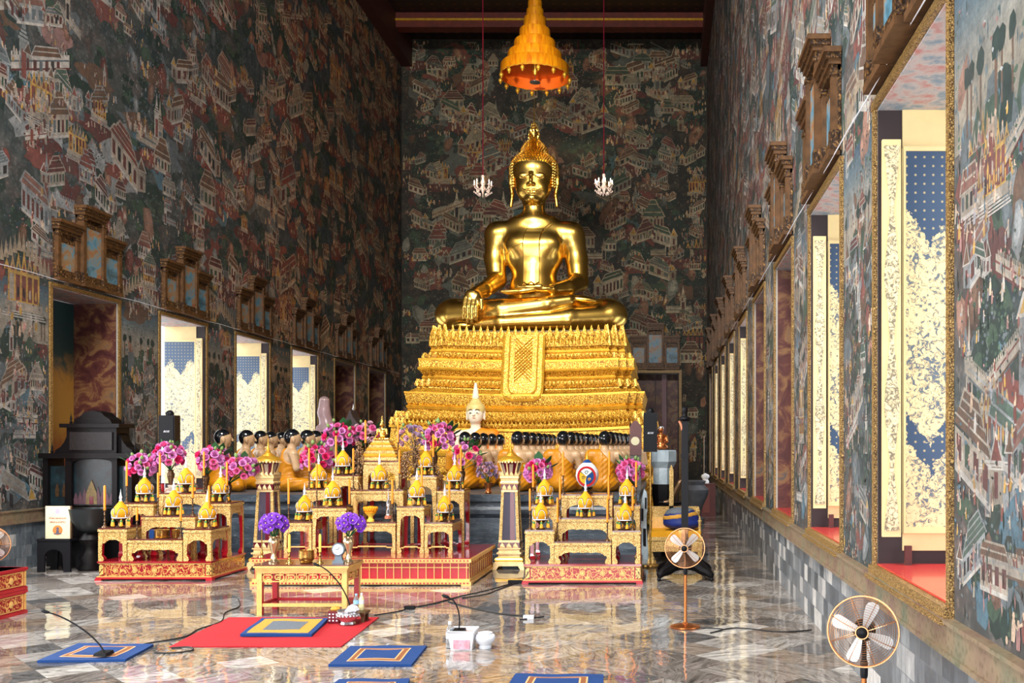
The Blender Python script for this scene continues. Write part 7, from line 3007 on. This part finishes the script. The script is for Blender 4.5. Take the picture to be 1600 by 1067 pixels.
# ================================================================= LEFT CORNER: DARK SHRINE, BOWL, BENCH, NOTICE
Yc = 13.15
u = Yc / F
xc = wx(137, Yc)
root = empty('dark_shrine', (xc, Yc, 0), label='tall blackened carved wooden shrine with glazed painted panels by the left wall', cat='shrine')
X = lambda px: wx(px, Yc) - xc
Z = lambda py: wz(py, Yc)
mb = MB().box(X(72), X(204), 0, .34, 0, Z(792))
mb.build('base', M['dark_wood'], root, None)
for a, b in ((68, 76), (103, 113), (176, 184), (201, 207)):
    MB().box(X(a), X(b), -.02, .34, Z(792), Z(716)).build('post', M['dark_wood'], root, None)
t = NT('painted_glass')
n = t.noise(6, 6, .65, .8)
t.set('Base Color', t.ramp(n, [(0.35, lin(5, 14, 18)), (0.55, lin(12, 36, 42)), (0.7, lin(34, 52, 58)), (0.82, lin(100, 100, 94))]))
t.set('Roughness', 0.35)
M['painted_glass'] = t.mat
for a, b, c, d in ((76, 103, 790, 728), (113, 176, 790, 716), (184, 201, 790, 728)):
    MB().box(X(a), X(b), .04, .06, Z(c), Z(d)).build('painted_panel', M['painted_glass'], root, None)
# painted palace in the middle panel: layered gables and pinnacles
pal = MB()
for q in range(9):
    px = 116 + q * 7
    hh = 18 + 16 * math.exp(-((px - 141) / 14) ** 2)
    pal.prism([(X(px - 4), Z(788)), (X(px + 4), Z(788)), (X(px + 3), Z(788 - hh * .5)), (X(px), Z(788 - hh)), (X(px - 3), Z(788 - hh * .5))], .032, .04)
pal.build('painted_palace', simple('faded_pink_paint', (84, 56, 66), .5, 0, .3, 30), root, None)
pal = MB().prism([(X(132), Z(788)), (X(150), Z(788)), (X(149), Z(770)), (X(141), Z(750)), (X(133), Z(770))], .026, .034)
pal.build('painted_gable', simple('faded_yellow_paint', (112, 94, 58), .5, 0, .3, 30), root, None)
pal = MB().prism([(X(138), Z(788)), (X(144), Z(788)), (X(144), Z(776)), (X(138), Z(776))], .02, .028)
pal.build('painted_door', M['maroon'], root, None)
for px in (87, 98):
    mb = MB().prism([(X(px - 2.5), Z(776)), (X(px + 2.5), Z(776)), (X(px + 3), Z(766)), (X(px + 1), Z(758)), (X(px), Z(755)), (X(px - 1), Z(758)), (X(px - 3), Z(766))], .03, .04)
    mb.build('painted_figure', M['bronze'], root, None)
mb = MB()
mb.box(X(64), X(209), -.06, .36, Z(716), Z(708))
mb.build('cornice', M['dark_wood'], root, None)
arch = [(X(113), Z(716))] + [(X(113 + 63 * i / 10), Z(722 - 7 * math.sin(PI * i / 10))) for i in range(11)] + [(X(176), Z(716))]
MB().prism([(X(108), Z(716)), (X(108), Z(728)), (X(114), Z(724))] + [(X(144.5 + 30 * math.cos(PI - PI * i / 8)), Z(722 - 5 * math.sin(PI * i / 8))) for i in range(9)] + [(X(180), Z(728)), (X(180), Z(716))], -.01, .03).build('arch', M['dark_wood'], root, None)
MB().box(X(104), X(182), .0, .32, Z(708), Z(668)).build('attic', M['dark_wood'], root, None)
MB().box(X(110), X(176), -.02, .0, Z(703), Z(675)).build('carved_frieze', simple('carved_black_wood', (16, 11, 13), .6, 0, .6, 26, bump=1.0, bs=30), root, None)
for sg in (-1, 1):
    c = 143
    pts = [(38, 708), (62, 708), (60, 703), (52, 698), (46, 690), (42, 680), (38, 676)]
    MB().prism([(X(c + sg * a), Z(b)) for a, b in pts], .05, .25).build('scroll_bracket', M['dark_wood'], root, None)
MB().box(X(96), X(189), -.05, .34, Z(668), Z(662)).build('upper_cornice', M['dark_wood'], root, None)
MB().prism([(X(112), Z(662)), (X(116), Z(655)), (X(124), Z(650)), (X(130), Z(644)), (X(143), Z(641)), (X(156), Z(644)), (X(162), Z(650)), (X(170), Z(655)), (X(174), Z(662))], .02, .3).build('pediment', M['dark_wood'], root, None)
for px in (104, 186, 74, 205):
    zb_ = 662 if 100 < px < 190 else 708
    MB().lathe([(.015, Z(zb_)), (.022, Z(zb_ - 3)), (.01, Z(zb_ - 5)), (.016, Z(zb_ - 8)), (.004, Z(zb_ - 14)), (.0, Z(zb_ - 20))], 8, (X(px), .1, 0)).build('finial', M['dark_wood'], root)

Yb = 12.78
root = empty('bronze_basin', (wx(141, Yb), Yb, 0), label='large dark metal basin on a turned black stand before the shrine', cat='basin')
Z = lambda py: wz(py, Yb)
MB().lathe([(.14, 0), (.15, .04), (.12, .10), (.14, .18), (.09, .25), (.085, .33), (.14, Z(842)), (.12, Z(838)), (.09, Z(832))], 20).build('stand', M['dark_wood'], root, 50)
MB().lathe([(.09, Z(832)), (.17, Z(826)), (.235, Z(812)), (.255, Z(797)), (.262, Z(794.5)), (.25, Z(794)), (.23, Z(810)), (.0, Z(822))], 28).build('bowl', simple('dark_steel', (52, 56, 58), .35, .6), root, 50)
Yt = 12.55
root = empty('black_bench', (wx(83, Yt), Yt + .16, 0), label='black wooden bench with arched legs under the cream notice board', cat='bench')
hw = (wx(112, Yt) - wx(60, Yt)) / 2
zt = wz(842, Yt)
MB().box(-hw, hw, -.16, .16, zt - .03, zt).build('seat', M['black_metal'], root)
for sy in (-.15, .12):
    pts = [(-hw, 0), (-hw + .09, 0), (-hw + .10, .16)] + [(-(.12) * math.cos(PI * i / 8), .2 + .1 * math.sin(PI * i / 8)) for i in range(9)] + [(hw - .10, .16), (hw - .09, 0), (hw, 0), (hw, zt - .03), (-hw, zt - .03)]
    MB().prism(pts, sy, sy + .03).build('arched_leg', M['black_metal'], root, None)
MB().loft([[(-hw, .1, zt), (-hw + .035, .1, zt), (-hw + .035, .14, zt), (-hw, .14, zt)], [(-hw - .03, .12, zt + .40), (-hw + .0, .12, zt + .40), (-hw + .0, .16, zt + .40), (-hw - .03, .16, zt + .40)]]).build('back_post', M['black_metal'], root, None)

root = empty('notice_board', (wx(86.5, Yt), Yt + .06, zt), label='cream notice board with thai lettering propped on the black bench', cat='sign')
w_, h_ = wx(106, Yt) - wx(67.5, Yt), wz(791, Yt) - zt
MB().box(-w_ / 2, w_ / 2, -.012, .012, 0, h_).build('board', M['cream_board'], root)
MB().box(w_ / 2, w_ / 2 + .02, -.006, .02, 0, h_).build('side_board', M['bronze'], root)
for sx in (-1, 1):
    for zz_ in (.02, h_ - .02):
        MB().lathe([(.005, 0), (.004, .003), (0, .004)], 8, (0, 0, 0)).build('screw', M['black_metal'], root, loc=(sx * (w_ / 2 - .018), -.014, zz_))


def lettering(txt, size, loc, mat, parent, name='lettering', rot=(PI / 2, 0, 0), shear=0):
    c = bpy.data.curves.new(name, 'FONT')
    c.body = txt
    c.size = size
    c.align_x = 'CENTER'
    c.extrude = .0008
    c.shear = shear
    c.materials.append(mat)
    tmp = bpy.data.objects.new('text_tmp', c)
    COL.objects.link(tmp)
    bpy.context.view_layer.update()
    me = bpy.data.meshes.new_from_object(tmp.evaluated_get(bpy.context.evaluated_depsgraph_get()))
    bpy.data.objects.remove(tmp)
    bpy.data.curves.remove(c)
    o = bpy.data.objects.new(name, me)
    COL.objects.link(o)
    o.parent = parent
    o.location = loc
    o.rotation_euler = rot
    return o


M['text_red'] = simple('dark_red_lettering', (150, 52, 44), .6)
lettering('น้ำพระพุทธมนต์', .036, (0, -.0135, h_ * .60), M['text_red'], root)
lettering('พิธีสวดนำชีวิต', .036, (0, -.0135, h_ * .48), M['text_red'], root)
lm = MB()
for q in range(14):
    a = 2 * PI * q / 14
    lm.ball((.022 * math.cos(a), -.0135, h_ * .84 + .026 * math.sin(a)), (.006, .002, .007), 6)
lm.ball((0, -.0135, h_ * .84), (.013, .002, .016), 8)
lm.build('lilac_emblem', simple('lilac_print', (160, 150, 196), .6), root, 60)
em = MB()
em.M = Matrix.Translation((0, -.0125, h_ * .26)) @ Matrix.Rotation(PI / 2, 4, 'X')
em.lathe([(.064, 0), (.064, .002)], 24)
em.build('orange_roundel', simple('orange_print', (196, 116, 50), .6, 0, .25, 20), root, None)
em = MB().prism([(-.05, h_ * .13), (.05, h_ * .14), (.045, h_ * .17), (-.045, h_ * .165)], -.016, -.0145)
em.prism([(-.02, h_ * .165), (.02, h_ * .165), (.014, h_ * .28), (.018, h_ * .32), (0, h_ * .36), (-.018, h_ * .32), (-.012, h_ * .28)], -.0165, -.0145)
em.build('printed_vessel', simple('slate_print', (84, 82, 100), .6, 0, .3, 30), root, None)


# ---- loudspeakers
def speaker(px0, px1, py0, py1, Y, label, stand_label, gold):
    x = (wx(px0, Y) + wx(px1, Y)) / 2
    z0, z1 = wz(py1, Y), wz(py0, Y)
    w_ = wx(px1, Y) - wx(px0, Y)
    st = empty('speaker_stand', (x, Y, 0), label=stand_label, cat='speaker stand', group='speaker stands')
    m = M['brass'] if gold else M['black_metal']
    MB().lathe([(.0135, .02), (.0135, z0)], 12).build('pole', m, st)
    MB().lathe([(.12, 0), (.125, .008), (.12, .03), (.02, .038)], 24).build('base', m, st, 40)
    root = empty('loudspeaker', (x, Y, z0), label=label, cat='speaker', group='slim black loudspeakers')
    h = z1 - z0
    q = w_ / 2
    MB().loft([[(-q, -.09, 0), (q, -.09, 0), (q * .9, .09, 0), (-q * .9, .09, 0)], [(-q, -.09, h), (q, -.09, h), (q * .9, .09, h), (-q * .9, .09, h)]]).build('cabinet', M['black_metal'], root, None)
    MB().box(-q * .94, q * .86, -.098, -.088, .02, h - .02).build('grille', M['black_plastic'], root)
    lettering('BOSE', .034, (0, -.099, h * .46), M['white_plastic'], root, 'badge_lettering', shear=.35)
    cam_ = MB().lathe([(.05, 0), (.055, .02), (.045, .05), (.02, .07), (.0, .074)], 14, (0, 0, h))
    cam_.build('top_dome', M['black_metal'], root, 50)


speaker(253, 278, 649, 698, 13.35, 'slim black loudspeaker in front of the bright left window', 'black speaker stand behind the left altar', False)
speaker(1005.5, 1027, 645, 706, 13.16, 'slim black loudspeaker on a gold pole at the end of the throne', 'gold pole stand with round foot beside right altar', True)

# ================================================================= RIGHT SIDE OBJECTS
Yp = 12.05
root = empty('iron_lamp_post', (wx(1070, Yp), Yp, 0), label='tall black iron post on a spreading castered foot behind the copper fan', cat='post')
Z = lambda py: wz(py, Yp)
mb = MB().loft([[(-.045, -.045, .12), (.045, -.045, .12), (.045, .045, .12), (-.045, .045, .12)], [(-.04, -.04, Z(655)), (.04, -.04, Z(655)), (.04, .04, Z(655)), (-.04, .04, Z(655))]])
mb.build('post', M['black_metal'], root, None)
MB().lathe([(.05, Z(658)), (.075, Z(655)), (.07, Z(652)), (.03, Z(650)), (.028, Z(645)), (.04, Z(643)), (.035, Z(637)), (.02, Z(636))], 12).build('cap', M['black_metal'], root, 50)
MB().tube([(-.03, -.02, Z(672)), (-.045, -.03, Z(664)), (-.075, -.03, Z(658))], [.02, .016, .012], 6).build('pale_bracket', M['terracotta'], root)
MB().cbox(0, 0, Z(712), .10, .10, .05).build('collar', M['black_metal'], root)
for q in range(4):
    a = PI / 4 + q * PI / 2
    c, s_ = math.cos(a), math.sin(a)
    pts = [(.03 * c, .03 * s_, .20), (.12 * c, .12 * s_, .20), (.22 * c, .22 * s_, .17), (.32 * c, .32 * s_, .12), (.40 * c, .40 * s_, .10), (.45 * c, .45 * s_, .065), (.46 * c, .46 * s_, .045)]
    leg = MB().tube(pts, [.10, .10, .085, .07, .055, .04, .02], 8).build('spreading_foot', M['dark_wood'], root)
    MB().ball((.455 * c, .455 * s_, .025), .025, 10).build('caster', M['black_metal'], leg)
MB().lathe([(.2, .12), (.24, .17), (.2, .24), (.1, .3), (.05, .34)], 12).build('hub', M['dark_wood'], root, 50)

Ys = 15.6
root = empty('stone_font', (wx(1036, Ys), Ys, 0), label='pale grey octagonal stone font on the right of the throne', cat='font')
Z = lambda py: wz(py, Ys)
r = (wx(1058, Ys) - wx(1014, Ys)) / 2
MB().lathe([(r * 1.0, 0), (r * 1.0, .12), (r * .55, .2), (r * .5, .3), (r * .85, Z(772)), (r * .88, Z(756))], 8, a0=PI / 8).build('dark_foot', M['dark_wood'], root, 20)
MB().lathe([(r * .75, Z(757)), (r * .75, Z(731))], 8, a0=PI / 8).build('shaft', M['marble_pale'], root, 20)
MB().lathe([(r * .75, Z(731)), (r * .8, Z(729)), (r * 1.02, Z(721)), (r * 1.02, Z(705)), (r * .95, Z(703)), (0, Z(703))], 8, a0=PI / 8).build('basin', M['marble_pale'], root, 20)
Y2 = Ys - .02
zt_ = wz(703, Ys)
root = empty('bronze_figure', (wx(1033, Ys), Ys, zt_), label='small bronze seated figure on top of the pale stone font', cat='statue')
s = SDF((-.16, -.14, -.01), (.16, .14, .42), .012)
s.ell((0, 0, .05), (.11, .09, .05), 0)
s.cap((0, 0, .08), (0, .01, .2), .07, .06, .03)
s.ell((0, 0, .23), (.085, .05, .04), .02)
s.cap((0, 0, .24), (0, -.01, .29), .025, .025, .01)
s.ell((0, -.01, .33), (.04, .045, .05), .01)
for d in (-1, 1):
    s.chain([(.08 * d, 0, .22), (.1 * d, -.03, .13), (.05 * d, -.08, .1)], [.025, .022, .018], .01)
meshobj('body', s.mesh('bronze_figure_mesh', M['copper']), root)
MB().lathe([(.045, .345), (.046, .36), (.03, .385), (0, .392)], 12).build('grey_cap', M['silver'], root)

Yt = 13.55
X0, X1 = wx(1012, Yt), wx(1098, Yt)
root = empty('gilt_throne_seat', ((X0 + X1) / 2, Yt + .3, 0), label='carved gilt low seat with posts between the speaker pole and right wall', cat='seat')
hw, hd = (X1 - X0) / 2, .3
Z = lambda py: wz(py, Yt)
MB().box(-hw, hw, -hd, hd, Z(845), Z(839)).build('seat_board', M['carved_fine'], root, None)
MB().box(-hw + .03, hw - .03, -hd + .01, hd, Z(839), Z(830)).build('yellow_pad', M['yellow_dome'], root, None)
MB().box(-hw + .01, hw - .01, -hd + .005, -hd + .035, Z(862), Z(846)).build('apron', M['carved_fine'], root, None)
for sx in (-1, 1):
    for sy in (-1, 1):
        x0, x1 = sorted((sx * hw, sx * (hw - .08)))
        y0, y1 = sorted((sy * hd, sy * (hd - .08)))
        a, b = (x0 + x1) / 2, (y0 + y1) / 2
        MB().loft([[(a - .05, b - .05, 0), (a + .05, b - .05, 0), (a + .05, b + .05, 0), (a - .05, b + .05, 0)], [(a - .025, b - .025, .08), (a + .025, b - .025, .08), (a + .025, b + .025, .08), (a - .025, b + .025, .08)], [(a - .04, b - .04, Z(846)), (a + .04, b - .04, Z(846)), (a + .04, b + .04, Z(846)), (a - .04, b + .04, Z(846))]]).build('leg', M['carved_fine'], root, None)
        top = Z(800) if sy > 0 else Z(812)
        MB().lathe([(.02, Z(839)), (.024, Z(830)), (.018, Z(826)), (.022, top - .04), (.03, top - .02), (.012, top), (.018, top + .015), (0, top + .05)], 8, (sx * (hw - .04), sy * (hd - .04), 0)).build('corner_post', M['carved_fine'], root, 50)
MB().box(-hw + .04, hw - .05, hd - .04, hd, Z(812), Z(795)).build('back_rail', M['carved_fine'], root, None)
MB().box(-hw + .05, hw - .05, hd - .05, hd - .01, Z(830), Z(812)).build('back_panel', M['gold_pale'], root, None)
root = empty('navy_cushion', (wx(1066, Yt + .22), Yt + .2, Z(830)), label='bulging navy cushion with gold and grey stripes on the gilt seat', cat='cushion')
hwc = (wx(1096, Yt) - wx(1035, Yt)) / 2
s = SDF((-.36, -.26, -.02), (.36, .26, .40), .014)
s.ell((0, 0, .10), (hwc, .2, .10), 0)
s.ell((-.02, 0, .18), (hwc * .92, .19, .11), .05)
s.ell((-.02, 0, .25), (hwc * .75, .17, .075), .05)
meshobj('body', s.mesh('cushion_mesh', M['navy']), root)
x, y, z = s.ax[0][:, None, None], s.ax[1][None, :, None], s.ax[2][None, None, :]
st = z - .14 * x
meshobj('gold_stripe', s.mesh('stripe_mesh', M['gold_braid'], np.maximum(s.d - .004, np.maximum(.185 - st, st - .245)).astype(np.float32)), root)
meshobj('grey_stripe', s.mesh('stripe_mesh2', M['grey_weave'], np.maximum(s.d - .004, .258 - st).astype(np.float32)), root)

Yq = 14.1
root = empty('gilt_marker', (wx(1049, Yq), Yq, .0), label='narrow carved gilt upright tablet before the stone font', cat='tablet')
z0, z1 = wz(790, Yq), wz(735, Yq)
MB().box(-.03, .03, -.02, .02, 0, z0).build('post', M['dark_wood'], root)
MB().prism([(-.032, z0), (.032, z0), (.03, z1), (.016, z1 + .05), (0, z1 + .085), (-.016, z1 + .05), (-.03, z1)], -.02, .02).build('blade', M['carved_fine'], root, None)
root = empty('dragon_carving', (wx(1054, 14.6), 14.62, .0), label='dark bronze serpent carving rising beside the gilt tablet', cat='carving')
z0 = wz(788, 14.2)
mb = MB().tube([(-.16, 0, z0), (-.08, 0, z0 + .02), (-.01, 0, z0 + .1), (.03, -.02, z0 + .2), (.07, -.02, z0 + .27), (.09, -.02, z0 + .33), (.13, -.02, z0 + .36)], [.03, .035, .045, .05, .045, .04, .015], 8)
mb.build('body', M['bronze'], root)
MB().lathe([(.16, 0), (.16, .1), (.1, .15), (.1, z0 - .05), (.2, z0 - .02), (.2, z0 + .01)], 12, (-.05, 0, 0)).build('pedestal', M['dark_wood'], root, 40)

# stone stair flank at the end of the dais
Yr = 13.75
pts = [(-.40 + .062, 0), (.02, 0), (.02, .12), (-.02, .3), (-.05, .42), (-.05, .66), (-.02, .70), (-.02, .92), (-.05, .98), (-.16, 1.02), (-.30, .80), (-.40 + .062, .74)]
pts = [(-.338 + (a + .338) * .34, b) for a, b in pts]
root = empty('stair_flank', (0, 0, 0), label='pale blue-grey marble stair flank with dark recesses at the dais end', cat='stair')
root.location = (-.01, Yr, 0)
MB().prism([(a, b) for a, b in pts], 0.25, .5).build('slab', M['marble_pale'], root, None)
for (a, b, c, d) in ((-.315, -.285, .56, .74), (-.265, -.24, .74, .90), (-.29, -.25, .2, .45)):
    MB().box(a, b, .235, .26, c, d).build('recess', M['dark_wood'], root, None)

# long case clock behind the speaker
Yk = 14.95
root = empty('longcase_clock', (-.435, Yk, DZ), label='dark longcase clock half hidden behind the right loudspeaker', cat='clock')
Z = lambda py: wz(py, Yk)
Z = lambda py: wz(py, Yk) - DZ
w_ = .085
MB().box(-w_, w_, -.1, .1, 0, Z(711)).build('case', simple('weathered_grey_case', (92, 88, 84), .6, 0, .3, 12), root, None)
MB().prism([(-w_ * 1.05, Z(711)), (w_ * 1.05, Z(711)), (w_ * 1.05, Z(668)), (w_ * .8, Z(663)), (w_ * .3, Z(658)), (0, Z(657)), (-w_ * .3, Z(658)), (-w_ * .8, Z(663)), (-w_ * 1.05, Z(668))], -.11, .1).build('hood', simple('red_brown_wood', (84, 36, 30), .4, 0, .3, 10), root, None)
mb = MB()
mb.M = Matrix.Translation((-.005, -.112, Z(689))) @ Matrix.Rotation(PI / 2, 4, 'X')
mb.lathe([(.066, 0), (.066, .004), (.0, .005)], 24)
mb.build('dial', M['cream_board'], root)
MB().lathe([(.02, Z(668)), (.012, Z(663)), (0, Z(657))], 8, (-w_ * .95, -.05, 0)).build('finial', M['dark_wood'], root)

Yx = 22.5
root = empty('red_pedestal', (wx(1106, Yx), Yx, 0), label='dark red boxed pedestal against the far right wall', cat='pedestal')
w_ = .17
Z = lambda py: wz(py, Yx)
MB().box(-w_, w_, -w_, w_, 0, Z(755)).build('body', simple('dull_red_box', (78, 34, 34), .5, 0, .2, 6), root, None)
MB().box(-w_ * .7, w_ * .2, -w_ - .01, -w_, .1, Z(760)).build('front_panel', simple('faded_red_panel', (104, 50, 46), .5), root, None)
MB().lathe([(.09, Z(755)), (.09, Z(752)), (.06, Z(749)), (.1, Z(745)), (.09, Z(742)), (.0, Z(739))], 12, (-.06, 0, 0)).build('white_urn', M['white_plastic'], root, 50)
MB().tube([(-.09, 0, Z(742)), (-.09, 0, Z(681))], .012, 6).build('pale_rod', M['silver'], root)
Yx = 20.6
root = empty('stone_vase', (wx(1086, Yx), Yx, 0), label='dim grey urn in the dark corner left of the red pedestal', cat='urn')
MB().lathe([(.2, 0), (.2, .1), (.12, .16), (.14, .3), (.28, .6), (.3, .72), (.2, .82), (.24, .9), (.2, .92), (.0, .85)], 16).build('body', simple('dim_stone', (70, 72, 78), .5, 0, .3, 6), root, 50)

# ---- brass bowls and books of the left altar
Yf, dp, zt = TOPS['L2']
y_ = Yf + .14
root = empty('brass_bowl', (wx(253, y_), y_, zt), label='wide brass lidded bowl on the lowest left altar table', cat='bowl')
MB().lathe([(.09, 0), (.10, .006), (.075, .012), (.082, .02), (.086, .095), (.09, .1), (.085, .104), (.0, .11)], 24).build('body', M['brass'], root, 50)
root = empty('brass_cup', (wx(273.5, y_), y_ + .02, zt), label='plain brass cup beside the wide brass bowl', cat='cup')
MB().lathe([(.04, 0), (.045, .005), (.046, .10), (.049, .105), (.044, .106), (.04, .02), (.0, .018)], 18).build('body', M['brass'], root, 50)
root = empty('blue_box', (wx(236, y_), y_ + .04, zt), label='small blue box left of the wide brass bowl', cat='box')
MB().cbox(0, 0, .045, .055, .05, .09).build('body', M['blue_felt'], root)
MB().cbox(0, 0, .095, .058, .053, .012).build('lid', M['navy'], root)
Yf, dp, zt = TOPS['L7']
y_ = Yf + .27
bk = random.Random(4)
cl = [(225, 225, 228), (214, 160, 172), (232, 226, 214), (120, 110, 104), (226, 190, 190)]
nm5 = ['white book at the bottom of', 'pink book second from the bottom of', 'cream book in the middle of', 'brown book second from the top of', 'pale pink book on top of']
for i in range(5):
    root = empty('book', (wx(284, y_) + bk.uniform(-.02, .02), y_, zt + i * .0185), bk.uniform(-.08, .08), nm5[i] + ' the pile on the tallest left altar table', 'book', 'pile of books on the left altar')
    MB().cbox(0, 0, .009, .33, .12, .014).build('pages', M['white_stucco'], root)
    MB().cbox(0, 0, .001, .34, .13, .002).build('cover', simple('book_cover_%d' % i, cl[i], .5), root)
    MB().cbox(0, 0, .017, .34, .13, .002).build('cover', bpy.data.materials['book_cover_%d' % i], root)
root = empty('red_canister', (wx(253, y_), y_ + .0, zt), label='red canister before the left speaker on the tallest left altar table', cat='canister')
MB().lathe([(.028, 0), (.03, .004), (.03, .10), (.028, .104), (0, .104)], 16).build('body', M['red_panel'], root, 50)
MB().lathe([(.031, .104), (.031, .116), (0, .118)], 16).build('lid', M['maroon'], root, 50)
